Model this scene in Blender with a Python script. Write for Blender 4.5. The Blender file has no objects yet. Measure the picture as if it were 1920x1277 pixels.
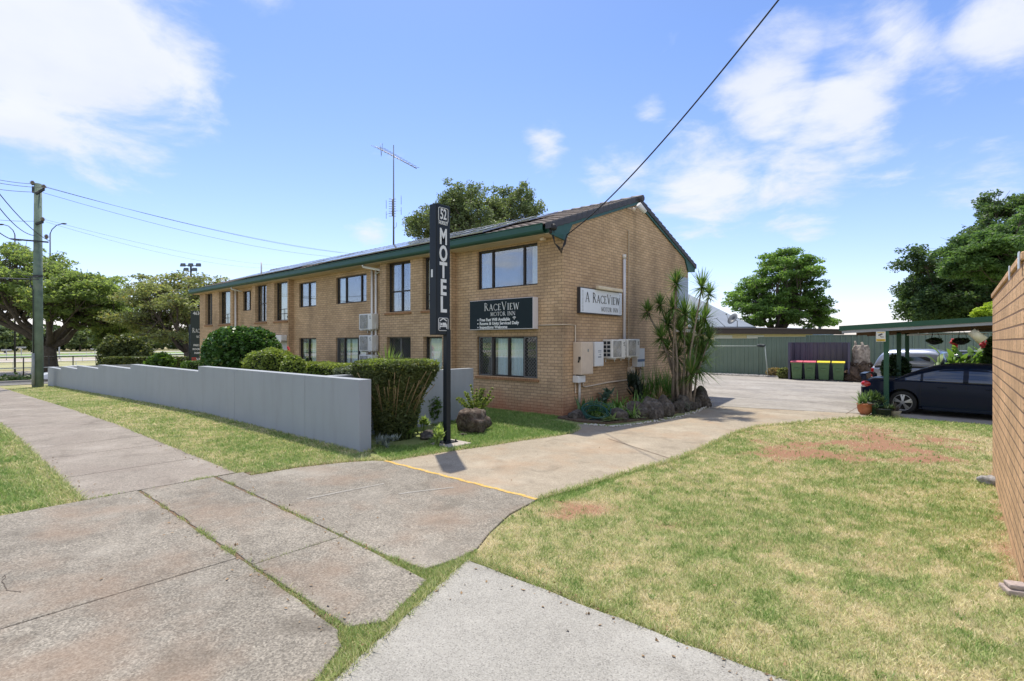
import bpy, math, random
import numpy as np
from mathutils import Vector, Matrix, noise as mnoise

random.seed(7)
RNG = np.random.default_rng(11)
SC = bpy.context.scene
COL = SC.collection
R = math.radians

# ------------------------------------------------------------------ camera
CAM_H = 2.05
YAW = R(40.78)
FPX, HY = 968.0, 641.0            # focal length and horizon row, in photo pixels
cam_d = bpy.data.cameras.new('camera')
cam = bpy.data.objects.new('camera', cam_d)
COL.objects.link(cam)
cam.location = (0, 0, CAM_H)
cam.rotation_euler = (R(90), 0, YAW)
cam_d.sensor_width = 36
cam_d.lens = FPX / 1920 * 36
cam_d.shift_y = 2.5 / 1920
cam_d.clip_start = 0.05
cam_d.clip_end = 9000
SC.camera = cam

# ------------------------------------------------------------------ sun, sky
SUN_EL, SUN_AZ = R(65), math.atan2(-.815, .577)    # azimuth measured from +Y towards +X
sdir = Vector((math.sin(SUN_AZ) * math.cos(SUN_EL), math.cos(SUN_AZ) * math.cos(SUN_EL), math.sin(SUN_EL)))
sl = bpy.data.lights.new('sun', 'SUN')
sl.energy = 3.0
sl.angle = R(.9)
sl.color = (1, .93, .80)
so = bpy.data.objects.new('sun', sl)
COL.objects.link(so)
so.rotation_euler = (-sdir).to_track_quat('-Z', 'Y').to_euler()

W = bpy.data.worlds.new('World')
SC.world = W
W.use_nodes = True
SC.view_settings.view_transform = 'Standard'
SC.view_settings.look = 'None'
SC.view_settings.exposure = 0.82
SC.view_settings.gamma = 1


def ray_dir(px, py):
    a = (px - 960) / FPX
    F = Vector((-math.sin(YAW), math.cos(YAW), 0))
    Rt = Vector((math.cos(YAW), math.sin(YAW), 0))
    return F + Rt * a + Vector((0, 0, (HY - py) / FPX))


def build_world():
    nt = W.node_tree
    nt.nodes.clear()
    N, L = nt.nodes.new, nt.links.new
    out = N('ShaderNodeOutputWorld')
    bg = N('ShaderNodeBackground')
    bg.inputs[1].default_value = 0.145
    L(bg.outputs[0], out.inputs[0])
    sky = N('ShaderNodeTexSky')
    sky.sky_type = 'NISHITA'
    sky.sun_disc = False
    sky.sun_elevation = SUN_EL
    sky.sun_rotation = SUN_AZ
    sky.air_density = 1.0
    sky.dust_density = 0.6
    sky.ozone_density = 2.0
    tc = N('ShaderNodeTexCoord')
    # project the view direction on a cloud layer high above
    sep = N('ShaderNodeSeparateXYZ'); L(tc.outputs['Generated'], sep.inputs[0])
    zz = N('ShaderNodeMath'); zz.operation = 'MAXIMUM'; zz.inputs[1].default_value = 0.02
    L(sep.outputs[2], zz.inputs[0])
    za = N('ShaderNodeMath'); za.operation = 'ADD'; za.inputs[1].default_value = 0.18
    L(zz.outputs[0], za.inputs[0])
    dx = N('ShaderNodeMath'); dx.operation = 'DIVIDE'; L(sep.outputs[0], dx.inputs[0]); L(za.outputs[0], dx.inputs[1])
    dy = N('ShaderNodeMath'); dy.operation = 'DIVIDE'; L(sep.outputs[1], dy.inputs[0]); L(za.outputs[0], dy.inputs[1])
    cmb = N('ShaderNodeCombineXYZ'); L(dx.outputs[0], cmb.inputs[0]); L(dy.outputs[0], cmb.inputs[1])
    n1 = N('ShaderNodeTexNoise'); n1.inputs['Scale'].default_value = 3.0; n1.inputs['Detail'].default_value = 9
    n1.inputs['Roughness'].default_value = .60; n1.inputs['Distortion'].default_value = .25
    L(cmb.outputs[0], n1.inputs[0])
    # where the banks of cloud stand: (px, py, radius, weight)
    banks = [(80, 60, .24, .95), (200, 110, .15, .85), (345, 110, .09, .75), (50, 215, .11, .75), (1690, 65, .09, .6), (1330, 330, .15, .7), (1440, 170, .13, .85),
             (1500, 350, .11, .7), (1160, 330, .10, .5), (1600, 190, .15, .72), (1740, 170, .11, .55), (1900, 40, .12, .7), (1020, 275, .07, .62),
             (1850, 330, .10, .34), (690, 440, .06, .36), (1220, 210, .05, .4), (500, 5, .07, .3)]
    acc = None
    for px, py, rad, wt in banks:
        d = ray_dir(px, py).normalized()
        dot = N('ShaderNodeVectorMath'); dot.operation = 'DISTANCE'
        nrm = N('ShaderNodeVectorMath'); nrm.operation = 'NORMALIZE'
        L(tc.outputs['Generated'], nrm.inputs[0]); L(nrm.outputs[0], dot.inputs[0])
        dot.inputs[1].default_value = d
        mr = N('ShaderNodeMapRange'); mr.interpolation_type = 'SMOOTHSTEP'
        mr.inputs['From Min'].default_value = rad * 1.25; mr.inputs['From Max'].default_value = 0
        mr.inputs['To Min'].default_value = 0; mr.inputs['To Max'].default_value = wt
        L(dot.outputs['Value'], mr.inputs['Value'])
        if acc is None:
            acc = mr.outputs[0]
        else:
            mx = N('ShaderNodeMath'); mx.operation = 'MAXIMUM'
            L(acc, mx.inputs[0]); L(mr.outputs[0], mx.inputs[1]); acc = mx.outputs[0]
    # behind the camera (seen only in window reflections) a broken cloud deck
    back = ray_dir(960, 300); back.z = 0
    db = N('ShaderNodeVectorMath'); db.operation = 'DOT_PRODUCT'; L(tc.outputs['Generated'], db.inputs[0]); db.inputs[1].default_value = -back
    mb = N('ShaderNodeMapRange'); mb.inputs['From Min'].default_value = -.15; mb.inputs['From Max'].default_value = .25
    mb.inputs['To Max'].default_value = .60
    L(db.outputs['Value'], mb.inputs['Value'])
    mx = N('ShaderNodeMath'); mx.operation = 'MAXIMUM'; L(acc, mx.inputs[0]); L(mb.outputs[0], mx.inputs[1])
    # density = bank * 0.9 + (noise - .5) * k
    nm = N('ShaderNodeMath'); nm.operation = 'MULTIPLY_ADD'; nm.inputs[1].default_value = 2.6; nm.inputs[2].default_value = -1.62
    L(n1.outputs[0], nm.inputs[0])
    ad = N('ShaderNodeMath'); ad.operation = 'MULTIPLY_ADD'; ad.inputs[1].default_value = 1.55
    L(mx.outputs[0], ad.inputs[0]); L(nm.outputs[0], ad.inputs[2])
    cr = N('ShaderNodeMapRange'); cr.interpolation_type = 'SMOOTHSTEP'
    cr.inputs['From Min'].default_value = .04; cr.inputs['From Max'].default_value = .86
    cr.inputs['To Max'].default_value = .94
    L(ad.outputs[0], cr.inputs['Value'])
    # cloud shading: greyer where thick
    n2 = N('ShaderNodeTexNoise'); n2.inputs['Scale'].default_value = 3.2; n2.inputs['Detail'].default_value = 6
    L(cmb.outputs[0], n2.inputs[0])
    ramp = N('ShaderNodeMixRGB'); ramp.inputs[1].default_value = (2.9, 3.15, 3.7, 1); ramp.inputs[2].default_value = (4.1, 4.15, 4.3, 1)
    L(n2.outputs[0], ramp.inputs[0])
    # deepen and cool the blue a little
    tint = N('ShaderNodeMixRGB'); tint.blend_type = 'MULTIPLY'; tint.inputs[0].default_value = 1
    tr = N('ShaderNodeMapRange'); tr.inputs['From Min'].default_value = .0; tr.inputs['From Max'].default_value = .5; L(sep.outputs[2], tr.inputs['Value'])
    tm = N('ShaderNodeMixRGB'); tm.inputs[1].default_value = (.84, .78, .95, 1); tm.inputs[2].default_value = (.66, .76, .97, 1)
    L(tr.outputs[0], tm.inputs[0]); L(tm.outputs[0], tint.inputs[2])
    L(sky.outputs[0], tint.inputs[1])
    hz = N('ShaderNodeMapRange'); hz.inputs['From Min'].default_value = 0; hz.inputs['From Max'].default_value = .55
    hz.inputs['To Min'].default_value = .93; hz.inputs['To Max'].default_value = .76; L(sep.outputs[2], hz.inputs['Value'])
    hs = N('ShaderNodeVectorMath'); hs.operation = 'SCALE'; L(tint.outputs[0], hs.inputs[0]); L(hz.outputs[0], hs.inputs['Scale'])
    mix = N('ShaderNodeMixRGB')
    L(cr.outputs[0], mix.inputs[0]); L(hs.outputs[0], mix.inputs[1]); L(ramp.outputs[0], mix.inputs[2])
    L(mix.outputs[0], bg.inputs[0])


build_world()

# ------------------------------------------------------------------ picture -> place
GX = [(-5000, -1.5), (-75, -1.5), (-58, -1.25), (-46, -.75), (-42, -.61), (-24, -.17), (-16, 0), (5000, 0)]


def gz(x, y=0):
    for (x0, z0), (x1, z1) in zip(GX, GX[1:]):
        if x <= x1:
            return z0 + (z1 - z0) * (x - x0) / (x1 - x0)
    return 0.0


def atT(px, py, t):
    return Vector((0, 0, CAM_H)) + ray_dir(px, py) * t


def atG(px, py, z=None):
    zz = 0 if z is None else z
    for _ in range(12):
        t = FPX * (CAM_H - zz) / (py - HY)
        p = atT(px, py, t)
        if z is not None:
            break
        zz = .5 * zz + .5 * gz(p.x)
    return p


def atY(px, py, Y):
    d = ray_dir(px, py)
    return Vector((0, 0, CAM_H)) + d * (Y / d.y)


def atX(px, py, X):
    d = ray_dir(px, py)
    return Vector((0, 0, CAM_H)) + d * (X / d.x)


# ------------------------------------------------------------------ materials
def _mat(name):
    m = bpy.data.materials.new(name)
    m.use_nodes = True
    nt = m.node_tree
    return m, nt, nt.nodes['Principled BSDF']


def mat(name, col, rough=.6, metal=0, var=.12, scale=6, bump=0, bscale=40, spec=.4, coat=0, stain=None, stain_scale=1.5, stain_amt=.5, detail=6, streak=0):
    """base colour broken up by object-space noise, an optional stain colour and an optional fine bump"""
    m, nt, b = _mat(name)
    N, L = nt.nodes.new, nt.links.new
    tc = N('ShaderNodeTexCoord')
    b.inputs['Roughness'].default_value = rough
    b.inputs['Metallic'].default_value = metal
    b.inputs['Specular IOR Level'].default_value = spec
    b.inputs['Coat Weight'].default_value = coat
    b.inputs['Coat Roughness'].default_value = .05
    n = N('ShaderNodeTexNoise'); n.inputs['Scale'].default_value = scale; n.inputs['Detail'].default_value = detail
    L(tc.outputs['Object'], n.inputs[0])
    mr = N('ShaderNodeMapRange'); mr.inputs['From Min'].default_value = .3; mr.inputs['From Max'].default_value = .7
    mr.inputs['To Min'].default_value = 1 - var; mr.inputs['To Max'].default_value = 1 + var
    L(n.outputs[0], mr.inputs['Value'])
    mu = N('ShaderNodeVectorMath'); mu.operation = 'SCALE'
    mu.inputs[0].default_value = col[:3]
    L(mr.outputs[0], mu.inputs['Scale'])
    c = mu.outputs[0]
    if stain:
        s = N('ShaderNodeTexNoise'); s.inputs['Scale'].default_value = stain_scale; s.inputs['Detail'].default_value = 8; s.inputs['Roughness'].default_value = .65
        if streak:
            sm = N('ShaderNodeMapping'); sm.inputs['Scale'].default_value = (streak, streak, .35); L(tc.outputs['Object'], sm.inputs[0]); L(sm.outputs[0], s.inputs[0])
        else:
            L(tc.outputs['Object'], s.inputs[0])
        sr = N('ShaderNodeMapRange'); sr.inputs['From Min'].default_value = .5; sr.inputs['From Max'].default_value = .72
        sr.inputs['To Max'].default_value = stain_amt
        L(s.outputs[0], sr.inputs['Value'])
        mx = N('ShaderNodeMixRGB'); mx.inputs[2].default_value = (*stain, 1)
        L(sr.outputs[0], mx.inputs[0]); L(c, mx.inputs[1]); c = mx.outputs[0]
    L(c, b.inputs['Base Color'])
    if bump:
        bn = N('ShaderNodeTexNoise'); bn.inputs['Scale'].default_value = bscale; bn.inputs['Detail'].default_value = 5
        L(tc.outputs['Object'], bn.inputs[0])
        bp = N('ShaderNodeBump'); bp.inputs['Strength'].default_value = bump; bp.inputs['Distance'].default_value = .02
        L(bn.outputs[0], bp.inputs['Height']); L(bp.outputs[0], b.inputs['Normal'])
    return m


def brick_mat(name, c1, c2, mortar, bw, rh, ms=.008, base_red=None, rough_bump=.5, dark_stain=0, grain=60):
    m, nt, b = _mat(name)
    N, L = nt.nodes.new, nt.links.new
    b.inputs['Roughness'].default_value = .85
    b.inputs['Specular IOR Level'].default_value = .25
    g = N('ShaderNodeNewGeometry')
    sp = N('ShaderNodeSeparateXYZ'); L(g.outputs['Position'], sp.inputs[0])
    s = N('ShaderNodeMath'); s.operation = 'ADD'; L(sp.outputs[0], s.inputs[0]); L(sp.outputs[1], s.inputs[1])
    c = N('ShaderNodeCombineXYZ'); L(s.outputs[0], c.inputs[0]); L(sp.outputs[2], c.inputs[1])
    br = N('ShaderNodeTexBrick'); L(c.outputs[0], br.inputs['Vector'])
    br.inputs['Color1'].default_value = (*c1, 1); br.inputs['Color2'].default_value = (*c2, 1); br.inputs['Mortar'].default_value = (*mortar, 1)
    br.inputs['Scale'].default_value = 1; br.inputs['Brick Width'].default_value = bw; br.inputs['Row Height'].default_value = rh
    br.inputs['Mortar Size'].default_value = ms; br.inputs['Mortar Smooth'].default_value = .3; br.inputs['Bias'].default_value = 0
    n = N('ShaderNodeTexNoise'); n.inputs['Scale'].default_value = grain; n.inputs['Detail'].default_value = 4; L(g.outputs['Position'], n.inputs[0])
    n2 = N('ShaderNodeTexNoise'); n2.inputs['Scale'].default_value = .8; n2.inputs['Detail'].default_value = 7; L(g.outputs['Position'], n2.inputs[0])
    v = N('ShaderNodeMapRange'); v.inputs['From Min'].default_value = .3; v.inputs['From Max'].default_value = .7
    v.inputs['To Min'].default_value = .80; v.inputs['To Max'].default_value = 1.18; L(n.outputs[0], v.inputs['Value'])
    v2 = N('ShaderNodeMapRange'); v2.inputs['From Min'].default_value = .3; v2.inputs['From Max'].default_value = .7
    v2.inputs['To Min'].default_value = .80; v2.inputs['To Max'].default_value = 1.14; L(n2.outputs[0], v2.inputs['Value'])
    mm = N('ShaderNodeMath'); mm.operation = 'MULTIPLY'; L(v.outputs[0], mm.inputs[0]); L(v2.outputs[0], mm.inputs[1])
    sc = N('ShaderNodeVectorMath'); sc.operation = 'SCALE'; L(br.outputs[0], sc.inputs[0]); L(mm.outputs[0], sc.inputs['Scale'])
    col = sc.outputs[0]
    if base_red:      # red soil splashed up the lowest courses
        z = N('ShaderNodeMapRange'); z.inputs['From Min'].default_value = .75; z.inputs['From Max'].default_value = 0
        z.inputs['To Max'].default_value = .62
        z.interpolation_type = 'SMOOTHSTEP'
        za = N('ShaderNodeMath'); za.operation = 'MULTIPLY_ADD'; za.inputs[1].default_value = -1.5; L(n2.outputs[0], za.inputs[0])
        zb = N('ShaderNodeMath'); zb.operation = 'ADD'; zb.inputs[1].default_value = .80; L(sp.outputs[2], zb.inputs[0])
        L(zb.outputs[0], za.inputs[2])
        L(za.outputs[0], z.inputs['Value'])
        mx = N('ShaderNodeMixRGB'); mx.inputs[2].default_value = (*base_red, 1); L(z.outputs[0], mx.inputs[0]); L(col, mx.inputs[1]); col = mx.outputs[0]
    if dark_stain:    # weathering in vertical runs
        st = N('ShaderNodeTexNoise'); st.inputs['Scale'].default_value = 1; st.inputs['Detail'].default_value = 7
        mp = N('ShaderNodeMapping'); mp.inputs['Scale'].default_value = (1.3, 1.3, .5); L(g.outputs['Position'], mp.inputs[0]); L(mp.outputs[0], st.inputs[0])
        sr = N('ShaderNodeMapRange'); sr.inputs['From Min'].default_value = .54; sr.inputs['From Max'].default_value = .76
        sr.inputs['To Max'].default_value = dark_stain; L(st.outputs[0], sr.inputs['Value'])
        mx = N('ShaderNodeMixRGB'); mx.inputs[2].default_value = (.07, .055, .04, 1); L(sr.outputs[0], mx.inputs[0]); L(col, mx.inputs[1]); col = mx.outputs[0]
    L(col, b.inputs['Base Color'])
    bp = N('ShaderNodeBump'); bp.inputs['Strength'].default_value = rough_bump; bp.inputs['Distance'].default_value = .012
    inv = N('ShaderNodeMath'); inv.operation = 'MULTIPLY_ADD'; inv.inputs[1].default_value = -1.2; L(br.outputs['Fac'], inv.inputs[0]); L(n.outputs[0], inv.inputs[2])
    L(inv.outputs[0], bp.inputs['Height']); L(bp.outputs[0], b.inputs['Normal'])
    return m


def leaf_mat(name, dark, light, trans=.35, rough=.5, patch=1.2, yellow=None):
    m, nt, b = _mat(name)
    N, L = nt.nodes.new, nt.links.new
    out = nt.nodes['Material Output']
    g = N('ShaderNodeNewGeometry')
    n = N('ShaderNodeTexNoise'); n.inputs['Scale'].default_value = patch; n.inputs['Detail'].default_value = 3; L(g.outputs['Position'], n.inputs[0])
    a = N('ShaderNodeMath'); a.operation = 'MULTIPLY_ADD'; a.inputs[1].default_value = .55; L(g.outputs['Random Per Island'], a.inputs[0])
    nr = N('ShaderNodeMapRange'); nr.inputs['From Min'].default_value = .3; nr.inputs['From Max'].default_value = .7; nr.inputs['To Max'].default_value = .5
    L(n.outputs[0], nr.inputs['Value']); L(nr.outputs[0], a.inputs[2])
    mx = N('ShaderNodeMixRGB'); mx.inputs[1].default_value = (*dark, 1); mx.inputs[2].default_value = (*light, 1); L(a.outputs[0], mx.inputs[0])
    c = mx.outputs[0]
    if yellow:
        w = N('ShaderNodeTexWhiteNoise'); w.noise_dimensions = '1D'; L(g.outputs['Random Per Island'], w.inputs['W'])
        gt = N('ShaderNodeMath'); gt.operation = 'GREATER_THAN'; gt.inputs[1].default_value = 1 - yellow[3]; L(w.outputs[0], gt.inputs[0])
        m2 = N('ShaderNodeMixRGB'); m2.inputs[2].default_value = (*yellow[:3], 1); L(gt.outputs[0], m2.inputs[0]); L(c, m2.inputs[1]); c = m2.outputs[0]
    L(c, b.inputs['Base Color'])
    b.inputs['Roughness'].default_value = rough
    b.inputs['Specular IOR Level'].default_value = .35
    tr = N('ShaderNodeBsdfTranslucent')
    tcx = N('ShaderNodeMixRGB'); tcx.blend_type = 'MULTIPLY'; tcx.inputs[0].default_value = 1; tcx.inputs[2].default_value = (1.3, 1.35, .7, 1); L(c, tcx.inputs[1])
    L(tcx.outputs[0], tr.inputs[0])
    ms = N('ShaderNodeMixShader'); ms.inputs[0].default_value = trans
    L(b.outputs[0], ms.inputs[1]); L(tr.outputs[0], ms.inputs[2]); L(ms.outputs[0], out.inputs[0])
    return m


def glass_mat(name, tint=(.75, .8, .8), refl=.25, rough=.02):
    m, nt, b = _mat(name)
    N, L = nt.nodes.new, nt.links.new
    out = nt.nodes['Material Output']
    nt.nodes.remove(b)
    t = N('ShaderNodeBsdfTransparent'); t.inputs[0].default_value = (*tint, 1)
    gl = N('ShaderNodeBsdfGlossy'); gl.inputs['Roughness'].default_value = rough; gl.inputs[0].default_value = (.95, .97, 1, 1)
    fr = N('ShaderNodeLayerWeight'); fr.inputs[0].default_value = .35
    ad = N('ShaderNodeMath'); ad.operation = 'MULTIPLY_ADD'; ad.inputs[1].default_value = .28; ad.inputs[2].default_value = refl; ad.use_clamp = True
    L(fr.outputs['Fresnel'], ad.inputs[0])
    ms = N('ShaderNodeMixShader'); L(ad.outputs[0], ms.inputs[0]); L(t.outputs[0], ms.inputs[1]); L(gl.outputs[0], ms.inputs[2])
    L(ms.outputs[0], out.inputs[0])
    return m


def concrete_mat(name, col, agg=.25, agg_scale=90, stain=(.25, .15, .09), stain_amt=.35, blotch=.16, dark=(.05, .05, .05), chips=0, bump=.5, stretch=None, oil=.3):
    """weathered exposed-aggregate concrete: speckle of stones, blotches, rust-red dust stains"""
    m, nt, b = _mat(name)
    N, L = nt.nodes.new, nt.links.new
    b.inputs['Roughness'].default_value = .9
    b.inputs['Specular IOR Level'].default_value = .2
    g = N('ShaderNodeNewGeometry')
    P = g.outputs['Position']
    big = N('ShaderNodeTexNoise'); big.inputs['Scale'].default_value = .55; big.inputs['Detail'].default_value = 8; big.inputs['Roughness'].default_value = .6; L(P, big.inputs[0])
    if stretch:
        mps = N('ShaderNodeMapping'); mps.inputs['Scale'].default_value = (*stretch, 1); L(P, mps.inputs[0]); L(mps.outputs[0], big.inputs[0])
    mid = N('ShaderNodeTexNoise'); mid.inputs['Scale'].default_value = 5; mid.inputs['Detail'].default_value = 6; mid.inputs['Roughness'].default_value = .7; L(P, mid.inputs[0])
    fine = N('ShaderNodeTexNoise'); fine.inputs['Scale'].default_value = agg_scale * .8; fine.inputs['Detail'].default_value = 3; fine.inputs['Roughness'].default_value = .7; L(P, fine.inputs[0])
    vo = N('ShaderNodeTexVoronoi'); vo.inputs['Scale'].default_value = agg_scale; L(P, vo.inputs['Vector'])

    def rng(src, lo, hi, a=.3, z=.7):
        r = N('ShaderNodeMapRange'); r.inputs['From Min'].default_value = a; r.inputs['From Max'].default_value = z
        r.inputs['To Min'].default_value = lo; r.inputs['To Max'].default_value = hi; L(src, r.inputs['Value']); return r.outputs[0]

    def mul(a, c):
        r = N('ShaderNodeMath'); r.operation = 'MULTIPLY'; L(a, r.inputs[0]); L(c, r.inputs[1]); return r.outputs[0]
    f = mul(mul(rng(big.outputs[0], 1 - blotch, 1 + blotch), rng(mid.outputs[0], 1 - blotch * .8, 1 + blotch * .8)), rng(fine.outputs[0], 1 - agg * 1.3, 1 + agg * 1.1))
    sv = N('ShaderNodeSeparateXYZ'); L(vo.outputs['Color'], sv.inputs[0])
    f = mul(f, rng(sv.outputs[0], 1 - agg, 1 + agg, 0, 1))
    sc = N('ShaderNodeVectorMath'); sc.operation = 'SCALE'; sc.inputs[0].default_value = col; L(f, sc.inputs['Scale'])
    c = sc.outputs[0]
    st = N('ShaderNodeTexNoise'); st.inputs['Scale'].default_value = .9; st.inputs['Detail'].default_value = 9; st.inputs['Roughness'].default_value = .62
    mp = N('ShaderNodeMapping'); mp.inputs['Location'].default_value = (7, 3, 1); L(P, mp.inputs[0]); L(mp.outputs[0], st.inputs[0])
    mx = N('ShaderNodeMixRGB'); mx.inputs[2].default_value = (*stain, 1); L(rng(st.outputs[0], 0, stain_amt, .48, .7), mx.inputs[0]); L(c, mx.inputs[1]); c = mx.outputs[0]
    if oil:       # old drips and damp blotches
        ol = N('ShaderNodeTexNoise'); ol.inputs['Scale'].default_value = 1.9; ol.inputs['Detail'].default_value = 5; ol.inputs['Distortion'].default_value = .6
        mo = N('ShaderNodeMapping'); mo.inputs['Location'].default_value = (3, 11, 2); L(P, mo.inputs[0]); L(mo.outputs[0], ol.inputs[0])
        mx = N('ShaderNodeMixRGB'); mx.inputs[2].default_value = (col[0] * .42, col[1] * .40, col[2] * .38, 1); L(rng(ol.outputs[0], 0, oil * 1.6, .56, .74), mx.inputs[0]); L(c, mx.inputs[1]); c = mx.outputs[0]
        ef = N('ShaderNodeTexNoise'); ef.inputs['Scale'].default_value = 1.1; ef.inputs['Detail'].default_value = 7; L(P, ef.inputs[0])
        mx = N('ShaderNodeMixRGB'); mx.inputs[2].default_value = (col[0] * 1.35, col[1] * 1.38, col[2] * 1.42, 1); L(rng(ef.outputs[0], 0, .45, .55, .72), mx.inputs[0]); L(c, mx.inputs[1]); c = mx.outputs[0]
    if chips:     # scattered dark stones
        v2 = N('ShaderNodeTexVoronoi'); v2.inputs['Scale'].default_value = chips; L(P, v2.inputs['Vector'])
        s2 = N('ShaderNodeSeparateXYZ'); L(v2.outputs['Color'], s2.inputs[0])
        dd = N('ShaderNodeMath'); dd.operation = 'LESS_THAN'; dd.inputs[1].default_value = .36; L(v2.outputs['Distance'], dd.inputs[0])
        d2 = N('ShaderNodeMath'); d2.operation = 'GREATER_THAN'; d2.inputs[1].default_value = .62; L(s2.outputs[1], d2.inputs[0])
        d3 = N('ShaderNodeMath'); d3.operation = 'MULTIPLY'; L(dd.outputs[0], d3.inputs[0]); L(d2.outputs[0], d3.inputs[1])
        d4 = N('ShaderNodeMath'); d4.operation = 'MULTIPLY'; d4.inputs[1].default_value = .5; L(d3.outputs[0], d4.inputs[0])
        mx = N('ShaderNodeMixRGB'); mx.inputs[2].default_value = (*dark, 1); L(d4.outputs[0], mx.inputs[0]); L(c, mx.inputs[1]); c = mx.outputs[0]
    L(c, b.inputs['Base Color'])
    bp = N('ShaderNodeBump'); bp.inputs['Strength'].default_value = bump; bp.inputs['Distance'].default_value = .006
    L(fine.outputs[0], bp.inputs['Height']); L(bp.outputs[0], b.inputs['Normal'])
    return m


# ------------------------------------------------------------------ mesh building
def tag(o, label=None, cat=None, group=None, kind=None):
    if label: o['label'] = label
    if cat: o['category'] = cat
    if group: o['group'] = group
    if kind: o['kind'] = kind
    return o


def thing(name, label, cat, loc=(0, 0, 0), rotz=0, group=None):
    o = bpy.data.objects.new(name, None)
    COL.objects.link(o)
    o.empty_display_size = .2
    o.location = loc
    o.rotation_euler = (0, 0, rotz)
    return tag(o, label, cat, group)


def link_mesh(name, me, m, parent=None, loc=None):
    o = bpy.data.objects.new(name, me)
    COL.objects.link(o)
    if m is not None:
        me.materials.append(m)
    if parent: o.parent = parent
    if loc is not None: o.location = loc
    return o


def fast_mesh(name, V, F, m, parent=None, smooth=False, loc=None, attr=None):
    """V (n,3) array, F (k,c) array of equal-sized faces"""
    V = np.asarray(V, dtype=np.float32); F = np.asarray(F, dtype=np.int32)
    me = bpy.data.meshes.new(name)
    me.vertices.add(len(V)); me.vertices.foreach_set('co', V.ravel())
    k, c = F.shape
    me.loops.add(k * c); me.loops.foreach_set('vertex_index', F.ravel())
    me.polygons.add(k)
    me.polygons.foreach_set('loop_start', np.arange(k, dtype=np.int32) * c)
    try:
        me.polygons.foreach_set('loop_total', np.full(k, c, dtype=np.int32))
    except Exception:
        pass
    if smooth:
        me.polygons.foreach_set('use_smooth', np.ones(k, dtype=bool))
    if attr:
        for an, av in attr.items():
            A = me.attributes.new(an, 'FLOAT', 'POINT'); A.data.foreach_set('value', np.asarray(av, dtype=np.float32))
    me.update(calc_edges=True)
    me.validate()
    return link_mesh(name, me, m, parent, loc)


def copy_tree(o, parent=None, loc=None, rotz=None):
    c = o.copy(); COL.objects.link(c)
    if parent: c.parent = parent
    if loc is not None: c.location = loc
    if rotz is not None: c.rotation_euler = (0, 0, rotz)
    for ch in list(o.children):
        copy_tree(ch, c)
    return c


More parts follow.
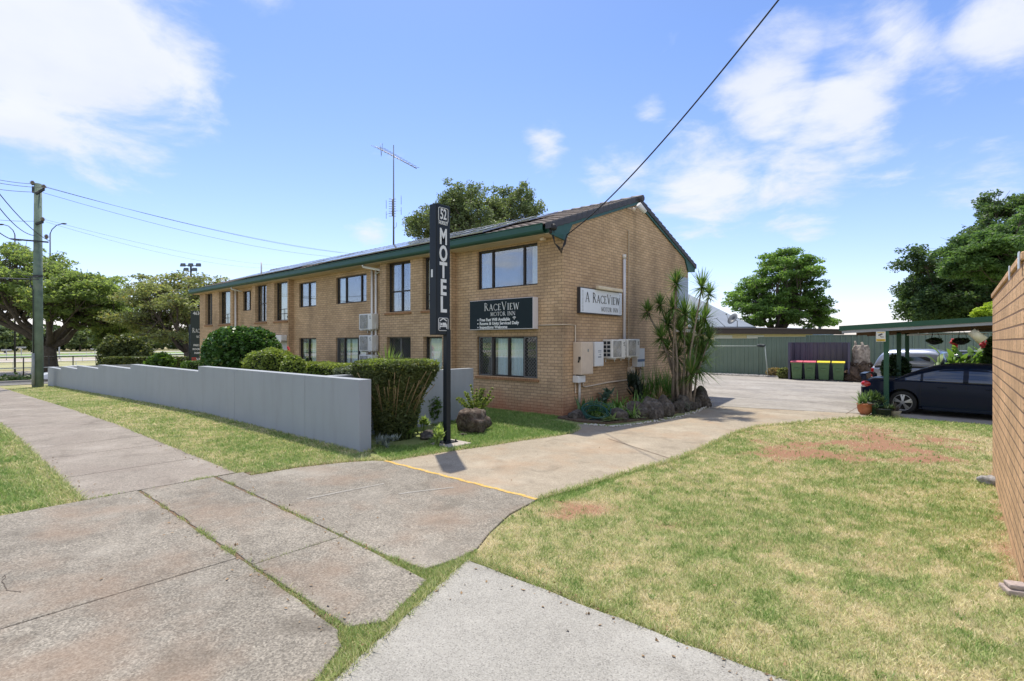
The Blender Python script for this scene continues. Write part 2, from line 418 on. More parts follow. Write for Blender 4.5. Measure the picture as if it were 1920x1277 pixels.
class MB:
    def __init__(s): s.v = []; s.f = []; s.sm = []

    def add(s, vs, fs, sm=False):
        o = len(s.v)
        s.v += [tuple(v) for v in vs]
        s.f += [tuple(i + o for i in f) for f in fs]
        s.sm += [sm] * len(fs)
        return s

    def box(s, x0, x1, y0, y1, z0, z1):
        if x0 > x1: x0, x1 = x1, x0
        if y0 > y1: y0, y1 = y1, y0
        if z0 > z1: z0, z1 = z1, z0
        return s.add([(x0, y0, z0), (x1, y0, z0), (x1, y1, z0), (x0, y1, z0), (x0, y0, z1), (x1, y0, z1), (x1, y1, z1), (x0, y1, z1)],
                     [(0, 3, 2, 1), (4, 5, 6, 7), (0, 1, 5, 4), (1, 2, 6, 5), (2, 3, 7, 6), (3, 0, 4, 7)])

    def quad(s, *p): return s.add(p, [tuple(range(len(p)))])

    def tube(s, pts, r, n=8, caps=True, sm=True):
        pts = [Vector(p) for p in pts]
        rs = r if isinstance(r, (list, tuple)) else [r] * len(pts)
        vs = []; up = None
        for i, p in enumerate(pts):
            d = (pts[min(i + 1, len(pts) - 1)] - pts[max(i - 1, 0)])
            if d.length < 1e-9: d = Vector((0, 0, 1))
            d.normalize()
            if up is None:
                up = Vector((1, 0, 0)) if abs(d.x) < .8 else Vector((0, 1, 0))
            a = d.cross(up)
            if a.length < 1e-6: a = d.orthogonal()
            a.normalize(); b = d.cross(a).normalized(); up = a.cross(d)
            for k in range(n):
                t = 2 * math.pi * k / n
                vs.append(p + (a * math.cos(t) + b * math.sin(t)) * rs[i])
        fs = []
        for i in range(len(pts) - 1):
            for k in range(n):
                k2 = (k + 1) % n
                fs.append((i * n + k, i * n + k2, (i + 1) * n + k2, (i + 1) * n + k))
        s.add(vs, fs, sm)
        if caps:
            o = len(s.v) - len(vs)
            s.f.append(tuple(o + k for k in reversed(range(n)))); s.sm.append(False)
            s.f.append(tuple(o + (len(pts) - 1) * n + k for k in range(n))); s.sm.append(False)
        return s

    def bar(s, p0, p1, w, h, up=(0, 0, 1)):
        p0, p1 = Vector(p0), Vector(p1)
        d = (p1 - p0).normalized(); u = Vector(up)
        a = d.cross(u)
        if a.length < 1e-5: a = d.orthogonal()
        a.normalize(); b = a.cross(d).normalized()
        vs = []
        for p in (p0, p1):
            for i, j in ((-1, -1), (1, -1), (1, 1), (-1, 1)):
                vs.append(p + a * (i * w / 2) + b * (j * h / 2))
        return s.add(vs, [(0, 1, 2, 3), (7, 6, 5, 4), (0, 4, 5, 1), (1, 5, 6, 2), (2, 6, 7, 3), (3, 7, 4, 0)])

    def prism(s, poly, z0, z1):
        """poly: list of (x,y); z0/z1 numbers or functions of (x,y)"""
        f0 = z0 if callable(z0) else (lambda x, y: z0)
        f1 = z1 if callable(z1) else (lambda x, y: z1)
        a = sum(poly[i][0] * poly[(i + 1) % len(poly)][1] - poly[(i + 1) % len(poly)][0] * poly[i][1] for i in range(len(poly)))
        if a < 0: poly = poly[::-1]
        n = len(poly)
        vs = [(x, y, f0(x, y)) for x, y in poly] + [(x, y, f1(x, y)) for x, y in poly]
        fs = [tuple(reversed(range(n))), tuple(range(n, 2 * n))] + [(i, (i + 1) % n, n + (i + 1) % n, n + i) for i in range(n)]
        return s.add(vs, fs)

    def ext(s, poly, d):
        """extrude a planar 3D polygon by vector d"""
        n = len(poly); d = Vector(d)
        vs = [Vector(p) for p in poly]; vs += [p + d for p in vs[:]]
        return s.add(vs, [tuple(reversed(range(n))), tuple(range(n, 2 * n))] + [(i, (i + 1) % n, n + (i + 1) % n, n + i) for i in range(n)])

    def lathe(s, prof, n=20, c=(0, 0, 0), sm=True):
        vs = []; c = Vector(c)
        for r, z in prof:
            for k in range(n):
                t = 2 * math.pi * k / n
                vs.append((c.x + r * math.cos(t), c.y + r * math.sin(t), c.z + z))
        fs = []
        for i in range(len(prof) - 1):
            for k in range(n):
                k2 = (k + 1) % n
                fs.append((i * n + k, i * n + k2, (i + 1) * n + k2, (i + 1) * n + k))
        return s.add(vs, fs, sm)

    def blob(s, c, r, amp=.25, freq=1.2, seed=0, nu=22, nv=14, flat=0, sharp=0):
        c = Vector(c); r = Vector(r); vs = []; fs = []
        off = Vector((seed * 13.7, seed * 7.1, seed * 3.3))
        for j in range(nv + 1):
            ph = math.pi * j / nv
            for i in range(nu):
                th = 2 * math.pi * i / nu
                d = Vector((math.sin(ph) * math.cos(th), math.sin(ph) * math.sin(th), math.cos(ph)))
                k = 1 + amp * mnoise.noise(d * freq + off) * 1.6 + amp * .5 * mnoise.noise(d * freq * 2.7 + off) + amp * .22 * mnoise.noise(d * freq * 7 + off)
                if sharp: k = k - sharp * abs(mnoise.noise(d * 3 + off))
                p = Vector((d.x * r.x, d.y * r.y, d.z * r.z)) * k
                if flat and p.z < -r.z * flat: p.z = -r.z * flat
                vs.append(c + p)
        for j in range(nv):
            for i in range(nu):
                i2 = (i + 1) % nu
                fs.append((j * nu + i, (j + 1) * nu + i, (j + 1) * nu + i2, j * nu + i2))
        return s.add(vs, fs, True)

    def build(s, name, m, parent=None, bevel=0, world=False, segs=2, smooth=None):
        vs = s.v
        loc = None
        if world and parent is not None:
            vs = [tuple(Vector(v) - parent.location) for v in vs]
        me = bpy.data.meshes.new(name)
        me.from_pydata(vs, [], s.f)
        me.validate()
        if len(me.polygons) == len(s.sm):
            me.polygons.foreach_set('use_smooth', s.sm if smooth is None else [smooth] * len(s.sm))
        o = link_mesh(name, me, m, parent, loc)
        if bevel:
            b = o.modifiers.new('bevel', 'BEVEL'); b.width = bevel; b.segments = segs; b.limit_method = 'ANGLE'; b.angle_limit = R(40)
        return o


def child_of_part(mb, name, m, part, **k):
    """a sub-part: its part sits at its thing's origin, so take the thing's location"""
    loc = part.parent.location if part.parent else Vector((0, 0, 0))
    if k.pop('world', False):
        mb.v = [tuple(Vector(v) - loc) for v in mb.v]
    return mb.build(name, m, part, **k)


def finish_bool(o, cutters):
    """cut shapes out of a mesh and keep the plain result"""
    mods = []
    for cmb in cutters:
        c = cmb.build('cutter', None)
        if o.parent: c.matrix_world = o.parent.matrix_basis.copy()
        md = o.modifiers.new('b', 'BOOLEAN'); md.operation = 'DIFFERENCE'; md.object = c; md.solver = 'EXACT'
        mods.append(c)
    bpy.context.view_layer.update()
    dg = bpy.context.evaluated_depsgraph_get()
    me = bpy.data.meshes.new_from_object(o.evaluated_get(dg))
    o.modifiers.clear()
    o.data = me
    for c in mods:
        bpy.data.objects.remove(c)
    return o


def text_mesh(body, size, m, parent, origin, xdir, updir, name='lettering', align='CENTER', extrude=.003, offset=0.0, sx=1.0, space=1.0):
    cu = bpy.data.curves.new('t', 'FONT'); cu.body = body; cu.size = size; cu.align_x = align; cu.align_y = 'CENTER'
    cu.extrude = extrude; cu.offset = offset; cu.space_character = space; cu.resolution_u = 3
    o = bpy.data.objects.new('t', cu); COL.objects.link(o)
    bpy.context.view_layer.update()
    me = bpy.data.meshes.new_from_object(o.evaluated_get(bpy.context.evaluated_depsgraph_get()))
    bpy.data.objects.remove(o)
    X = Vector(xdir).normalized(); U = Vector(updir).normalized(); Nn = X.cross(U)
    M = Matrix(((X.x * sx, U.x, Nn.x, origin[0]), (X.y * sx, U.y, Nn.y, origin[1]), (X.z * sx, U.z, Nn.z, origin[2]), (0, 0, 0, 1)))
    me.transform(M)
    me.materials.clear()
    return link_mesh(name, me, m, parent)


# thick-and-thin serif capitals drawn with strokes; unit height 1
def serif_word(mb, word, origin, xdir, updir, h, cap=1.22, sx=.8, track=.12, caps_idx=(0,), wt=1.15):
    X = Vector(xdir).normalized(); U = Vector(updir).normalized(); Nn = X.cross(U)
    T, t, s = .12, .045, .035

    def arc(cx, cy, rx, ry, a0, a1, n=14):
        return [(cx + rx * math.cos(R(a0 + (a1 - a0) * i / n)), cy + ry * math.sin(R(a0 + (a1 - a0) * i / n))) for i in range(n + 1)]
    G = {
        'A': (.78, [([(.08, 0), (.38, 1)], t), ([(.38, 1), (.70, 0)], T), ([(.2, .34), (.58, .34)], t), ([(0, 0), (.18, 0)], s), ([(.58, 0), (.8, 0)], s)]),
        'R': (.66, [([(.12, 0), (.12, 1)], T), (arc(.12, .75, .34, .25, 90, -90), .08), ([(.3, .5), (.66, 0)], T), ([(0, 0), (.26, 0)], s), ([(0, 1), (.15, 1)], s)]),
        'C': (.78, [(arc(.45, .5, .42, .5, 50, 310, 20), .08), ([(.74, .98), (.74, .76)], t), ([(.74, .02), (.74, .22)], t)]),
        'E': (.56, [([(.12, 0), (.12, 1)], T), ([(.12, .98), (.5, .98)], t), ([(.12, .52), (.42, .52)], t), ([(.12, .02), (.54, .02)], t), ([(0, 0), (.12, 0)], s), ([(0, 1), (.12, 1)], s), ([(.5, 1), (.5, .86)], t), ([(.54, 0), (.54, .16)], t)]),
        'V': (.78, [([(.08, 1), (.4, 0)], T), ([(.4, 0), (.70, 1)], t), ([(0, 1), (.2, 1)], s), ([(.6, 1), (.8, 1)], s)]),
        'I': (.28, [([(.13, 0), (.13, 1)], T), ([(0, 0), (.26, 0)], s), ([(0, 1), (.26, 1)], s)]),
        'W': (1.1, [([(.08, 1), (.32, 0)], T), ([(.32, 0), (.55, .95)], t), ([(.55, .95), (.8, 0)], T), ([(.8, 0), (1.02, 1)], t), ([(0, 1), (.18, 1)], s), ([(.93, 1), (1.1, 1)], s)]),
        'M': (.95, [([(.12, 0), (.14, 1)], t), ([(.14, 1), (.47, .05)], T), ([(.47, .05), (.8, 1)], t), ([(.8, 1), (.84, 0)], T), ([(0, 0), (.22, 0)], s), ([(.72, 0), (.95, 0)], s)]),
        'O': (.9, [(arc(.44, .5, .4, .5, 0, 360, 26), .09)]),
        'T': (.66, [([(.33, 0), (.33, 1)], T), ([(0, .98), (.66, .98)], t), ([(.01, 1), (.01, .84)], t), ([(.65, 1), (.65, .84)], t), ([(.2, 0), (.46, 0)], s)]),
        'N': (.85, [([(.12, 0), (.12, 1)], t), ([(.1, 1), (.74, 0)], T), ([(.74, 0), (.74, 1)], t), ([(0, 0), (.22, 0)], s), ([(0, 1), (.12, 1)], s), ([(.64, 1), (.85, 1)], s)]),
        ' ': (.4, []),
    }
    w = 0; lay = []
    for i, ch in enumerate(word):
        k = cap if i in caps_idx else 1
        lay.append((w, k)); w += (G[ch][0] + track) * k * sx
    o = Vector(origin) - X * (w * h / 2)
    zz = 0
    for (x0, k), ch in zip(lay, word):
        for pts, wd in G[ch][1]:
            zz += 1
            for a, b in zip(pts, pts[1:]):
                A = o + X * ((x0 + a[0] * k * sx) * h) + U * (a[1] * k * h); B = o + X * ((x0 + b[0] * k * sx) * h) + U * (b[1] * k * h)
                d = (B - A).normalized()
                mb.bar(A - d * (wd * h * .2) + Nn * (zz % 5) * .0003, B + d * (wd * h * .2) + Nn * (zz % 5) * .0003, wd * h * wt, .005, up=Nn)
    return w * h


# ------------------------------------------------------------------ foliage
def leaves(name, m, C, size, parent=None, elong=1.6, up=.3, var=.5, droop=0):
    """C (n,3) leaf centres; one small pointed leaf each"""
    n = len(C)
    if not n: return None
    d = RNG.normal(size=(n, 3)); d[:, 2] = d[:, 2] * .6 - droop; d /= np.linalg.norm(d, axis=1, keepdims=True)
    nr = RNG.normal(size=(n, 3)); nr[:, 2] += up * 3
    a = np.cross(d, nr); a /= np.maximum(np.linalg.norm(a, axis=1, keepdims=True), 1e-6)
    s = size * (1 + var * (RNG.random(n) * 2 - 1))[:, None]
    l = d * s * elong * .5; w = a * s * .5
    V = np.stack([C - l, C - l * .1 + w, C + l, C - l * .1 - w], 1).reshape(-1, 3)
    F = np.arange(n * 4).reshape(-1, 4)
    return fast_mesh(name, V, F, m, parent)


def ell_pts(n, c, r, shell=.5):
    """points in an ellipsoid, pushed towards its surface"""
    d = RNG.normal(size=(n, 3)); d /= np.linalg.norm(d, axis=1, keepdims=True)
    k = (RNG.random(n) ** (1 / 3.)) * (1 - shell) + shell * (1 - RNG.random(n) ** 2 * .35)
    return np.array(c) + d * np.array(r) * k[:, None]


def tree(name, label, cat, base, crown, trunk_h, trunk_r, mleaf, mbark, ncl=60, per=400, rc=1.1, leaf=.22, limbs=7, group=None, fork=None,
         flat=.6, seed=1, droop=0, low_cut=None, trunk_lean=(0, 0), elong=1.8):
    """crown: list of ellipsoids ((x,y,z),(rx,ry,rz),weight) in world space"""
    rs = np.random.default_rng(seed)
    t = thing(name, label, cat, base, group=group)
    base = Vector(base)
    ws = np.array([c[2] for c in crown], float); ws /= ws.sum()
    cl = []
    tries = 0
    while len(cl) < ncl and tries < ncl * 60:
        tries += 1
        c = crown[rs.choice(len(crown), p=ws)]
        d = rs.normal(size=3); d /= np.linalg.norm(d)
        k = .35 + .6 * rs.random() ** .6
        p = np.array(c[0]) + d * np.array(c[1]) * k
        if low_cut is not None and p[2] < low_cut: continue
        if cl and min(np.linalg.norm((q - p)) for q in cl) < rc * .62: continue
        cl.append(p)
    cl = np.array(cl)
    top = base + Vector((trunk_lean[0], trunk_lean[1], trunk_h))
    mb = MB()
    tp = [base + Vector((0, 0, -.3)), base + Vector((trunk_lean[0] * .2, trunk_lean[1] * .2, trunk_h * .25)), base + Vector((trunk_lean[0] * .6 + .1, trunk_lean[1] * .6, trunk_h * .65)), top]
    mb.tube(tp, [trunk_r * 1.45, trunk_r * 1.05, trunk_r * .9, trunk_r * .8], 12)
    # limbs: k-means like grouping of clusters by direction
    ang = np.arctan2(cl[:, 1] - top.y, cl[:, 0] - top.x)
    grp = ((ang + math.pi) / (2 * math.pi) * limbs).astype(int) % limbs
    for g in range(limbs):
        idx = np.where(grp == g)[0]
        if not len(idx): continue
        cen = Vector(cl[idx].mean(0))
        mid = top.lerp(cen, .5) + Vector((rs.normal() * .25, rs.normal() * .25, -abs(cen.z - top.z) * .12))
        r0 = trunk_r * .55
        mb.tube([top - Vector((0, 0, .2)), top.lerp(mid, .5) + Vector((rs.normal() * .15, rs.normal() * .15, rs.normal() * .15)), mid, mid.lerp(cen, .6)], [r0, r0 * .75, r0 * .55, r0 * .32], 8)
        for i in idx:
            p = Vector(cl[i])
            st = mid.lerp(cen, rs.random() * .6)
            q = st.lerp(p, .5) + Vector((rs.normal(), rs.normal(), rs.normal())) * .12 * (p - st).length
            mb.tube([st, q, p], [r0 * .32, r0 * .2, r0 * .07], 5, caps=False)
            for _ in range(3):
                e = p + Vector((rs.normal(), rs.normal(), rs.normal() * .6)) * rc * .6
                mb.tube([q.lerp(p, .6), e], [r0 * .09, r0 * .03], 4, caps=False)
    mb.build('trunk', mbark, t, world=True)
    P = []
    for p in cl:
        s = .65 + .7 * rs.random()
        k = int(per * s * s)
        # a clump = a few sub-clumps, so that its outline is broken
        ns = 5
        sub = p + rs.normal(size=(ns, 3)) * np.array([rc, rc, rc * flat]) * .42
        w = rs.integers(0, ns, k)
        d = rs.normal(size=(k, 3)); d /= np.linalg.norm(d, axis=1, keepdims=True)
        P.append(sub[w] + d * (rs.random((k, 1)) ** .45) * np.array([rc, rc, rc * flat]) * .6 * s)
    P = np.concatenate(P) - np.array(base)
    leaves('crown', mleaf, P, leaf, t, elong=elong, up=.35, droop=droop)
    return t


def crown_px(spec, t_depth):
    """crown ellipsoids given by where their middle lies: (px, py, rx_px, rz_px, depth offset, weight)"""
    out = []
    for px, py, rx, rz, dt, w in spec:
        c = atT(px, py, t_depth + dt); k = (t_depth + dt) / FPX
        out.append((tuple(c), (rx * k, rx * k, rz * k), w))
    return out


def blade(mb, base, d, length, width, droop=.5, n=5, fold=0):
    """one strap leaf: starts along d and droops"""
    base = Vector(base); d = Vector(d).normalized()
    side = d.cross(Vector((0, 0, 1)))
    if side.length < 1e-3: side = Vector((1, 0, 0))
    side.normalize()
    p = base.copy(); vs = []; dd = d.copy()
    for i in range(n + 1):
        u = i / n
        w = width * (.55 + .9 * u if u < .35 else .865 * (1 - u) / .65 + .02) * .5
        vs += [p - side * w, p + side * w]
        dd = (dd + Vector((0, 0, -droop / n * (1 + u)))).normalized()
        p = p + dd * (length / n)
    mb.add(vs, [(2 * i, 2 * i + 1, 2 * i + 3, 2 * i + 2) for i in range(n)], True)


def rosette(mb, c, n, length, width, el0=10, el1=85, droop=.6, rnd=random, jitter=.15, az0=0, az1=360):
    for i in range(n):
        az = R(rnd.uniform(az0, az1)); el = R(el0 + (el1 - el0) * rnd.random())
        d = Vector((math.cos(az) * math.cos(el), math.sin(az) * math.cos(el), math.sin(el)))
        blade(mb, Vector(c) + Vector((rnd.uniform(-1, 1), rnd.uniform(-1, 1), 0)) * jitter * .3, d, length * rnd.uniform(.7, 1.15), width * rnd.uniform(.8, 1.2), droop * rnd.uniform(.5, 1.4))

# ================================================================== GROUND
def fbm(x, y, s, seed=0, octv=4):
    """cheap value noise on arrays"""
    r = np.random.default_rng(seed); T = r.random((64, 64)); o = np.zeros_like(x, dtype=float); a = 1; tot = 0
    for k in range(octv):
        X = x * s * 2 ** k + 17.3 * k; Y = y * s * 2 ** k + 5.1 * k
        xi = np.floor(X).astype(int); yi = np.floor(Y).astype(int); fx = X - xi; fy = Y - yi
        fx = fx * fx * (3 - 2 * fx); fy = fy * fy * (3 - 2 * fy)
        g = lambda i, j: T[(xi + i) % 64, (yi + j) % 64]
        o += a * ((g(0, 0) * (1 - fx) + g(1, 0) * fx) * (1 - fy) + (g(0, 1) * (1 - fx) + g(1, 1) * fx) * fy)
        tot += a; a *= .5
    return o / tot


# bare patches of red soil (world x, y, rx, ry, strength), found from the photo
def soil_spots():
    out = []
    for px, py, rpx, rpy, s in [(1100, 956, 66, 12, .95), (1650, 833, 140, 18, 1.1), (1500, 853, 70, 9, 1.15), (1735, 862, 90, 9, 1.0), (1600, 810, 130, 9, .75),
                                (1265, 985, 55, 10, .6), (1800, 845, 70, 16, .45), (1480, 818, 55, 7, .45), (1220, 910, 40, 6, .45), (1660, 1055, 60, 14, .28), (1420, 1020, 120, 14, .22),
                                (1890, 980, 20, 60, .9), (1900, 1080, 16, 50, .8), (1875, 905, 14, 30, .8), (1700, 880, 100, 9, .35), (1555, 880, 50, 6, .3)]:
        c = atG(px, py); e = atG(px + rpx, py); f = atG(px, py - rpy)
        out.append((c, (e - c), (f - c), s))
    return out


SPOTS = soil_spots()


def soil_at(x, y):
    """0..1 amount of bare red soil"""
    m = np.zeros_like(x, dtype=float)
    wob = fbm(x, y, 2.2, 5); wob2 = fbm(x, y, 9, 6)
    for c, e, f, s in SPOTS:
        # solve in the basis e, f
        det = e.x * f.y - e.y * f.x
        dx = x - c.x; dy = y - c.y
        u = (dx * f.y - dy * f.x) / det; v = (e.x * dy - e.y * dx) / det
        r = np.sqrt(u * u + v * v)
        m = np.maximum(m, s * np.clip((1.55 - r) * .85 - (wob - .5) * 2.6 - (wob2 - .5) * 1.6, 0, 1))
    return np.clip(m, 0, 1)


def dry_at(x, y):
    """0 = lush green, 1 = straw"""
    a = fbm(x, y, .35, 21, 5); b = fbm(x, y, 1.7, 22, 4); c = fbm(x, y, 8.5, 23, 3)
    return np.clip((a - .5) * .6 + (b - .5) * 1.0 + (c - .5) * 1.5 + .55, 0, 1)


def lush(x, y):
    """green strips: the lawn by the motel and edges by the slab and footpath"""
    g = np.zeros_like(x, dtype=float)
    g = np.maximum(g, np.clip((8.9 - np.abs(x + 6.2) * .9 - 0) * .3, 0, .7) * ((y > 5.4) & (y < 11.6) & (x < -3.8)))
    g = np.maximum(g, .55 * np.clip((y - 15.2) / 1.5, 0, 1) * (x > -2.6))
    g = np.maximum(g, .40 * np.clip((1.5 - y) / .6, 0, 1) * (x < -8.5))
    return g


def PG(*pts): return [(atG(px, py).x, atG(px, py).y) for px, py in pts]


# lines of the place (metres): kerb line of the property y = 5.3, crossover x = -8.45
DRIVE_R = PG((1010, 937), (1060, 923), (1110, 908), (1180, 886), (1250, 868), (1300, 850), (1345, 828), (1385, 810), (1425, 800), (1480, 795), (1560, 787), (1620, 783), (1690, 783.5))
GARDEN_EDGE = PG((1095, 797), (1150, 801), (1200, 796), (1260, 786), (1310, 772), (1334, 760), (1330, 748), (1300, 737))
MOTEL_LAWN = PG((727, 866), (780, 857), (850, 846), (910, 838), (970, 828), (1030, 820), (1070, 814), (1086, 806), (1078, 797), (1050, 792), (1030, 789))
MOTEL_LAWN += [(-8.1, 11.5), (-34.6, 11.5), (-41.9, 11.5), (-41.9, 5.65), (-8.37, 5.65)]
VERGE = [(-42.6, 3.3), (-8.45, 3.3), (-8.3, 3.5)] + PG((470, 892), (560, 877), (640, 868), (700, 864)) + [(-7.36, 5.25), (-7.6, 5.36), (-42.6, 5.36)]
LEFTGRASS = [(-8.48, 1.40), (-43.5, 1.40), (-43.5, -9), (-8.55, -9)]
RLAWN = DRIVE_R + [(.4, 17.3), (.4, 3.47), (-.77, 3.46), (-1.49, 3.42)] + PG((1040, 1112), (960, 1078)) + [(-3.42, 3.40)] + PG((895, 1035), (920, 1003), (958, 968), (990, 950))
RLAWN2 = [(.38, 3.46), (2.5, 3.5), (2.5, 5.9), (.38, 5.9)]
CR1 = PG((498, 1083), (520, 1098), (560, 1130), (610, 1168), (650, 1184), (700, 1172), (760, 1128), (800, 1095), (762, 1060), (722, 1040), (750, 1048), (800, 1070), (838, 1063), (868, 1048), (880, 1062), (850, 1088), (770, 1135), (725, 1180), (700, 1215), (650, 1290), (590, 1290), (618, 1240), (640, 1203), (600, 1178), (540, 1128), (505, 1098))
CRACK_THIN = [((-8.3, 2.02), (-5.2, 2.0), .05, 260), ((-8.1, 2.97), (-4.6, 2.92), .035, 220), ((-4.6, 2.92), (-3.5, 2.9), .06, 200), ((-8.48, 1.4), (-8.48, 5.0), .03, 260)]


def in_poly(x, y, poly):
    r = np.zeros(len(x), bool); n = len(poly)
    for i in range(n):
        x0, y0 = poly[i]; x1, y1 = poly[(i + 1) % n]
        if y0 == y1: continue
        c = ((y0 > y) != (y1 > y)) & (x < (x1 - x0) * (y - y0) / (y1 - y0) + x0)
        r ^= c
    return r


def build_ground():
    # one sheet out to the horizon, finely divided near the camera so it can carry the soil map
    xs = sorted(set([-5000, -2500, -1200, -600, -300, -150, -100, -75, -58, -46, -42, -33, -24, -20, -16, 30, 60, 120, 300, 900, 2500, 5000] + [round(-15 + .12 * i, 3) for i in range(int(18 / .12))] + [3, 5, 8, 14, 20]))
    ys = sorted(set([-5000, -2000, -600, -200, -60, -20, -8, -3, 23, 28, 40, 60, 120, 300, 900, 2500, 5000] + [round(0 + .12 * i, 3) for i in range(int(18.5 / .12))] + [19.5]))
    X, Y = np.meshgrid(np.array(xs, float), np.array(ys, float))
    Z = np.vectorize(gz)(X)
    nx, ny = len(xs), len(ys)
    V = np.stack([X.ravel(), Y.ravel(), Z.ravel()], 1)
    idx = np.arange(nx * ny).reshape(ny, nx)
    F = np.stack([idx[:-1, :-1].ravel(), idx[:-1, 1:].ravel(), idx[1:, 1:].ravel(), idx[1:, :-1].ravel()], 1)
    x, y = V[:, 0], V[:, 1]
    soil = soil_at(x, y)
    dry = np.clip(dry_at(x, y) - lush(x, y), 0, 1)
    m, nt, b = _mat('lawn soil'); N, L = nt.nodes.new, nt.links.new
    b.inputs['Roughness'].default_value = 1; b.inputs['Specular IOR Level'].default_value = .05
    a1 = N('ShaderNodeAttribute'); a1.attribute_name = 'soil'
    a2 = N('ShaderNodeAttribute'); a2.attribute_name = 'dry'
    g = N('ShaderNodeNewGeometry')
    n = N('ShaderNodeTexNoise'); n.inputs['Scale'].default_value = 30; n.inputs['Detail'].default_value = 6; n.inputs['Roughness'].default_value = .7; L(g.outputs['Position'], n.inputs[0])
    mx = N('ShaderNodeMixRGB'); mx.inputs[1].default_value = (.22, .26, .10, 1); mx.inputs[2].default_value = (.40, .34, .20, 1); L(a2.outputs['Fac'], mx.inputs[0])
    sc = N('ShaderNodeVectorMath'); sc.operation = 'SCALE'; L(mx.outputs[0], sc.inputs[0])
    mr = N('ShaderNodeMapRange'); mr.inputs['From Min'].default_value = .3; mr.inputs['From Max'].default_value = .7; mr.inputs['To Min'].default_value = .6; mr.inputs['To Max'].default_value = 1.35
    L(n.outputs[0], mr.inputs['Value']); L(mr.outputs[0], sc.inputs['Scale'])
    m2 = N('ShaderNodeMixRGB'); L(a1.outputs['Fac'], m2.inputs[0]); L(sc.outputs[0], m2.inputs[1])
    rs = N('ShaderNodeVectorMath'); rs.operation = 'SCALE'; rs.inputs[0].default_value = (.29, .165, .105); L(mr.outputs[0], rs.inputs['Scale']); L(rs.outputs[0], m2.inputs[2])
    L(m2.outputs[0], b.inputs['Base Color'])
    o = fast_mesh('ground', V, F, m, smooth=False, attr={'soil': soil, 'dry': dry})
    o['kind'] = 'structure'


def slab(name, polys, m, top, bot=-.06, bevel=.006, label=None):
    mb = MB()
    for p in polys:
        mb.prism(p, lambda x, y: gz(x) + bot, lambda x, y: gz(x) + top)
    o = mb.build(name, m, bevel=bevel, segs=1)
    o['kind'] = 'structure'
    return o


def jag(p0, p1, amp, step=.12, seed=0):
    """points from p0 to p1 with a broken edge"""
    d = math.hypot(p1[0] - p0[0], p1[1] - p0[1]); n = max(2, int(d / step)); out = []
    nxv, nyv = -(p1[1] - p0[1]) / d, (p1[0] - p0[0]) / d
    for i in range(n):
        u = i / n
        w = 0 if i == 0 else amp * (mnoise.noise(Vector((u * d * 3, seed * 9.1, 0))) + .6 * mnoise.noise(Vector((u * d * 11, seed * 9.1, 4))))
        out.append((p0[0] + (p1[0] - p0[0]) * u + nxv * w, p0[1] + (p1[1] - p0[1]) * u + nyv * w))
    return out


def ring(pts, amps, seed=0):
    out = []
    for i, p in enumerate(pts):
        q = pts[(i + 1) % len(pts)]
        a = amps[i] if isinstance(amps, (list, tuple)) else amps
        out += jag(p, q, a, seed=seed * 31 + i) if a else [p]
    return out


M_OLD = concrete_mat('old aggregate concrete', (.25, .225, .187), agg=.30, agg_scale=75, stain=(.27, .19, .135), stain_amt=.65, blotch=.19, chips=0, bump=1.0)
M_PATH = concrete_mat('footpath concrete', (.275, .242, .205), agg=.22, agg_scale=70, stain=(.24, .20, .17), stain_amt=.5, blotch=.12, bump=.7)
M_NEWPATH = concrete_mat('pale speckled concrete', (.345, .33, .295), agg=.16, agg_scale=110, stain=(.42, .40, .36), stain_amt=.3, blotch=.09, oil=.15, chips=60, dark=(.14, .13, .12), bump=.7)
M_DRIVE = concrete_mat('driveway concrete', (.345, .295, .225), agg=.16, agg_scale=80, stain=(.38, .24, .14), stain_amt=.45, blotch=.12, bump=.5)
M_YARD = concrete_mat('yard concrete', (.325, .30, .268), agg=.12, agg_scale=60, stain=(.25, .235, .22), stain_amt=.8, blotch=.2, stretch=(.5, 1.6), bump=.4)

CROSS_TOP = .022
SLABS = []
PALE = [(-3.46, 3.37), (-2.85, 1.62), (-2.6, -3), (9, -3), (9, 3.40), (-.77, 3.42), (-1.5, 3.38), (-2.6, 3.38)]


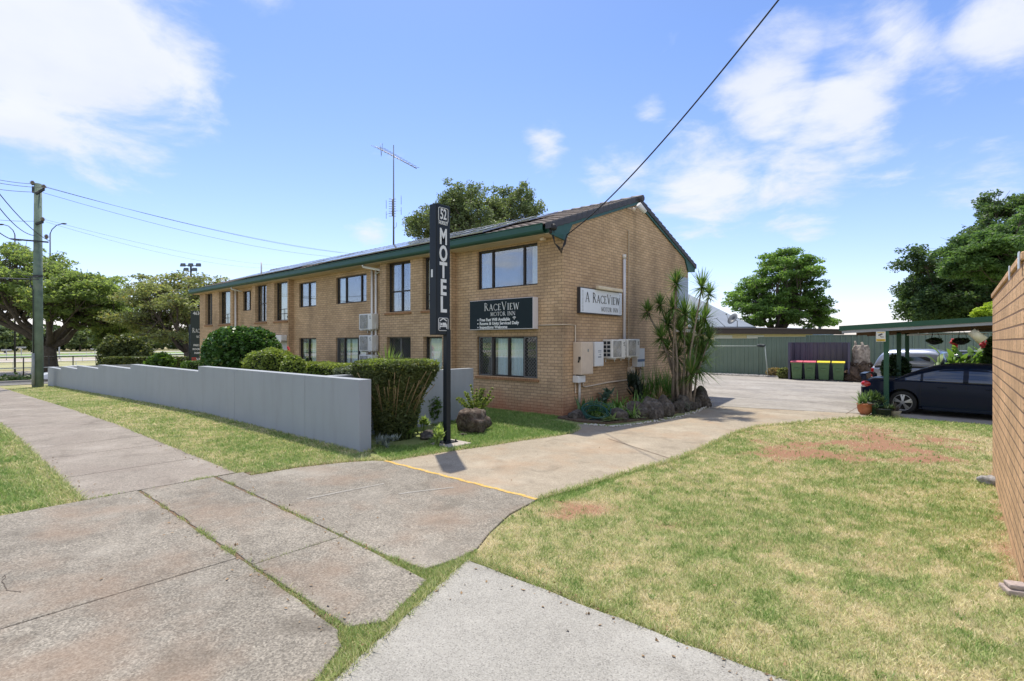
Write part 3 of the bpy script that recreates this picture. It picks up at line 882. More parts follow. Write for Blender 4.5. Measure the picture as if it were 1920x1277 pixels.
def build_paving():
    # crossover: three strips of old slabs with gaps between
    a = .022
    S = []
    S.append(ring([(-8.46, -3), (-5.13, -3), (-5.13, 1.985), (-8.46, 2.0)], [0, .006, a, .02], 1))
    S.append(ring([(-5.115, -3), (-2.35, -3), (-2.93, 1.6), (-3.12, 1.87), (-3.3, 1.955), (-4.2, 1.98), (-5.115, 1.992)], [0, .02, .02, .02, .012, .012, .004], 2))
    S.append(ring([(-8.46, 2.035), (-4.868, 2.025), (-4.868, 2.91), (-8.46, 2.95)], [a, .006, a, .02], 3))
    S.append(ring([(-4.858, 2.012), (-4.1, 2.022), (-3.30, 2.02), (-3.15, 2.24), (-3.43, 2.86), (-4.858, 2.915)], [.012, .012, .02, .02, .014, .004], 4))
    top = [(-8.44, 2.99), (-4.7, 2.935), (-3.95, 2.94), (-3.60, 3.0), (-3.55, 3.32)] + PG((893, 1033), (918, 1001), (956, 966), (1008, 938.5))[:] + [(-4.12, 5.26), (-7.36, 5.24)] + PG((700, 866), (640, 870), (560, 879), (470, 894)) + [(-8.44, 3.36)]
    S.append(top)
    SLABS.extend(S)
    slab('driveway_crossover', S, M_OLD, CROSS_TOP, bevel=.005)
    # dirt that has filled the joints
    mb = MB(); mb.prism([(-8.45, -3), (-2.95, -3), (-3.2, 1.7), (-3.75, 2.6), (-3.9, 3.0), (-4.3, 5.2), (-8.0, 5.0), (-8.45, 3.3)], -.05, .010)
    o = mb.build('joint_dirt', concrete_mat('packed joint dirt', (.17, .12, .08), agg=.3, agg_scale=60, stain=(.26, .13, .07), stain_amt=.6)); o['kind'] = 'structure'
    # footpath to the left, one slab every 1.5 m or so
    P = []; x = -8.50; k = 0
    widths = [1.6, 1.9, 1.35, 1.9, 1.5, 2.0, 1.7]
    while x > -43:
        w = widths[k % 7]
        P.append(ring([(x - w + .022, 1.43), (x, 1.43), (x, 3.28), (x - w + .022, 3.28)], [.02, .004, .025, .004], 40 + k))
        x -= w; k += 1
    slab('footpath', P, M_PATH, .02, bevel=.004)
    # new pale path in front of the camera
    slab('pale_footpath', [ring([(-3.46, 3.37), (-2.82, 1.62), (-2.2, -3), (9, -3), (9, 3.40), (-.77, 3.42), (-1.5, 3.38), (-2.6, 3.38)], [.012, .01, 0, 0, .02, .02, .02, .02], 70)], M_NEWPATH, .026)
    # inner driveway and yard
    left = MOTEL_LAWN[:11]
    bed = GARDEN_EDGE
    drive = [(-7.36, 5.28)] + left[1:] + bed[:5] + PG((1334, 762)) + [(-1.9, 17.6)] + list(reversed(DRIVE_R[:-1]))
    # joint between drive and yard follows a line across
    slab('driveway', [drive], M_DRIVE, .012)
    b5 = PG((1334, 761.5))[0]
    yard = [(b5[0], b5[1] + .0), (-1.93, 17.63), (-1.05, 17.38), (.6, 17.3), (8, 17.25), (8, 33.6), (-15.8, 33.6), (-15.8, 20.6), (-7.0, 20.6), (GARDEN_EDGE[7][0], GARDEN_EDGE[7][1]), (GARDEN_EDGE[6][0], GARDEN_EDGE[6][1])]
    slab('concrete_yard', [yard], M_YARD, .0155)
    # small slab path from drive to the motel corner
    # yellow line painted across the drive mouth
    my = mat('worn yellow paint', (.58, .36, .07), rough=.7, var=.22, scale=25, stain=(.42, .36, .28), stain_scale=14, stain_amt=.75)
    mb = MB()
    n = 30
    for i in range(n):
        x0 = -7.38 + (3.28) * i / n; x1 = -7.38 + 3.28 * (i + 1) / n
        w = .05
        y0 = 5.265 + .012 * math.sin(i * 1.7)
        mb.quad((x0, y0 - w, CROSS_TOP + .004), (x1, y0 - w, CROSS_TOP + .004), (x1, y0 + w * .3, CROSS_TOP + .004), (x0, y0 + w * .3, CROSS_TOP + .004))
    o = mb.build('yellow_line', my); o['kind'] = 'structure'
    # faint chalk-white scrapes on the crossover
    mw = mat('pale scrape', (.32, .30, .265), rough=.9, var=.3, scale=40, stain=(.25, .225, .187), stain_scale=10, stain_amt=1)
    for pts in (((1495, 452), (1560, 443), (1700, 427)), ((1150, 470), (1300, 440), (1440, 413))):
        mb = MB()
        q = [atG(px / 2, 700 + py / 2, CROSS_TOP + .004) for px, py in pts]
        for A, B in zip(q, q[1:]):
            d = (B - A).normalized()* 1.0; d = d.cross(Vector((0, 0, 1))) * .022
            mb.quad(A - d, B - d, B + d, A + d)
        o = mb.build('scrape_mark', mw); o['kind'] = 'structure'
    # hairline cracks in the old slabs
    mc = mat('crack dirt', (.10, .08, .065), rough=1, var=.3, scale=30)
    mb = MB()
    for pts in (((0, 1083), (8, 1078), (6, 1098), (14, 1106), (40, 1110)), ((80, 832), (110, 834), (140, 829))):
        q = [atG(px, py, CROSS_TOP + .0035) for px, py in pts]; f = []
        for A, B in zip(q, q[1:]):
            for i in range(7):
                u = i / 7; w = A.lerp(B, u); f.append(w + Vector((mnoise.noise(w * 9), mnoise.noise(w * 9 + Vector((5, 5, 5))), 0)) * .022)
        f.append(q[-1])
        for A, B in zip(f, f[1:]):
            d = (B - A).normalized().cross(Vector((0, 0, 1))) * .0028; mb.quad(A - d, B - d, B + d, A + d)
    o = mb.build('slab_crack', mc); o['kind'] = 'structure'
    # concrete joints drawn as dark lines across the drive
    mt = mat('dark joint line', (.17, .12, .085), rough=1, var=.3, scale=30)
    mb = MB()
    for p in (((1140, 822), (1265, 862)), ((1586, 776), (1617, 758)), ((1330, 765), (1600, 783))):
        A, B = atG(*p[0], .0195), atG(*p[1], .0195)
        d = (B - A).normalized().cross(Vector((0, 0, 1))) * .008
        mb.quad(A - d, B - d, B + d, A + d)
    o = mb.build('concrete_joint', mt); o['kind'] = 'structure'
    # street on the left, its kerb, the far verge
    ma = mat('asphalt', (.13, .125, .12), rough=.9, var=.12, scale=3, bump=.4, bscale=60)
    mb = MB(); ys = [-300, 500]
    mb.quad((-57, -300, gz(-57) + .01), (-46, -300, gz(-46) + .01), (-46, 500, gz(-46) + .01), (-57, 500, gz(-57) + .01))
    o = mb.build('side_street', ma); o['kind'] = 'structure'
    mk = mat('kerb concrete', (.36, .34, .31), rough=.9, var=.15)
    mb = MB(); mb.box(-57.35, -57.02, -300, 500, gz(-57) - .1, gz(-57) + .15); mb.box(-46.0, -45.7, -300, 500, gz(-46) - .1, gz(-46) + .06)
    o = mb.build('kerb', mk); o['kind'] = 'structure'
    # racecourse flat: dirt tracks and mown strips
    msand = mat('sand track', (.42, .37, .31), rough=1, var=.1, scale=.5)
    mpale = mat('dry infield grass', (.34, .33, .17), rough=1, var=.2, scale=.2)
    mgrn = mat('track turf', (.17, .27, .085), rough=1, var=.2, scale=.2)
    for nm, x0, x1, mm in (('sand_track', -86, -70, msand), ('infield', -118, -90, mpale), ('sand_track', -150, -122, msand), ('turf_track', -200, -155, mgrn), ('infield', -300, -205, mpale)):
        mb = MB(); mb.quad((x1, -600, -1.5 + .02), (x0, -600, -1.5 + .02), (x0, 900, -1.5 + .02), (x1, 900, -1.5 + .02))
        if nm == 'sand_track' and x1 == -70:
            mb = MB(); mb.quad((-76, -600, -1.48), (-86, -600, -1.48), (-86, 900, -1.48), (-76, 900, -1.48))
        o = mb.build(nm, mm); o['kind'] = 'structure'
    # low far hills
    mh = mat('distant hills', (.10, .15, .11), rough=1, var=.25, scale=.01)  # distance haze is put into the blue-green colour
    mb = MB()
    for (D, h, sd) in ((2600, 34, 1), (1500, 17, 2)):
        n = 90; vs = []
        for i in range(n + 1):
            a = R(60 + 170 * i / n)
            hh = h * (.55 + .9 * fbm(np.array([i * .11]), np.array([sd * 3.]), 1., 9)[0])
            for (dd, z) in ((D, -3), (D * 1.05, hh), (D * 1.2, hh * .9), (D * 1.3, -3)):
                vs.append((math.cos(a) * dd, math.sin(a) * dd, z))
        fs = []
        for i in range(n):
            for k in range(3):
                fs.append((i * 4 + k, (i + 1) * 4 + k, (i + 1) * 4 + k + 1, i * 4 + k + 1))
        mb.add(vs, fs, True)
    o = mb.build('hills', mh); o['kind'] = 'structure'


def grass_blades(name, polys, dens, m, hgt=.035, wid=.006, label=None, cat='grass', zt=0.0, near=None, mask=True, seed=3, forced=None, edge=0, maxd=60, exclude=()):
    rs = np.random.default_rng(seed); VV = []
    for poly in polys:
        px = np.array([p[0] for p in poly]); py = np.array([p[1] for p in poly])
        x0, x1, y0, y1 = px.min(), px.max(), py.min(), py.max()
        x0 = max(x0, -40)
        # cells so that density can fall with distance
        n = int((x1 - x0) * (y1 - y0) * dens)
        if n > 6000000: n = 6000000
        x = x0 + (x1 - x0) * rs.random(n); y = y0 + (y1 - y0) * rs.random(n)
        d = np.hypot(x, y)
        keep = (rs.random(n) < np.clip((4.5 / np.maximum(d, .1)) ** 1.5, .012, 1)) & (d < maxd) & ((-.653 * x + .757 * y) > 1.2)
        x, y = x[keep], y[keep]
        k = in_poly(x, y, poly); x, y = x[k], y[k]
        for q in exclude:
            k = ~in_poly(x, y, q); x, y = x[k], y[k]
        if mask:
            s = soil_at(x, y); k = rs.random(len(x)) > s * .93; x, y = x[k], y[k]
        VV.append((x, y))
    x = np.concatenate([a for a, b in VV]); y = np.concatenate([b for a, b in VV]); n = len(x)
    d = np.hypot(x, y)
    dry = dry_at(x, y) - lush(x, y) if forced is None else np.full(n, forced)
    dry = np.clip(dry + rs.normal(size=n) * .28, 0, 1)
    k = np.clip(d / 5.5, 1, 4)
    h = hgt * (.55 + .9 * rs.random(n)) * np.where(dry > .7, .8, 1.05) * np.clip(k, 1, 1.15)
    w = wid * (.7 + .6 * rs.random(n)) * k ** .9
    a = rs.random(n) * 2 * np.pi
    lean = .25 + 1.35 * rs.random(n) ** 1.3
    la = rs.random(n) * 2 * np.pi
    z = np.interp(x, [g[0] for g in GX], [g[1] for g in GX]) + zt
    B = np.stack([x, y, z], 1)
    s = np.stack([np.cos(a), np.sin(a), np.zeros(n)], 1) * w[:, None] * .5
    tip = B + np.stack([np.cos(la) * lean * h, np.sin(la) * lean * h, h], 1)
    mid = B * .5 + tip * .5; mid[:, 2] += h * .14
    V = np.stack([B - s, B + s, mid + s * .8, mid - s * .8, tip], 1).reshape(-1, 3)
    i = np.arange(n) * 5
    F = np.concatenate([np.stack([i, i + 1, i + 2], 1), np.stack([i, i + 2, i + 3], 1), np.stack([i + 3, i + 2, i + 4], 1)])
    o = fast_mesh(name, V, F, m, attr={'dry': np.repeat(dry, 5)})
    tag(o, label, cat, kind='stuff')
    print(name, n)
    return o


def grass_mat():
    m, nt, b = _mat('grass blades'); N, L = nt.nodes.new, nt.links.new
    out = nt.nodes['Material Output']
    a = N('ShaderNodeAttribute'); a.attribute_name = 'dry'
    g = N('ShaderNodeNewGeometry')
    cr = N('ShaderNodeValToRGB'); e = cr.color_ramp.elements
    e[0].position = 0; e[0].color = (.21, .32, .085, 1)
    e[1].position = 1; e[1].color = (.72, .63, .41, 1)
    q = e.new(.35); q.color = (.37, .43, .16, 1)
    q = e.new(.62); q.color = (.53, .51, .25, 1)
    L(a.outputs['Fac'], cr.inputs[0])
    mr = N('ShaderNodeMapRange'); mr.inputs['To Min'].default_value = .8; mr.inputs['To Max'].default_value = 1.4; L(g.outputs['Random Per Island'], mr.inputs['Value'])
    sc = N('ShaderNodeVectorMath'); sc.operation = 'SCALE'; L(cr.outputs[0], sc.inputs[0]); L(mr.outputs[0], sc.inputs['Scale'])
    L(sc.outputs[0], b.inputs['Base Color']); b.inputs['Roughness'].default_value = .6; b.inputs['Specular IOR Level'].default_value = .3
    tr = N('ShaderNodeBsdfTranslucent'); L(sc.outputs[0], tr.inputs[0])
    ms = N('ShaderNodeMixShader'); ms.inputs[0].default_value = .35; L(b.outputs[0], ms.inputs[1]); L(tr.outputs[0], ms.inputs[2]); L(ms.outputs[0], out.inputs[0])
    return m


def build_grass():
    gm = grass_mat(); PP = atG(838, 832)
    grass_blades('lawn_grass', [RLAWN, RLAWN2, [(.38, 10.9), (6, 10.9), (6, 17.3), (.38, 17.3)]], 7500, gm, hgt=.030, wid=.005, label='patchy sunlit lawn with straw and red bare spots right of the driveway')
    grass_blades('motel_lawn_grass', [MOTEL_LAWN], 9000, gm, hgt=.045, wid=.006, label='green lawn around the black sign pole and rock by the motel', seed=4, maxd=22, mask=False, exclude=[[(PP.x - .2, PP.y - .32), (PP.x + .44, PP.y - .32), (PP.x + .44, PP.y + .32), (PP.x - .2, PP.y + .32)], PG((690, 838), (780, 838), (815, 824), (822, 800), (760, 790), (700, 790))])
    grass_blades('verge_grass', [VERGE], 9000, gm, hgt=.036, wid=.006, label='yellowish mown grass strip between grey wall and footpath', seed=5, mask=False)
    grass_blades('roadside_grass', [[(-8.48, 1.42), (-26, 1.42), (-26, -3), (-8.55, -3)]], 8000, gm, hgt=.045, wid=.006, label='green grass left of the footpath at the left picture edge', seed=6, mask=False)
    th = []
    rs = random.Random(5)
    for a, b, w, nseg in CRACK_THIN:
        q = a; n = 26
        up = []; lo = []
        for i in range(n + 1):
            u = i / n; x = a[0] + (b[0] - a[0]) * u; y = a[1] + (b[1] - a[1]) * u
            ww = w * max(.01, mnoise.noise(Vector((u * 9, a[1] * 5, 1))) * 1.8 - .05)
            dx, dy = (0, 1) if abs(b[0] - a[0]) > abs(b[1] - a[1]) else (1, 0)
            up.append((x + dx * ww, y + dy * ww)); lo.append((x - dx * ww, y - dy * ww))
        th.append(up + lo[::-1])
    grass_blades('crack_grass', [[(-5.0, -1), (-2.4, -1), (-2.6, 3.4), (-3.55, 3.62), (-3.75, 3.5), (-5.0, 3.1)]], 15000, gm, hgt=.034, wid=.005, exclude=SLABS + [PALE, RLAWN], label='grass and weeds growing in the gaps between the concrete slabs', seed=8, mask=False, forced=.3)
    grass_blades('crack_grass', th, 30000, gm, hgt=.035, wid=.005, label='thin weedy grass in the long joints of the concrete crossover', seed=18, mask=False, forced=.35)
    # broadleaf weeds and longer tufts dotted in the lawns, dry leaf litter on the paving
    rs = random.Random(31); mb = MB(); n = 0
    while n < 210:
        x, y = rs.uniform(-4, 1), rs.uniform(3.4, 15)
        if not in_poly(np.array([x]), np.array([y]), RLAWN)[0]: continue
        n += 1; s = rs.uniform(.5, 1)
        rosette(mb, (x, y, 0), rs.randint(7, 13), .075 * s, .013 * s, 5, 75, .5, rs, .06)
    for q in range(60):
        x, y = rs.uniform(-16, -8.6), rs.uniform(3.4, 5.2); rosette(mb, (x, y, gz(x)), 9, .06, .012, 5, 75, .5, rs, .06)
    tag(mb.build('lawn_weeds', leaf_mat('weed leaf', (.07, .16, .03), (.20, .33, .07), trans=.3)), 'small broad leaved weeds and tufts dotted through the lawns', 'weeds', kind='stuff')
    C = []
    for q in range(420):
        e = rs.random()
        if e < .35: x, y = rs.uniform(-8.3, -3), rs.choice((2.0, 2.95)) + rs.gauss(0, .09)
        elif e < .6: x, y = rs.uniform(-3.4, .5), 3.38 + rs.gauss(0, .10)
        elif e < .8: x, y = rs.uniform(-12, -8.5), rs.choice((1.5, 3.2)) + rs.gauss(0, .10)
        else: x, y = rs.uniform(-8, -1), rs.uniform(.5, 9)
        C.append((x, y, .033 + max(0, gz(x) * 0) + gz(x)))
    o = leaves('leaf_litter', mat('dry leaf litter', (.26, .17, .09), rough=.9, var=.5, scale=30), np.array(C), .016, elong=1.8, up=2.5)
    tag(o, 'tiny dry leaves and debris scattered along the paving edges and joints', 'leaf litter', kind='stuff')
    # ragged longer tufts along paving edges
    ed = []
    for line in (DRIVE_R, MOTEL_LAWN[:10], PG((470, 892), (560, 877), (640, 868), (700, 864), (727, 866)), [(-8.45, 3.3), (-20, 3.3)], [(-8.48, 1.40), (-20, 1.40)], [(-3.42, 3.42), (.3, 3.44)], [(-3.47, 3.36), (-2.83, 1.62), (-2.3, -1)], [(-42, 5.37), (-8.37, 5.37)], [(-8.35, 5.65), (-8.15, 5.36)]):
        for (xa, ya), (xb, yb) in zip(line, line[1:]):
            d = math.hypot(xb - xa, yb - ya)
            if d < 1e-3: continue
            nx_, ny_ = -(yb - ya) / d * .045, (xb - xa) / d * .045
            ed.append([(xa + nx_, ya + ny_), (xb + nx_, yb + ny_), (xb - nx_, yb - ny_), (xa - nx_, ya - ny_)])
    grass_blades('edge_grass', ed, 9000, gm, hgt=.055, wid=.006, label='longer ragged grass along the paving and wall edges', seed=9, mask=False, forced=.5)

# ================================================================== MOTEL
FY = 11.52            # front wall plane (its outer face)
BY = 11.28            # face of the projecting bays
GXP = -8.10           # gable wall plane
LX = -34.6            # left end
RY = 20.10            # rear wall
TOPZ = 4.93           # wall top under the soffit
RIDGE = (15.80, 6.83)
EAVE = (10.93, 5.13)

M_BRICK = brick_mat('tan brick', (.61, .425, .262), (.50, .342, .205), (.235, .165, .11), .24, .086, .007, base_red=(.36, .10, .045), dark_stain=.45)
M_SILL = brick_mat('sill brick', (.40, .215, .105), (.33, .17, .08), (.17, .10, .06), .08, .30, .006)
M_GREEN = mat('green gutter paint', (.018, .080, .058), rough=.45, var=.12, scale=3, spec=.5)
M_SOFFIT = mat('cream soffit', (.60, .47, .33), rough=.8, var=.05)
M_TILE = mat('grey brown roof tile', (.135, .105, .098), rough=.75, var=.3, scale=5, stain=(.24, .19, .17), stain_scale=2.5, stain_amt=.5)
M_VERGE = mat('dark verge tile', (.062, .060, .070), rough=.6, var=.2, scale=8, stain=(.12, .11, .11), stain_amt=.5)
M_FRAME = mat('brown window frame', (.035, .028, .024), rough=.4, var=.1)
M_WHITEP = mat('white painted pipe', (.74, .73, .71), rough=.5, var=.06, scale=4, stain=(.5, .45, .38), stain_scale=3, stain_amt=.35)
M_CREAMP = mat('cream pipe', (.66, .56, .44), rough=.5, var=.06)
M_GLASS = glass_mat('window glass', refl=.04, tint=(.93, .96, .96))
M_GLASS_SKY = glass_mat('reflecting window glass', refl=.12, tint=(.88, .91, .92))
M_DARKROOM = mat('dark room', (.012, .012, .013), rough=1, var=0)  # near-black colour stands in for the unlit room behind the pane
M_CURTAIN_W = mat('white sheer curtain', (.85, .85, .83), rough=.9, var=.05)
M_CURTAIN_B = mat('blue grey curtain', (.62, .72, .76), rough=.9, var=.06)
M_CURTAIN_D = mat('dark grey curtain', (.30, .31, .33), rough=.9, var=.08)
M_MESH = mat('security mesh bars', (.16, .155, .15), rough=.5, metal=.3, var=.05)


def xf(px, Y=FY): return atY(px, HY, Y).x
def zf(px, py, Y=FY): return atY(px, py, Y).z


def wall_face(mb, x0, x1, z0, z1, Y, openings, depth=.12, axis='x'):
    """front-facing wall sheet with recessed openings; outside is -Y (axis x) or +X (axis y)"""
    us = sorted(set([x0, x1] + [u for o in openings for u in (o[0], o[1])])); vs = sorted(set([z0, z1] + [v for o in openings for v in (o[2], o[3])]))
    P = (lambda u, v, d=0: (u, Y + d, v)) if axis == 'x' else (lambda u, v, d=0: (Y - d, u, v))
    for a, b in zip(us, us[1:]):
        for c, d in zip(vs, vs[1:]):
            uc, vc = (a + b) / 2, (c + d) / 2
            if any(o[0] < uc < o[1] and o[2] < vc < o[3] for o in openings): continue
            mb.quad(P(a, c), P(b, c), P(b, d), P(a, d))
    for o in openings:
        a, b, c, d = o[:4]
        mb.quad(P(a, c), P(a, c, depth), P(a, d, depth), P(a, d))
        mb.quad(P(b, c, depth), P(b, c), P(b, d), P(b, d, depth))
        mb.quad(P(a, d), P(a, d, depth), P(b, d, depth), P(b, d))
        mb.quad(P(a, c, depth), P(a, c), P(b, c), P(b, c, depth))


def curtain(x0, x1, z0, z1, Y, waves=9, amp=.03):
    mb = MB(); n = max(8, int(waves * 8)); vs = []
    for i in range(n + 1):
        u = i / n; x = x0 + (x1 - x0) * u
        y = Y + amp * math.sin(u * waves * 2 * math.pi + math.sin(u * 17) * .8) + amp * .4 * math.sin(u * waves * 5.3 * math.pi)
        vs += [(x, y, z0), (x, y + .01, z1)]
    mb.add(vs, [(2 * i, 2 * i + 2, 2 * i + 3, 2 * i + 1) for i in range(n)], True)
    return mb


def window(bld, x0, x1, z0, z1, Y, mull=(), curtains=(), rails=(), glass=None, mesh=(), sill=True, depth=.12, bars=False):
    """aluminium window set back in its opening. mull: fractions of vertical bars; curtains: (from, to, material)"""
    fy = Y + depth - .05
    w = .045
    mb = MB()
    mb.box(x0, x0 + w, fy, fy + .06, z0, z1); mb.box(x1 - w, x1, fy, fy + .06, z0, z1)
    mb.box(x0 + w, x1 - w, fy, fy + .06, z0, z0 + w); mb.box(x0 + w, x1 - w, fy, fy + .06, z1 - w, z1)
    for u in mull:
        x = x0 + (x1 - x0) * u; mb.box(x - .028, x + .028, fy - .012, fy + .055, z0 + w, z1 - w)
    for u in rails:
        z = z0 + (z1 - z0) * u
        mb.box(x0 + w, x1 - w, fy - .006, fy + .05, z - .022, z + .022)
    if bars:
        for u in (.18, .30):
            z = z0 + (z1 - z0) * u
            mb.box(x0 + w, x1 - w, fy + .001, fy + .02, z - .012, z + .012)
        mb.box((x0 + x1) / 2 - .01, (x0 + x1) / 2 + .01, fy + .002, fy + .021, z0 + w, z0 + (z1 - z0) * .3)
    f = mb.build('window', M_FRAME, bld, world=True, bevel=.004, segs=1)
    g = MB(); g.box(x0 + w, x1 - w, fy + .03, fy + .036, z0 + w, z1 - w)
    child_of_part(g, 'pane', glass or M_GLASS, f, world=True)
    for a, b, m in curtains:
        c = curtain(x0 + (x1 - x0) * a, x0 + (x1 - x0) * b, z0 + .02, z1 - .06, Y + depth + .06, waves=max(2, (b - a) * (x1 - x0) * 5.5))
        child_of_part(c, 'curtain', m, f, world=True)
    for a, b in mesh:     # diamond grille screen
        g = MB(); xa, xb = x0 + (x1 - x0) * a, x0 + (x1 - x0) * b; s = .105; yy = fy - .02
        za, zb = z0 + .03, z1 - .03
        W_, H_ = xb - xa, zb - za
        for sg in (1, -1):
            k = -int(H_ / s) - 1
            while k * s < W_ + H_:
                # line u = k*s + v  (sg=1) ; u = k*s - v + H (sg=-1)
                pts = []
                v0, v1 = 0., H_
                u0 = k * s
                if sg == 1:
                    va = max(0, -u0); vb = min(H_, W_ - u0)
                    if vb > va: pts = [(u0 + va, va), (u0 + vb, vb)]
                else:
                    va = max(0, u0 - W_); vb = min(H_, u0)
                    if vb > va: pts = [(u0 - va, va), (u0 - vb, vb)]
                if pts:
                    A, B = [(xa + u, yy + (.002 if sg > 0 else -.003), za + v) for u, v in pts]
                    if (Vector(A) - Vector(B)).length > .03: g.bar(A, B, .009, .006, up=(0, 1, 0))
                k += 1
        g.box(xa, xa + .03, yy - .012, yy + .012, z0 + .01, z1 - .01); g.box(xb - .03, xb, yy - .012, yy + .012, z0 + .01, z1 - .01)
        g.box(xa + .03, xb - .03, yy - .012, yy + .012, z0 + .01, z0 + .04); g.box(xa + .03, xb - .03, yy - .012, yy + .012, z1 - .04, z1 - .01)
        child_of_part(g, 'security_screen', M_MESH, f, world=True)
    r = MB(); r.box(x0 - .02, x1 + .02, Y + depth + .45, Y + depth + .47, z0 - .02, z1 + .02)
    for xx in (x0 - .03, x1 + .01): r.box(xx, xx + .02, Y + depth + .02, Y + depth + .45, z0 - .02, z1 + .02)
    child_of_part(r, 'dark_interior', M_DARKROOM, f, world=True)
    if sill:
        s = MB(); s.ext([(x0 - .06, Y - .045, z0 - .095), (x0 - .06, Y + .10, z0 - .095), (x0 - .06, Y + .10, z0 - .004), (x0 - .06, Y - .045, z0 - .03)], (x1 - x0 + .12, 0, 0))
        s.build('sill', M_SILL, bld, world=True)
    return f


def roof_z(y):
    k = (RIDGE[1] - EAVE[1]) / (RIDGE[0] - EAVE[0])
    return EAVE[1] + k * (y - EAVE[0]) if y <= RIDGE[0] else RIDGE[1] - k * (y - RIDGE[0])


def build_motel():
    bld = thing('motel_building', 'long two storey tan brick motel with green gutter and tiled gable roof', 'building', (-8.1, 11.52, 0))
    wall = MB()
    zt1 = 4.89; zb1 = 3.67
    bay = {}
    # ---- main wall A, behind it nothing; openings (x0, x1, z0, z1)
    X = lambda p: xf(p)
    XB = lambda p: xf(p, BY)
    A = [(X(895), X(1008), 3.67, 4.87), (X(895), X(1008), 1.01, 2.21)]
    bayA = (XB(712), XB(846)); bayB = (XB(473), XB(541)); bayC = (LX, XB(436))
    wall_face(wall, bayA[1], GXP, -.3, TOPZ, FY, A)
    B = [(X(630), X(687), 3.62, 4.72), (X(630), X(687), 1.02, 2.22), (X(560.5), X(592.5), 3.62, 4.72), (X(561), X(593), 1.02, 2.22)]
    wall_face(wall, bayB[1], bayA[0], -.5, TOPZ, FY, B)
    C = [(X(455.5), X(470.5), 3.70, 4.75)]
    wall_face(wall, bayC[1], bayB[0], -.8, TOPZ, FY, C)
    a1 = [(XB(724), XB(769.5), 3.12, 4.90), (XB(792), XB(829), 3.12, 4.90), (XB(725), XB(770), .45, 2.22), (XB(793.5), XB(829), .45, 2.22)]
    wall_face(wall, bayA[0], bayA[1], -.3, TOPZ, BY, a1, depth=.2)
    b1 = [(XB(478.5), XB(499.5), 3.05, 4.88), (XB(514), XB(540) - .05, 3.05, 4.88), (XB(512), XB(538), -.1, 2.35)]
    wall_face(wall, bayB[0], bayB[1], -.6, TOPZ, BY, b1, depth=.2)
    c1 = [(XB(384.8), XB(398), 3.05, 4.88), (XB(410.6), XB(431.5), 3.05, 4.88), (XB(384), XB(396), -.4, 2.2)]
    wall_face(wall, bayC[0], bayC[1], -.9, TOPZ, BY, c1, depth=.2)
    for xa in (bayA[0], bayA[1], bayB[0], bayB[1], bayC[1]):
        wall.quad((xa, BY, -.9), (xa, FY, -.9), (xa, FY, TOPZ), (xa, BY, TOPZ))
    # shallow pier joint at the right corner: control joint as a fine step
    wall.quad((X(1008) + .004, FY - .012, -.3), (GXP, FY - .012, -.3), (GXP, FY - .012, TOPZ), (X(1008) + .004, FY - .012, TOPZ))
    wall.quad((X(1008) + .004, FY, -.3), (X(1008) + .004, FY - .012, -.3), (X(1008) + .004, FY - .012, TOPZ), (X(1008) + .004, FY, TOPZ))
    # gable wall (right end) as one polygon, left gable, rear
    g = lambda x: [(x, FY - .012, -.3), (x, RY, -.3), (x, RY, TOPZ), (x, RY, roof_z(RY) - .14), (x, RIDGE[0], RIDGE[1] - .16), (x, FY - .012, roof_z(FY) - .14)]
    wall.quad(*g(GXP))
    wall.quad(*[p for p in reversed([(LX, BY if p[1] < FY + .01 else p[1], p[2] - .6 if p[2] < 0 else p[2]) for p in g(LX)])])
    wall.quad((GXP, RY, -.3), (LX, RY, -.9), (LX, RY, TOPZ), (GXP, RY, TOPZ))
    # floor slabs inside so no light leaks
    wall.quad((LX, FY + .65, TOPZ), (GXP, FY + .65, TOPZ), (GXP, RY, TOPZ), (LX, RY, TOPZ))
    wall.build('wall', M_BRICK, bld, world=True)

    CW, CB, CD = M_CURTAIN_W, M_CURTAIN_B, M_CURTAIN_D
    window(bld, A[0][0], A[0][1], 3.67, 4.87, FY, mull=(.25, .77), curtains=((.03, .22, CD), (.86, .98, CW)), glass=M_GLASS_SKY, sill=False)
    window(bld, A[1][0], A[1][1], 1.01, 2.21, FY, mull=(.26, .52, .77), curtains=((.30, .5, CB), (.53, .76, CB)), mesh=((.02, .25), (.78, .98)))
    window(bld, B[0][0], B[0][1], 3.62, 4.72, FY, mull=(.3, .8), curtains=((.03, .28, CB), (.82, .97, CD)), glass=M_GLASS_SKY, sill=False)
    window(bld, B[1][0], B[1][1], 1.02, 2.22, FY, mull=(.26, .7), curtains=((.22, .36, CB), (.42, .98, CB)), mesh=((.02, .26),))
    window(bld, B[2][0], B[2][1], 3.62, 4.72, FY, mull=(.52,), curtains=((.55, .97, CW), (.03, .3, CD)), glass=M_GLASS_SKY, sill=False)
    window(bld, B[3][0], B[3][1], 1.02, 2.22, FY, mull=(.5,), curtains=((.55, .8, CW), (.03, .2, CD)), sill=False)
    window(bld, C[0][0], C[0][1], 3.70, 4.75, FY, mull=(.7,), sill=False)
    window(bld, a1[0][0], a1[0][1], 3.12, 4.90, BY, mull=(.53,), rails=(.42,), curtains=((.05, .25, CD), (.7, .98, CD)), glass=M_GLASS_SKY, depth=.2)
    window(bld, a1[1][0], a1[1][1], 3.12, 4.90, BY, mull=(), curtains=((.03, .97, CW),), bars=True, depth=.2)
    window(bld, a1[2][0], a1[2][1], .45, 2.22, BY, mull=(.5,), mesh=((.02, .5), (.5, .98)), curtains=(), depth=.2)
    window(bld, a1[3][0], a1[3][1], .45, 2.22, BY, curtains=((.03, .97, CW),), depth=.2)
    window(bld, b1[0][0], b1[0][1], 3.05, 4.88, BY, mull=(.5,), rails=(.5,), curtains=((.03, .5, CD),), glass=M_GLASS_SKY, depth=.2)
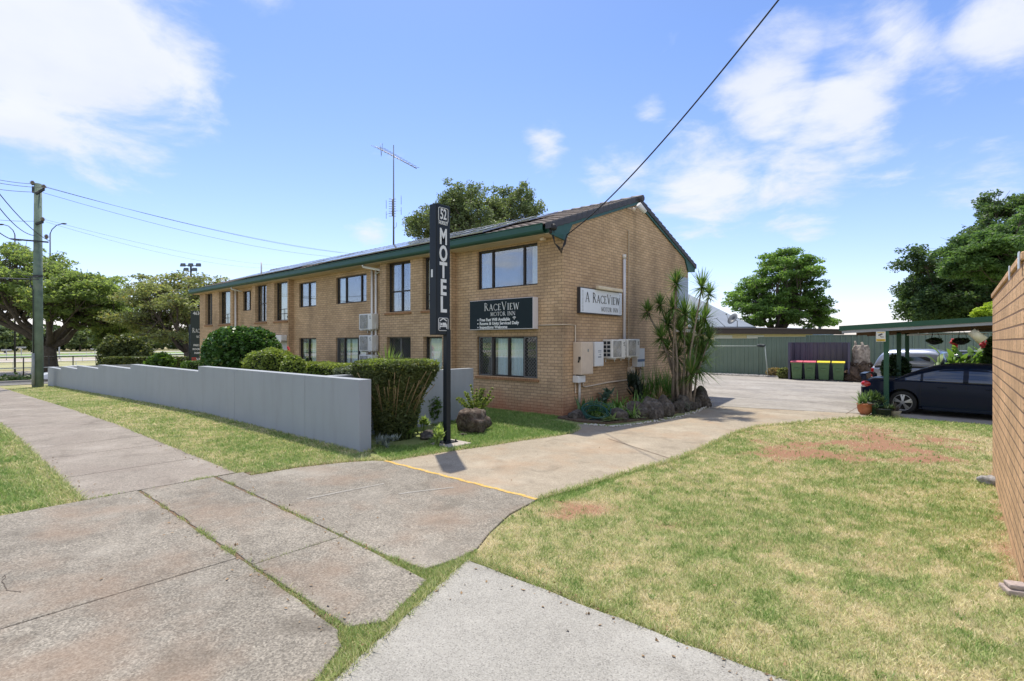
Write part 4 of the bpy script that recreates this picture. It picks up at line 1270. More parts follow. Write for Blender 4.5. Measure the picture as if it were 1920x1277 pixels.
    window(bld, b1[1][0], b1[1][1], 3.05, 4.88, BY, curtains=((.15, .97, CW),), bars=True, depth=.2)
    window(bld, c1[0][0], c1[0][1], 3.05, 4.88, BY, mull=(.5,), curtains=((.05, .95, CD),), depth=.2)
    window(bld, c1[1][0], c1[1][1], 3.05, 4.88, BY, curtains=((.2, .97, CB),), bars=True, depth=.2)
    window(bld, c1[2][0], c1[2][1], -.4, 2.2, BY, sill=False, depth=.2)
    # pale ground floor door with its roller hood
    d = MB(); d.box(b1[2][0], b1[2][1], BY + .07, BY + .11, -.1, 2.35)
    for i in range(5): d.box(b1[2][0] + .1, b1[2][1] - .1, BY + .062, BY + .07, .15 + i * .42, .5 + i * .42)
    d.build('door', mat('pale grey door', (.50, .51, .55), rough=.5, var=.05), bld, world=True)
    d = MB(); d.box(b1[2][0] - .05, b1[2][1] + .02, BY - .28, BY - .005, 2.10, 2.36); d.box(b1[2][0] - .05, b1[2][1] + .02, BY - .30, BY - .25, 2.02, 2.12)
    d.build('awning_box', M_WHITEP, bld, world=True, bevel=.02)
    # ---- soffit, fascia, gutter
    s = MB(); s.box(LX - .55, GXP + .02, EAVE[0] + .10, FY + .3, TOPZ, TOPZ + .02); s.box(LX - .55, GXP + .02, RY - .1, RY + .5, TOPZ, TOPZ + .02)
    s.build('soffit', M_SOFFIT, bld, world=True)
    gt = MB()
    # gutter profile swept along x: quad gutter with rolled lip
    y0 = EAVE[0]
    prof = [(y0 + .10, 4.955), (y0 + .015, 4.955), (y0 - .035, 4.985), (y0 - .055, 5.03), (y0 - .055, 5.17), (y0 - .075, 5.185), (y0 - .075, 5.20), (y0 - .03, 5.20), (y0 - .03, 5.01), (y0 + .02, 4.985), (y0 + .09, 4.985), (y0 + .10, 5.12)]
    gt.ext([(LX - .6, y, z) for y, z in prof], (GXP + .10 - LX + .6 - .32, 0, 0))
    yr = 2 * RIDGE[0] - y0
    gt.ext([(LX - .6, 2 * RIDGE[0] - y, z) for y, z in prof], (GXP + .10 - LX + .6 - .05, 0, 0))
    gt.build('gutter', M_GREEN, bld, world=True)
    f = MB(); f.box(LX - .58, GXP + .06, y0 + .102, y0 + .125, TOPZ - .0, 5.14); f.box(LX - .58, GXP + .06, yr - .125, yr - .102, TOPZ, 5.14)
    # gable barge boards and the boxed eave ends
    bx = GXP + .02
    for sgn in (1, -1):
        ye = EAVE[0] - .01 if sgn > 0 else yr + .01
        pts = [(ye, 5.11), (RIDGE[0], RIDGE[1] - .02), (RIDGE[0], RIDGE[1] - .19), (ye, 4.95)]
        f.ext([(bx, y, z) for y, z in pts], (.035, 0, 0))
        yw = FY + .05 if sgn > 0 else RY - .05
        k = .35 * sgn
        f.ext([(bx - .02, y, z) for y, z in [(ye, 4.87), (ye, 5.08), (yw + k, roof_z(yw + k) - .15), (yw, 4.80)]], (.05, 0, 0))
        f.ext([(LX - .06, y, z) for y, z in pts], (.03, 0, 0))
    f.build('barge_board', M_GREEN, bld, world=True)
    # ---- roof: waved tiles in overlapping courses
    k = (RIDGE[1] - EAVE[1]) / (RIDGE[0] - EAVE[0]); L_ = math.hypot(RIDGE[0] - EAVE[0], RIDGE[1] - EAVE[1]); nc = 16
    xs = np.arange(LX - .5, GXP + .02, .05)
    V = []; F = []
    wave = .036 * (np.abs(np.sin(xs * math.pi / .30)) ** .6)
    for sgn in (1, -1):
        for c in range(nc):
            off = len(V)
            rows = []
            for (u, h) in ((c / nc, .055), (c / nc + .001, .068), ((c + 1) / nc + .01, .030)):
                u = min(u, 1.0)
                y = EAVE[0] - .05 + (RIDGE[0] - EAVE[0] + .05) * u; z = roof_z(y) + 0
                y_ = y if sgn > 0 else 2 * RIDGE[0] - y
                rows.append([(x, y_, z + h - .03 + w) for x, w in zip(xs, wave)])
            n = len(xs)
            for r in rows: V += r
            for r in range(2):
                for i in range(n - 1):
                    a = off + r * n + i
                    F.append((a, a + 1, a + 1 + n, a + n) if sgn > 0 else (a + n, a + 1 + n, a + 1, a))
    V = np.array(V) - np.array(bld.location)
    fast_mesh('roof', V, np.array(F), M_TILE, bld)
    # verge tiles down both rakes, ridge caps
    v = MB()
    for sgn in (1, -1):
        for c in range(nc + 1):
            u0 = c / (nc + 1); u1 = (c + 1) / (nc + 1)
            ya = EAVE[0] - .09 + (RIDGE[0] - EAVE[0] + .09) * u0; yb = EAVE[0] - .09 + (RIDGE[0] - EAVE[0] + .09) * u1
            pa = [(ya, roof_z(ya) + .095), (yb + .02, roof_z(yb) + .065), (yb + .02, roof_z(yb) - .10), (ya, roof_z(ya) - .085)]
            if sgn < 0: pa = [(2 * RIDGE[0] - y, z) for y, z in pa]
            v.ext([(GXP - .10, y, z) for y, z in pa], (.19, 0, 0))
    for x in np.arange(LX - .5, GXP + .05, .40):
        r0, r1 = .125, .11
        v.tube([(x, RIDGE[0], RIDGE[1] + .0), (x + .42, RIDGE[0], RIDGE[1] - .012)], [r0, r1], 10)
    v.build('verge_and_ridge_tiles', M_VERGE, bld, world=True, bevel=.008, segs=1)
    # ---- downpipes and conduits on the front
    def pipe(name, pts, r, m=M_WHITEP, n=8):
        p = MB(); p.tube(pts, r, n); return p.build(name, m, bld, world=True)
    xa = xf(700); xb = xf(707.5)
    for x, yy in ((xa, FY - .06), (xb, FY - .06)):
        pipe('downpipe', [(x, yy, 4.78), (x, yy, .1)], .045)
    pipe('downpipe', [(xa + .1, EAVE[0] + .05, 4.93), (xa + .1, EAVE[0] + .08, 4.86), (xb + .45, FY - .10, 4.72), (xb, FY - .06, 4.62)], .045)
    x = xf(436.5, BY); pipe('downpipe', [(x, BY + .14, 4.86), (x, BY + .14, -.6)], .05)
    x = xf(456); pipe('downpipe', [(x - .2, EAVE[0] + .05, 4.93), (x - .2, EAVE[0] + .1, 4.84), (x + .1, FY - .1, 4.73)], .04)
    x = xf(541.5); pipe('downpipe', [(x, FY - .05, 4.9), (x, FY - .05, 2.0)], .022)
    cb = MB(); cb.box(x - .02, x + .12, FY - .10, FY - .004, .3, 2.1); cb.build('cable_cover', M_WHITEP, bld, world=True, bevel=.01)
    # small vent pipe on the tiles
    p = atY(490, 515, EAVE[0] + .9)
    pipe('vent_pipe', [(p.x, EAVE[0] + .9, roof_z(EAVE[0] + .9)), (p.x, EAVE[0] + .9, roof_z(EAVE[0] + .9) + .75)], .04)
    vp = MB(); q = atX(1247, 440, GXP - .8); zz = roof_z(17.9)
    vp.lathe([(.06, 0), (.06, .55), (.085, .56), (.085, .68), (.03, .74), (0, .74)], 12, (GXP - .9, 18.1, roof_z(18.1) - .05))
    vp.build('roof_vent', mat('galvanised vent', (.55, .57, .6), rough=.35, metal=.7, var=.05), bld, world=True)

    # ---- gable wall pipes
    def g(px, py, d=0.0): v = atX(px, py, GXP + d); return v
    p0 = g(1170.5, 478, .06); p1 = g(1170.5, 642, .06)
    pipe('vent_pipe', [p0, p1], .045, mat('grey white pvc pipe', (.66, .66, .70), rough=.4, var=.05), 12)
    cp = MB(); cp.tube([p0 + Vector((0, 0, -.12)), p0 + Vector((0, 0, .01))], .06, 12); cp.build('pipe_cap', M_WHITEP, bld, world=True)
    a = g(1178.5, 432, .03); b = g(1178.5, 725, .03)
    pipe('conduit', [a + Vector((0, -.05, .0)), a, Vector((a.x, a.y, g(1178.5, 648, .03).z))], .016, M_CREAMP)
    # sign supply conduit: along the front, round the corner, down past the meter box
    yc = g(1078.5, 613, .03).y; z0 = zf(1030, 609.5)
    pipe('conduit', [(xf(1007), FY - .035, z0 - .0), (GXP + .03, FY - .035, z0), (GXP + .03, yc, z0), (GXP + .03, yc, .62), (GXP + .03, yc + .17, .62), (GXP + .03, yc + .17, 1.0)], .016, M_CREAMP)
    yb = g(1085.5, 730, .03).y
    pipe('conduit', [(GXP + .045, yb, 1.05), (GXP + .045, yb, .35)], .035, M_WHITEP)
    q = [g(1093, 716, .04), g(1093.5, 724, .04), g(1097, 725.5, .04), g(1140, 717, .04), g(1197, 709.5, .04), g(1200, 706, .04), g(1200.5, 690, .04)]
    pipe('conduit', q, .02, M_CREAMP)
    q = [g(1174, 673, .04), g(1178.5, 674, .04), g(1179, 709, .04)]
    pipe('conduit', q, .018, M_CREAMP)
    # privacy panel and lintel hood at the rear corner
    c0 = g(1270, 524, .12); c1 = g(1285, 519, .12)
    pn = MB(); ya, yb2 = g(1268, 540).y, g(1286, 540).y
    zt = g(1285, 522).z; zb = g(1285, 568).z
    pn.box(GXP + .02, GXP + .10, ya, yb2, zb - .25, zt); pn.build('privacy_panel', mat('blue grey panel', (.34, .40, .50), rough=.5, var=.04), bld, world=True, bevel=.01)
    pn = MB(); pn.box(GXP + .02, GXP + .5, g(1262, 600).y, g(1288, 600).y, 2.42, 2.52); pn.build('door_hood', M_WHITEP, bld, world=True)
    return bld


def wall_box(name, label, cat, X, y0, y1, z0, z1, d, m, extra=None, bevel=.012, group=None):
    t = thing(name, label, cat, (X, (y0 + y1) / 2, z0), group=group)
    mb = MB(); mb.box(X + .004, X + d, y0, y1, z0, z1)
    mb.build('cabinet', m, t, world=True, bevel=bevel)
    if extra: extra(t)
    return t


def aircon(loc, rotz, label, group, w=.80, h=.55, d=.28, bracket=True):
    """outdoor unit: local x = width, front faces -y, origin at its rear bottom middle"""
    t = thing('air_conditioner', label, 'air conditioner', loc, rotz, group)
    mw = AC_M[0]
    b = MB(); b.box(-w / 2, w / 2, -d, 0, 0, h)
    c = b.build('casing', mw, t, bevel=.018)
    # grille panel recess on the front: dark disc behind rings in a rounded square
    g = MB(); cx = -w * .12; s = h * .43
    g.box(cx - s, cx + s, -d - .008, -d - .002, h / 2 - s, h / 2 + s)
    gr = g.build('grille', AC_M[1], t, bevel=.003)
    rg = MB()
    for i in range(1, 9):
        rr = s * .95 * i / 8
        rg.tube([(cx + rr * math.cos(a), -d - .014, h / 2 + rr * math.sin(a)) for a in [2 * math.pi * k / 28 for k in range(29)]], .0035, 4, caps=False)
    for k in range(12):
        a = 2 * math.pi * k / 12
        rg.tube([(cx + .03 * math.cos(a), -d - .015, h / 2 + .03 * math.sin(a)), (cx + s * .97 * math.cos(a), -d - .015, h / 2 + s * .97 * math.sin(a))], .003, 4)
    rg.build('guard_wires', mw, t)
    # emblem swirl and text bar
    e = MB()
    ex, ez = w * .38, h * .80
    e.tube([(ex + .028 * math.cos(a), -d - .006, ez + .03 * math.sin(a)) for a in [R(40 + 24 * k) for k in range(12)]], .007, 5)
    e.box(ex - .04, ex + .04, -d - .005, -d - .001, ez - .075, ez - .06)
    e.build('emblem', AC_M[2], t)
    # louvres on the left side
    lv = MB()
    for i in range(4):
        for j in range(2):
            lv.box(-w / 2 - .004, -w / 2 + .002, -d * .82 + j * d * .42, -d * .82 + j * d * .42 + d * .33, h * (.10 + .215 * i), h * (.10 + .215 * i) + h * .16)
    lv.build('side_vent', AC_M[3], t)
    sv = MB(); sv.box(w / 2, w / 2 + .03, -d * .5, -.03, .05, .25); sv.build('valve_cover', mw, t, bevel=.008)
    if bracket:
        k = MB()
        for x in (-w * .32, w * .32):
            k.box(x - .02, x + .02, -d - .03, .0, -.035, -.002)
            k.box(x - .02, x + .02, -.02, .0, -.12, -.035)
        k.build('bracket', mw, t)
    return t


def build_motel_fittings():
    global AC_M
    AC_M = [mat('off white metal', (.72, .72, .70), rough=.4, var=.04, stain=(.5, .44, .34), stain_amt=.25, stain_scale=5), mat('fan grille grey', (.30, .30, .29), rough=.6, var=.08),
            mat('black emblem', (.02, .02, .02), rough=.4, var=0), mat('dark vent', (.025, .03, .04), rough=.6, var=0)]
    g = lambda px, py, d=0.0: atX(px, py, GXP + d)
    # front air conditioners by the downpipes
    xw = (xf(671, FY - .3) + xf(702, FY - .3)) / 2
    gp = 'air conditioners stacked beside the front downpipes'
    for (yt, ybm, lab) in ((592, 618.5, 'upper white air conditioner of the stack beside the front downpipes'), (630.5, 658, 'middle white air conditioner beside the front downpipes'), (668, 694, 'lowest white air conditioner of the stack, half hidden behind the spiky plant')):
        z = zf(672, ybm, FY - .3)
        aircon((xw, FY - .03, z), 0, lab, gp, w=.86, h=.60, d=.30)
    # gable wall: two side by side
    ya, yb = g(1135, 660, .3).y, g(1170, 660, .3).y
    zb = g(1165, 671, .3).z
    gp = 'air conditioners on the gable wall'
    y1 = g(1150, 660, .3).y
    aircon((GXP + .05, y1 + .22, zb), R(90), 'left air conditioner on the gable wall, with dark side vents showing', gp, w=.84, h=.56, d=.32)
    y2 = g(1180, 660, .3).y
    aircon((GXP + .05, y2 + .16, zb + .02), R(90), 'right air conditioner on the gable wall, beside the white water heater', gp, w=.82, h=.56, d=.32)
    cream = mat('cream metal cabinet', (.66, .55, .44), rough=.45, var=.05, stain=(.45, .34, .25), stain_amt=.25, stain_scale=4)
    white = mat('white metal cabinet', (.73, .74, .75), rough=.4, var=.04)
    dark = mat('dark metal', (.03, .03, .03), rough=.5, var=0)
    # big cream meter box
    y0, y1 = g(1090, 670, .28).y, g(1112, 670, .28).y
    z0, z1 = g(1091, 703, .28).z, g(1091, 641, .28).z

    def meter(t):
        l = MB(); l.box(GXP + .285, GXP + .293, y0 + .03, y1 - .03, z0 + .03, z1 - .03); l.build('door', cream, t, world=True, bevel=.006)
        k = MB(); k.box(GXP + .20, GXP + .26, y0 - .03, y0 - .003, z0 + .42, z0 + .5); k.tube([(GXP + .22, y0 - .02, z0 + .42), (GXP + .20, y0 - .03, z0 + .34)], .02, 6); k.build('padlock', dark, t, world=True)
        k = MB(); k.box(GXP + .293, GXP + .297, (y0 + y1) / 2 + .0, (y0 + y1) / 2 + .05, z1 - .28, z1 - .20); k.build('sticker', mat('grey sticker', (.2, .24, .24), var=.2), t, world=True)
    wall_box('meter_box', 'large cream metal meter box with padlock on the gable wall', 'meter box', GXP, y0, y1, z0, z1, .285, cream, meter)
    y2, y3 = g(1115, 670, .22).y, g(1132, 670, .22).y
    z2, z3 = g(1115, 687.5, .22).z, g(1115, 641, .22).z
    y2 = max(y2, y1 + .02)

    def swb(t):
        l = MB(); l.box(GXP + .222, GXP + .228, y2 + .02, y3 - .02, z2 + .02, z3 - .02); l.build('door', white, t, world=True, bevel=.004)
        ym = (y2 + y3) / 2; ms = mat('blue grey print', (.16, .2, .26), var=.1)
        k = MB()
        for zz, hh in ((.62, .02), (.57, .012), (.36, .03)): k.box(GXP + .228, GXP + .2305, ym - .08, ym + .10, z2 + zz * (z3 - z2), z2 + zz * (z3 - z2) + hh)
        k.box(GXP + .228, GXP + .2305, ym - .02, ym + .0, z2 + .46 * (z3 - z2), z2 + .5 * (z3 - z2)); k.box(GXP + .228, GXP + .2305, ym + .04, ym + .075, z2 + .45 * (z3 - z2), z2 + .51 * (z3 - z2))
        k.build('label_sticker', ms, t, world=True)
    wall_box('switchboard_box', 'white switchboard box with printed label beside the cream meter box', 'electrical box', GXP, y2, y3, z2, z3, .222, white, swb)
    wall_box('junction_box', 'small white junction box under the cream meter box', 'electrical box', GXP, y0 - .02, g(1098, 710, .2).y, g(1090, 717.5, .2).z, g(1090, 704.5, .2).z, .2, white)
    ya, yb = g(1195, 670, .2).y, g(1209, 670, .2).y
    za, zb2 = g(1200, 688, .2).z, g(1200, 653.5, .2).z

    def heater(t):
        k = MB(); k.box(GXP + .2, GXP + .203, ya + .02, yb - .01, za + (zb2 - za) * .28, za + (zb2 - za) * .42); k.build('blue_band', mat('blue grey band', (.13, .19, .30), var=.05), t, world=True)
        k = MB(); k.tube([(GXP + .1, ya + .08, za), (GXP + .1, ya + .08, za - .10), (GXP + .04, ya + .08, za - .12)], .018, 6); k.tube([(GXP + .1, yb - .1, za), (GXP + .1, yb - .1, za - .08)], .014, 6)
        k.tube([(GXP + .1, yb - .1, za - .05), (GXP + .12, yb - .02, za - .09)], .022, 6); k.build('pipes', mat('brass pipes', (.30, .22, .12), rough=.4, metal=.6, var=.1), t, world=True)
    wall_box('water_heater', 'white box water heater with blue band on the gable wall', 'water heater', GXP, ya, yb, za, zb2, .2, white, heater)
    ya, yb = g(1181, 694, .1).y, g(1191, 694, .1).y

    def outlet(t):
        k = MB()
        for i in (0, 1):
            for j in (0, 1): k.box(GXP + .1, GXP + .115, ya + .05 + i * (yb - ya) * .45, ya + .12 + i * (yb - ya) * .45, g(1185, 699).z + .02 + j * .13, g(1185, 699).z + .09 + j * .13)
        k.build('sockets', M_CREAMP, t, world=True, bevel=.005)
    wall_box('power_outlet', 'small cream power outlet box below the air conditioners', 'outlet', GXP, ya, yb, g(1185, 699).z, g(1185, 688).z, .1, cream, outlet)
    # pvc stub above units
    # fluorescent lamp over the gable sign
    a, b = g(1121, 535.5, .2), g(1166, 544.5, .2)
    t = thing('sign_lamp', 'long cream tube lamp above the white sign on the gable', 'lamp', (GXP, (a.y + b.y) / 2, a.z - .12))
    mb = MB(); zc = a.z
    mb.box(GXP + .12, GXP + .24, a.y, b.y, zc - .1, zc); mb.build('lamp_housing', mat('aged cream housing', (.68, .58, .42), rough=.6, var=.12), t, world=True, bevel=.02)
    mb = MB()
    for y in (a.y + .12, (a.y + b.y) / 2, b.y - .12): mb.box(GXP + .002, GXP + .13, y - .02, y + .02, zc - .065, zc - .035)
    mb.build('bracket', mat('aged cream arm', (.5, .4, .28), rough=.6), t, world=True)
    # floodlights at the gable peak
    p = g(1197, 383, .25)
    t = thing('floodlight', 'pale round tube floodlight at the gable peak', 'lamp', tuple(p))
    mb = MB(); q = g(1209, 398, .35); mb.tube([p, q], .085, 14); mb.build('housing', white, t, world=True)
    mb = MB(); mb.tube([p.lerp(q, .5), (GXP + .05, p.lerp(q, .5).y, p.z - .05)], .02, 6); mb.build('bracket', white, t, world=True)
    p = g(1188, 391, .2)
    t = thing('floodlight', 'small cream sensor spotlight just under the gable peak', 'lamp', tuple(p))
    mb = MB(); mb.lathe([(0, 0), (.05, .01), (.07, .10), (.03, .13), (0, .13)], 12, (p.x, p.y, p.z - .1)); mb.build('housing', cream, t, world=True)
    mb = MB(); mb.tube([(p.x, p.y, p.z), (GXP + .01, p.y - .1, p.z + .02)], .02, 6); mb.build('bracket', cream, t, world=True)
    # small soffit light at the front corner, camera on bay
    p = atY(1020, 447, FY - .15)
    t = thing('soffit_light', 'small cream light under the front soffit by the corner', 'lamp', (p.x, FY - .2, TOPZ - .09))
    mb = MB(); mb.box(-.07, .07, -.07, .07, 0, .085); mb.build('housing', cream, t, bevel=.02)
    p = atY(541, 593, FY - .2)
    t = thing('security_camera', 'small dark security camera on the front wall beside the conduit', 'camera', tuple(p))
    mb = MB(); mb.tube([(0, 0, 0), (0, .18, .05)], .02, 6); mb.blob((0, -.02, -.03), (.05, .05, .05), 0.0); mb.build('camera_body', dark, t)

    # ---- front sign box
    dk = mat('dark green sign face', (.010, .020, .024), rough=.5, var=.1, scale=2, spec=.2)
    wh = mat('white lettering', (.80, .80, .78), rough=.5, var=0)
    al = mat('white sign casing', (.68, .67, .71), rough=.4, var=.03)
    D = .26; Yf = FY - D
    x0, x1 = xf(880.7, Yf), xf(999.3, Yf); z0, z1 = zf(999, 616.5, Yf), zf(999, 556.5, Yf)
    t = thing('motel_name_sign', 'dark green lightbox sign reading RaceView Motor Inn on the front wall', 'sign', (x0, FY, z0))
    mb = MB(); mb.box(x0, x1, Yf, FY - .02, z0, z1); mb.build('casing', al, t, world=True, bevel=.008)
    mb = MB(); mb.box(x0 + .012, x1 - .012, Yf - .006, Yf - .001, z0 + .02, z1 - .012); mb.build('face', dk, t, world=True)
    W_, H_ = x1 - x0, z1 - z0; yy = Yf - .012
    lt = MB()
    serif_word(lt, 'RACEVIEW', (x0 + W_ * .535, yy, z0 + H_ * .64), (1, 0, 0), (0, 0, 1), H_ * .205, caps_idx=(0, 4), cap=1.25, sx=1.06, track=.16, wt=1.0)
    serif_word(lt, 'MOTOR INN', (x0 + W_ * .555, yy, z0 + H_ * .455), (1, 0, 0), (0, 0, 1), H_ * .125, caps_idx=(), sx=1.12, track=.16, wt=1.1)
    # wifi mark
    cx, cz = x0 + W_ * .73, z0 + H_ * .325
    for r in (.035, .075, .115):
        lt.tube([(cx + r * .62 * math.cos(R(a)), yy, cz + r * .62 * math.sin(R(a))) for a in range(35, 150, 12)], .009, 5)
    lt.blob((cx, yy, cz - .005), (.012, .004, .012), 0)
    loc = t.location
    for i, s in enumerate(('Free Fast Wifi Available', 'Rooms & Units Serviced Daily', 'Inspections Welcome')):
        zz = z0 + H_ * (.33 - .125 * i)
        text_mesh(s, .125, wh, t, (x0 + W_ * .175 - loc.x, yy + .002 - loc.y, zz - loc.z), (1, 0, 0), (0, 0, 1), align='LEFT', offset=.0035, sx=1.02)
        lt.blob((x0 + W_ * .147, yy, zz), (.02, .004, .024), 0)
    lt.build('lettering', wh, t, world=True)

    # ---- gable sign
    Xs = GXP + .10
    y0, y1 = atX(1087.5, 560, Xs).y, atX(1166, 560, Xs).y
    z1, z0 = atX(1088.5, 538, Xs).z, atX(1088, 587, Xs).z
    t = thing('gable_name_sign', 'white sign reading A RaceView Motor Inn on the gable wall', 'sign', (GXP, y0, z0))
    mb = MB(); mb.box(GXP + .004, Xs, y0, y1, z0, z1); mb.build('casing', mat('dark sign edge', (.05, .05, .055), rough=.4, var=.05), t, world=True)
    mb = MB(); mb.box(Xs + .001, Xs + .006, y0 + .025, y1 - .02, z0 + .03, z1 - .02); mb.build('face', mat('white sign face', (.72, .76, .82), rough=.3, var=.03), t, world=True)
    bk = mat('black lettering', (.02, .02, .022), rough=.5, var=0); gy = mat('grey lettering', (.20, .21, .22), rough=.5, var=0)
    W_, H_ = y1 - y0, z1 - z0; lt = MB()
    serif_word(lt, 'A RACEVIEW', (Xs + .012, y0 + W_ * .53, z0 + H_ * .46), (0, 1, 0), (0, 0, 1), H_ * .30, caps_idx=(0, 2, 6), cap=1.25, sx=1.0, track=.17, wt=.95)
    lt.build('lettering', bk, t, world=True)
    lt = MB(); serif_word(lt, 'MOTOR INN', (Xs + .012, y0 + W_ * .685, z0 + H_ * .14), (0, 1, 0), (0, 0, 1), H_ * .17, caps_idx=(), sx=.98, track=.2, wt=.9)
    lt.build('lettering', gy, t, world=True)
    mb = MB()
    for s in (.055, .945):
        for i in range(16):
            for k in (-1, 1):
                mb.box(Xs + .006, Xs + .009, y0 + W_ * s + k * .022 - .008, y0 + W_ * s + k * .022 + .008, z0 + .06 + i * (H_ - .12) / 16, z0 + .06 + i * (H_ - .12) / 16 + .02)
    mb.build('dotted_border', gy, t, world=True)

    # ---- solar panels in two rows
    mp = mat('solar cell glass', (.045, .06, .10), rough=.12, var=.1, scale=3, spec=.8, coat=1)
    mf = mat('panel frame', (.45, .46, .48), rough=.35, metal=.8, var=.05)
    k = (RIDGE[1] - EAVE[1]) / (RIDGE[0] - EAVE[0]); ang = math.atan(k)
    up = Vector((0, math.cos(ang), math.sin(ang))); nr = Vector((0, -math.sin(ang), math.cos(ang)))
    proto = thing('solar_panel', 'flat grey solar panel in the long array on the front roof slope', 'solar panel', (0, 0, 0), group='solar panels on the front roof slope')
    w, h = 1.0, 1.66
    f = MB()
    for (a, b, c, d_) in ((0, w, 0, .03), (0, w, h - .03, h), (0, .03, .03, h - .03), (w - .03, w, .03, h - .03)):
        f.add([Vector((x, 0, 0)) + up * v + nr * z for z in (.0, .04) for x, v in ((a, c), (b, c), (b, d_), (a, d_))], [(0, 3, 2, 1), (4, 5, 6, 7), (0, 1, 5, 4), (1, 2, 6, 5), (2, 3, 7, 6), (3, 0, 4, 7)])
    f.build('panel_frame', mf, proto)
    f = MB(); f.add([Vector((x, 0, 0)) + up * v + nr * z for z in (.006, .034) for x, v in ((.031, .031), (w - .031, .031), (w - .031, h - .031), (.031, h - .031))], [(0, 3, 2, 1), (4, 5, 6, 7), (0, 1, 5, 4), (1, 2, 6, 5), (2, 3, 7, 6), (3, 0, 4, 7)])
    f.build('cells', mp, proto)
    first = True
    ylo = EAVE[0] + .45
    xr = atY(905, 430, ylo).x - 1.0
    for row in (0, 1):
        yb = ylo + row * (h + .03) * math.cos(ang)
        x = xr - (.0 if row == 0 else -.55); c = 0
        while x > -30.6:
            if not (11 <= c <= 11):
                loc = Vector((x, yb, roof_z(yb) + .12))
                if first: proto.location = loc; first = False
                else: copy_tree(proto, None, loc)
            x -= 1.02; c += 1
    # ---- roof antenna
    p = atY(738, 460, RIDGE[0]); t = thing('tv_antenna', 'tall guyed mast antenna on the motel roof ridge', 'antenna', (p.x, RIDGE[0], RIDGE[1]))
    ma = mat('aluminium rod', (.22, .22, .24), rough=.4, metal=.5, var=.05)
    H = atY(738, 268, RIDGE[0]).z - RIDGE[1]; sc = atY(738, 460, RIDGE[0]); pxm = (atY(739, 460, RIDGE[0]) - sc).length
    mb = MB(); mb.tube([(0, 0, -.1), (0, 0, H * .5), (0, 0, H - .1)], [.045, .035, .02], 8); mb.build('mast', ma, t)
    mb = MB(); A = atY(708, 277, RIDGE[0]) - t.location; B = atY(781, 316, RIDGE[0]) - t.location
    H = A.lerp(B, 30 / 73.).z + .15
    mb.tube([A, B], .02, 6)
    d = (B - A).normalized(); sd = Vector((.3, 1, 0)).normalized()
    for i in range(13):
        q = A.lerp(B, .02 + i * .08); l = .40 - .018 * i
        mb.tube([q - sd * l + Vector((0, 0, .05)), q + sd * l + Vector((0, 0, .05))], .010, 4)
    q = A.lerp(B, .1); mb.tube([q + Vector((-.1, 0, .35)), q + Vector((0, 0, -.3))], .012, 4); mb.tube([q + Vector((.12, 0, .3)), q + Vector((.0, 0, -.35))], .012, 4)
    mb.build('top_aerial', ma, t)
    mb = MB(); z0 = H * .32; z1 = H * .50
    mb.tube([(.06, -.12, z0), (.06, -.12, z1)], .03, 6)
    for i in range(8):
        z = z0 + (z1 - z0) * i / 7; mb.tube([(-.05, -.25, z), (.2, .0, z)], .014, 4)
    for sx_ in (-.62, .62):
        mb.tube([(sx_, 0, z0 + .0), (sx_, 0, z0 + (z1 - z0) * .45)], .014, 4); mb.tube([(sx_, 0, z0 + (z1 - z0) * .6), (sx_, 0, z1 + .1)], .014, 4)
        mb.tube([(0, 0, z0 + .3), (sx_, 0, z0 + .2)], .006, 4)
    mb.build('lower_aerial', ma, t)
    mb = MB(); mb.tube([(0, 0, .9), (.22, 0, 1.0), (.24, 0, 1.2)], .012, 4); mb.build('cable_clip', ma, t)


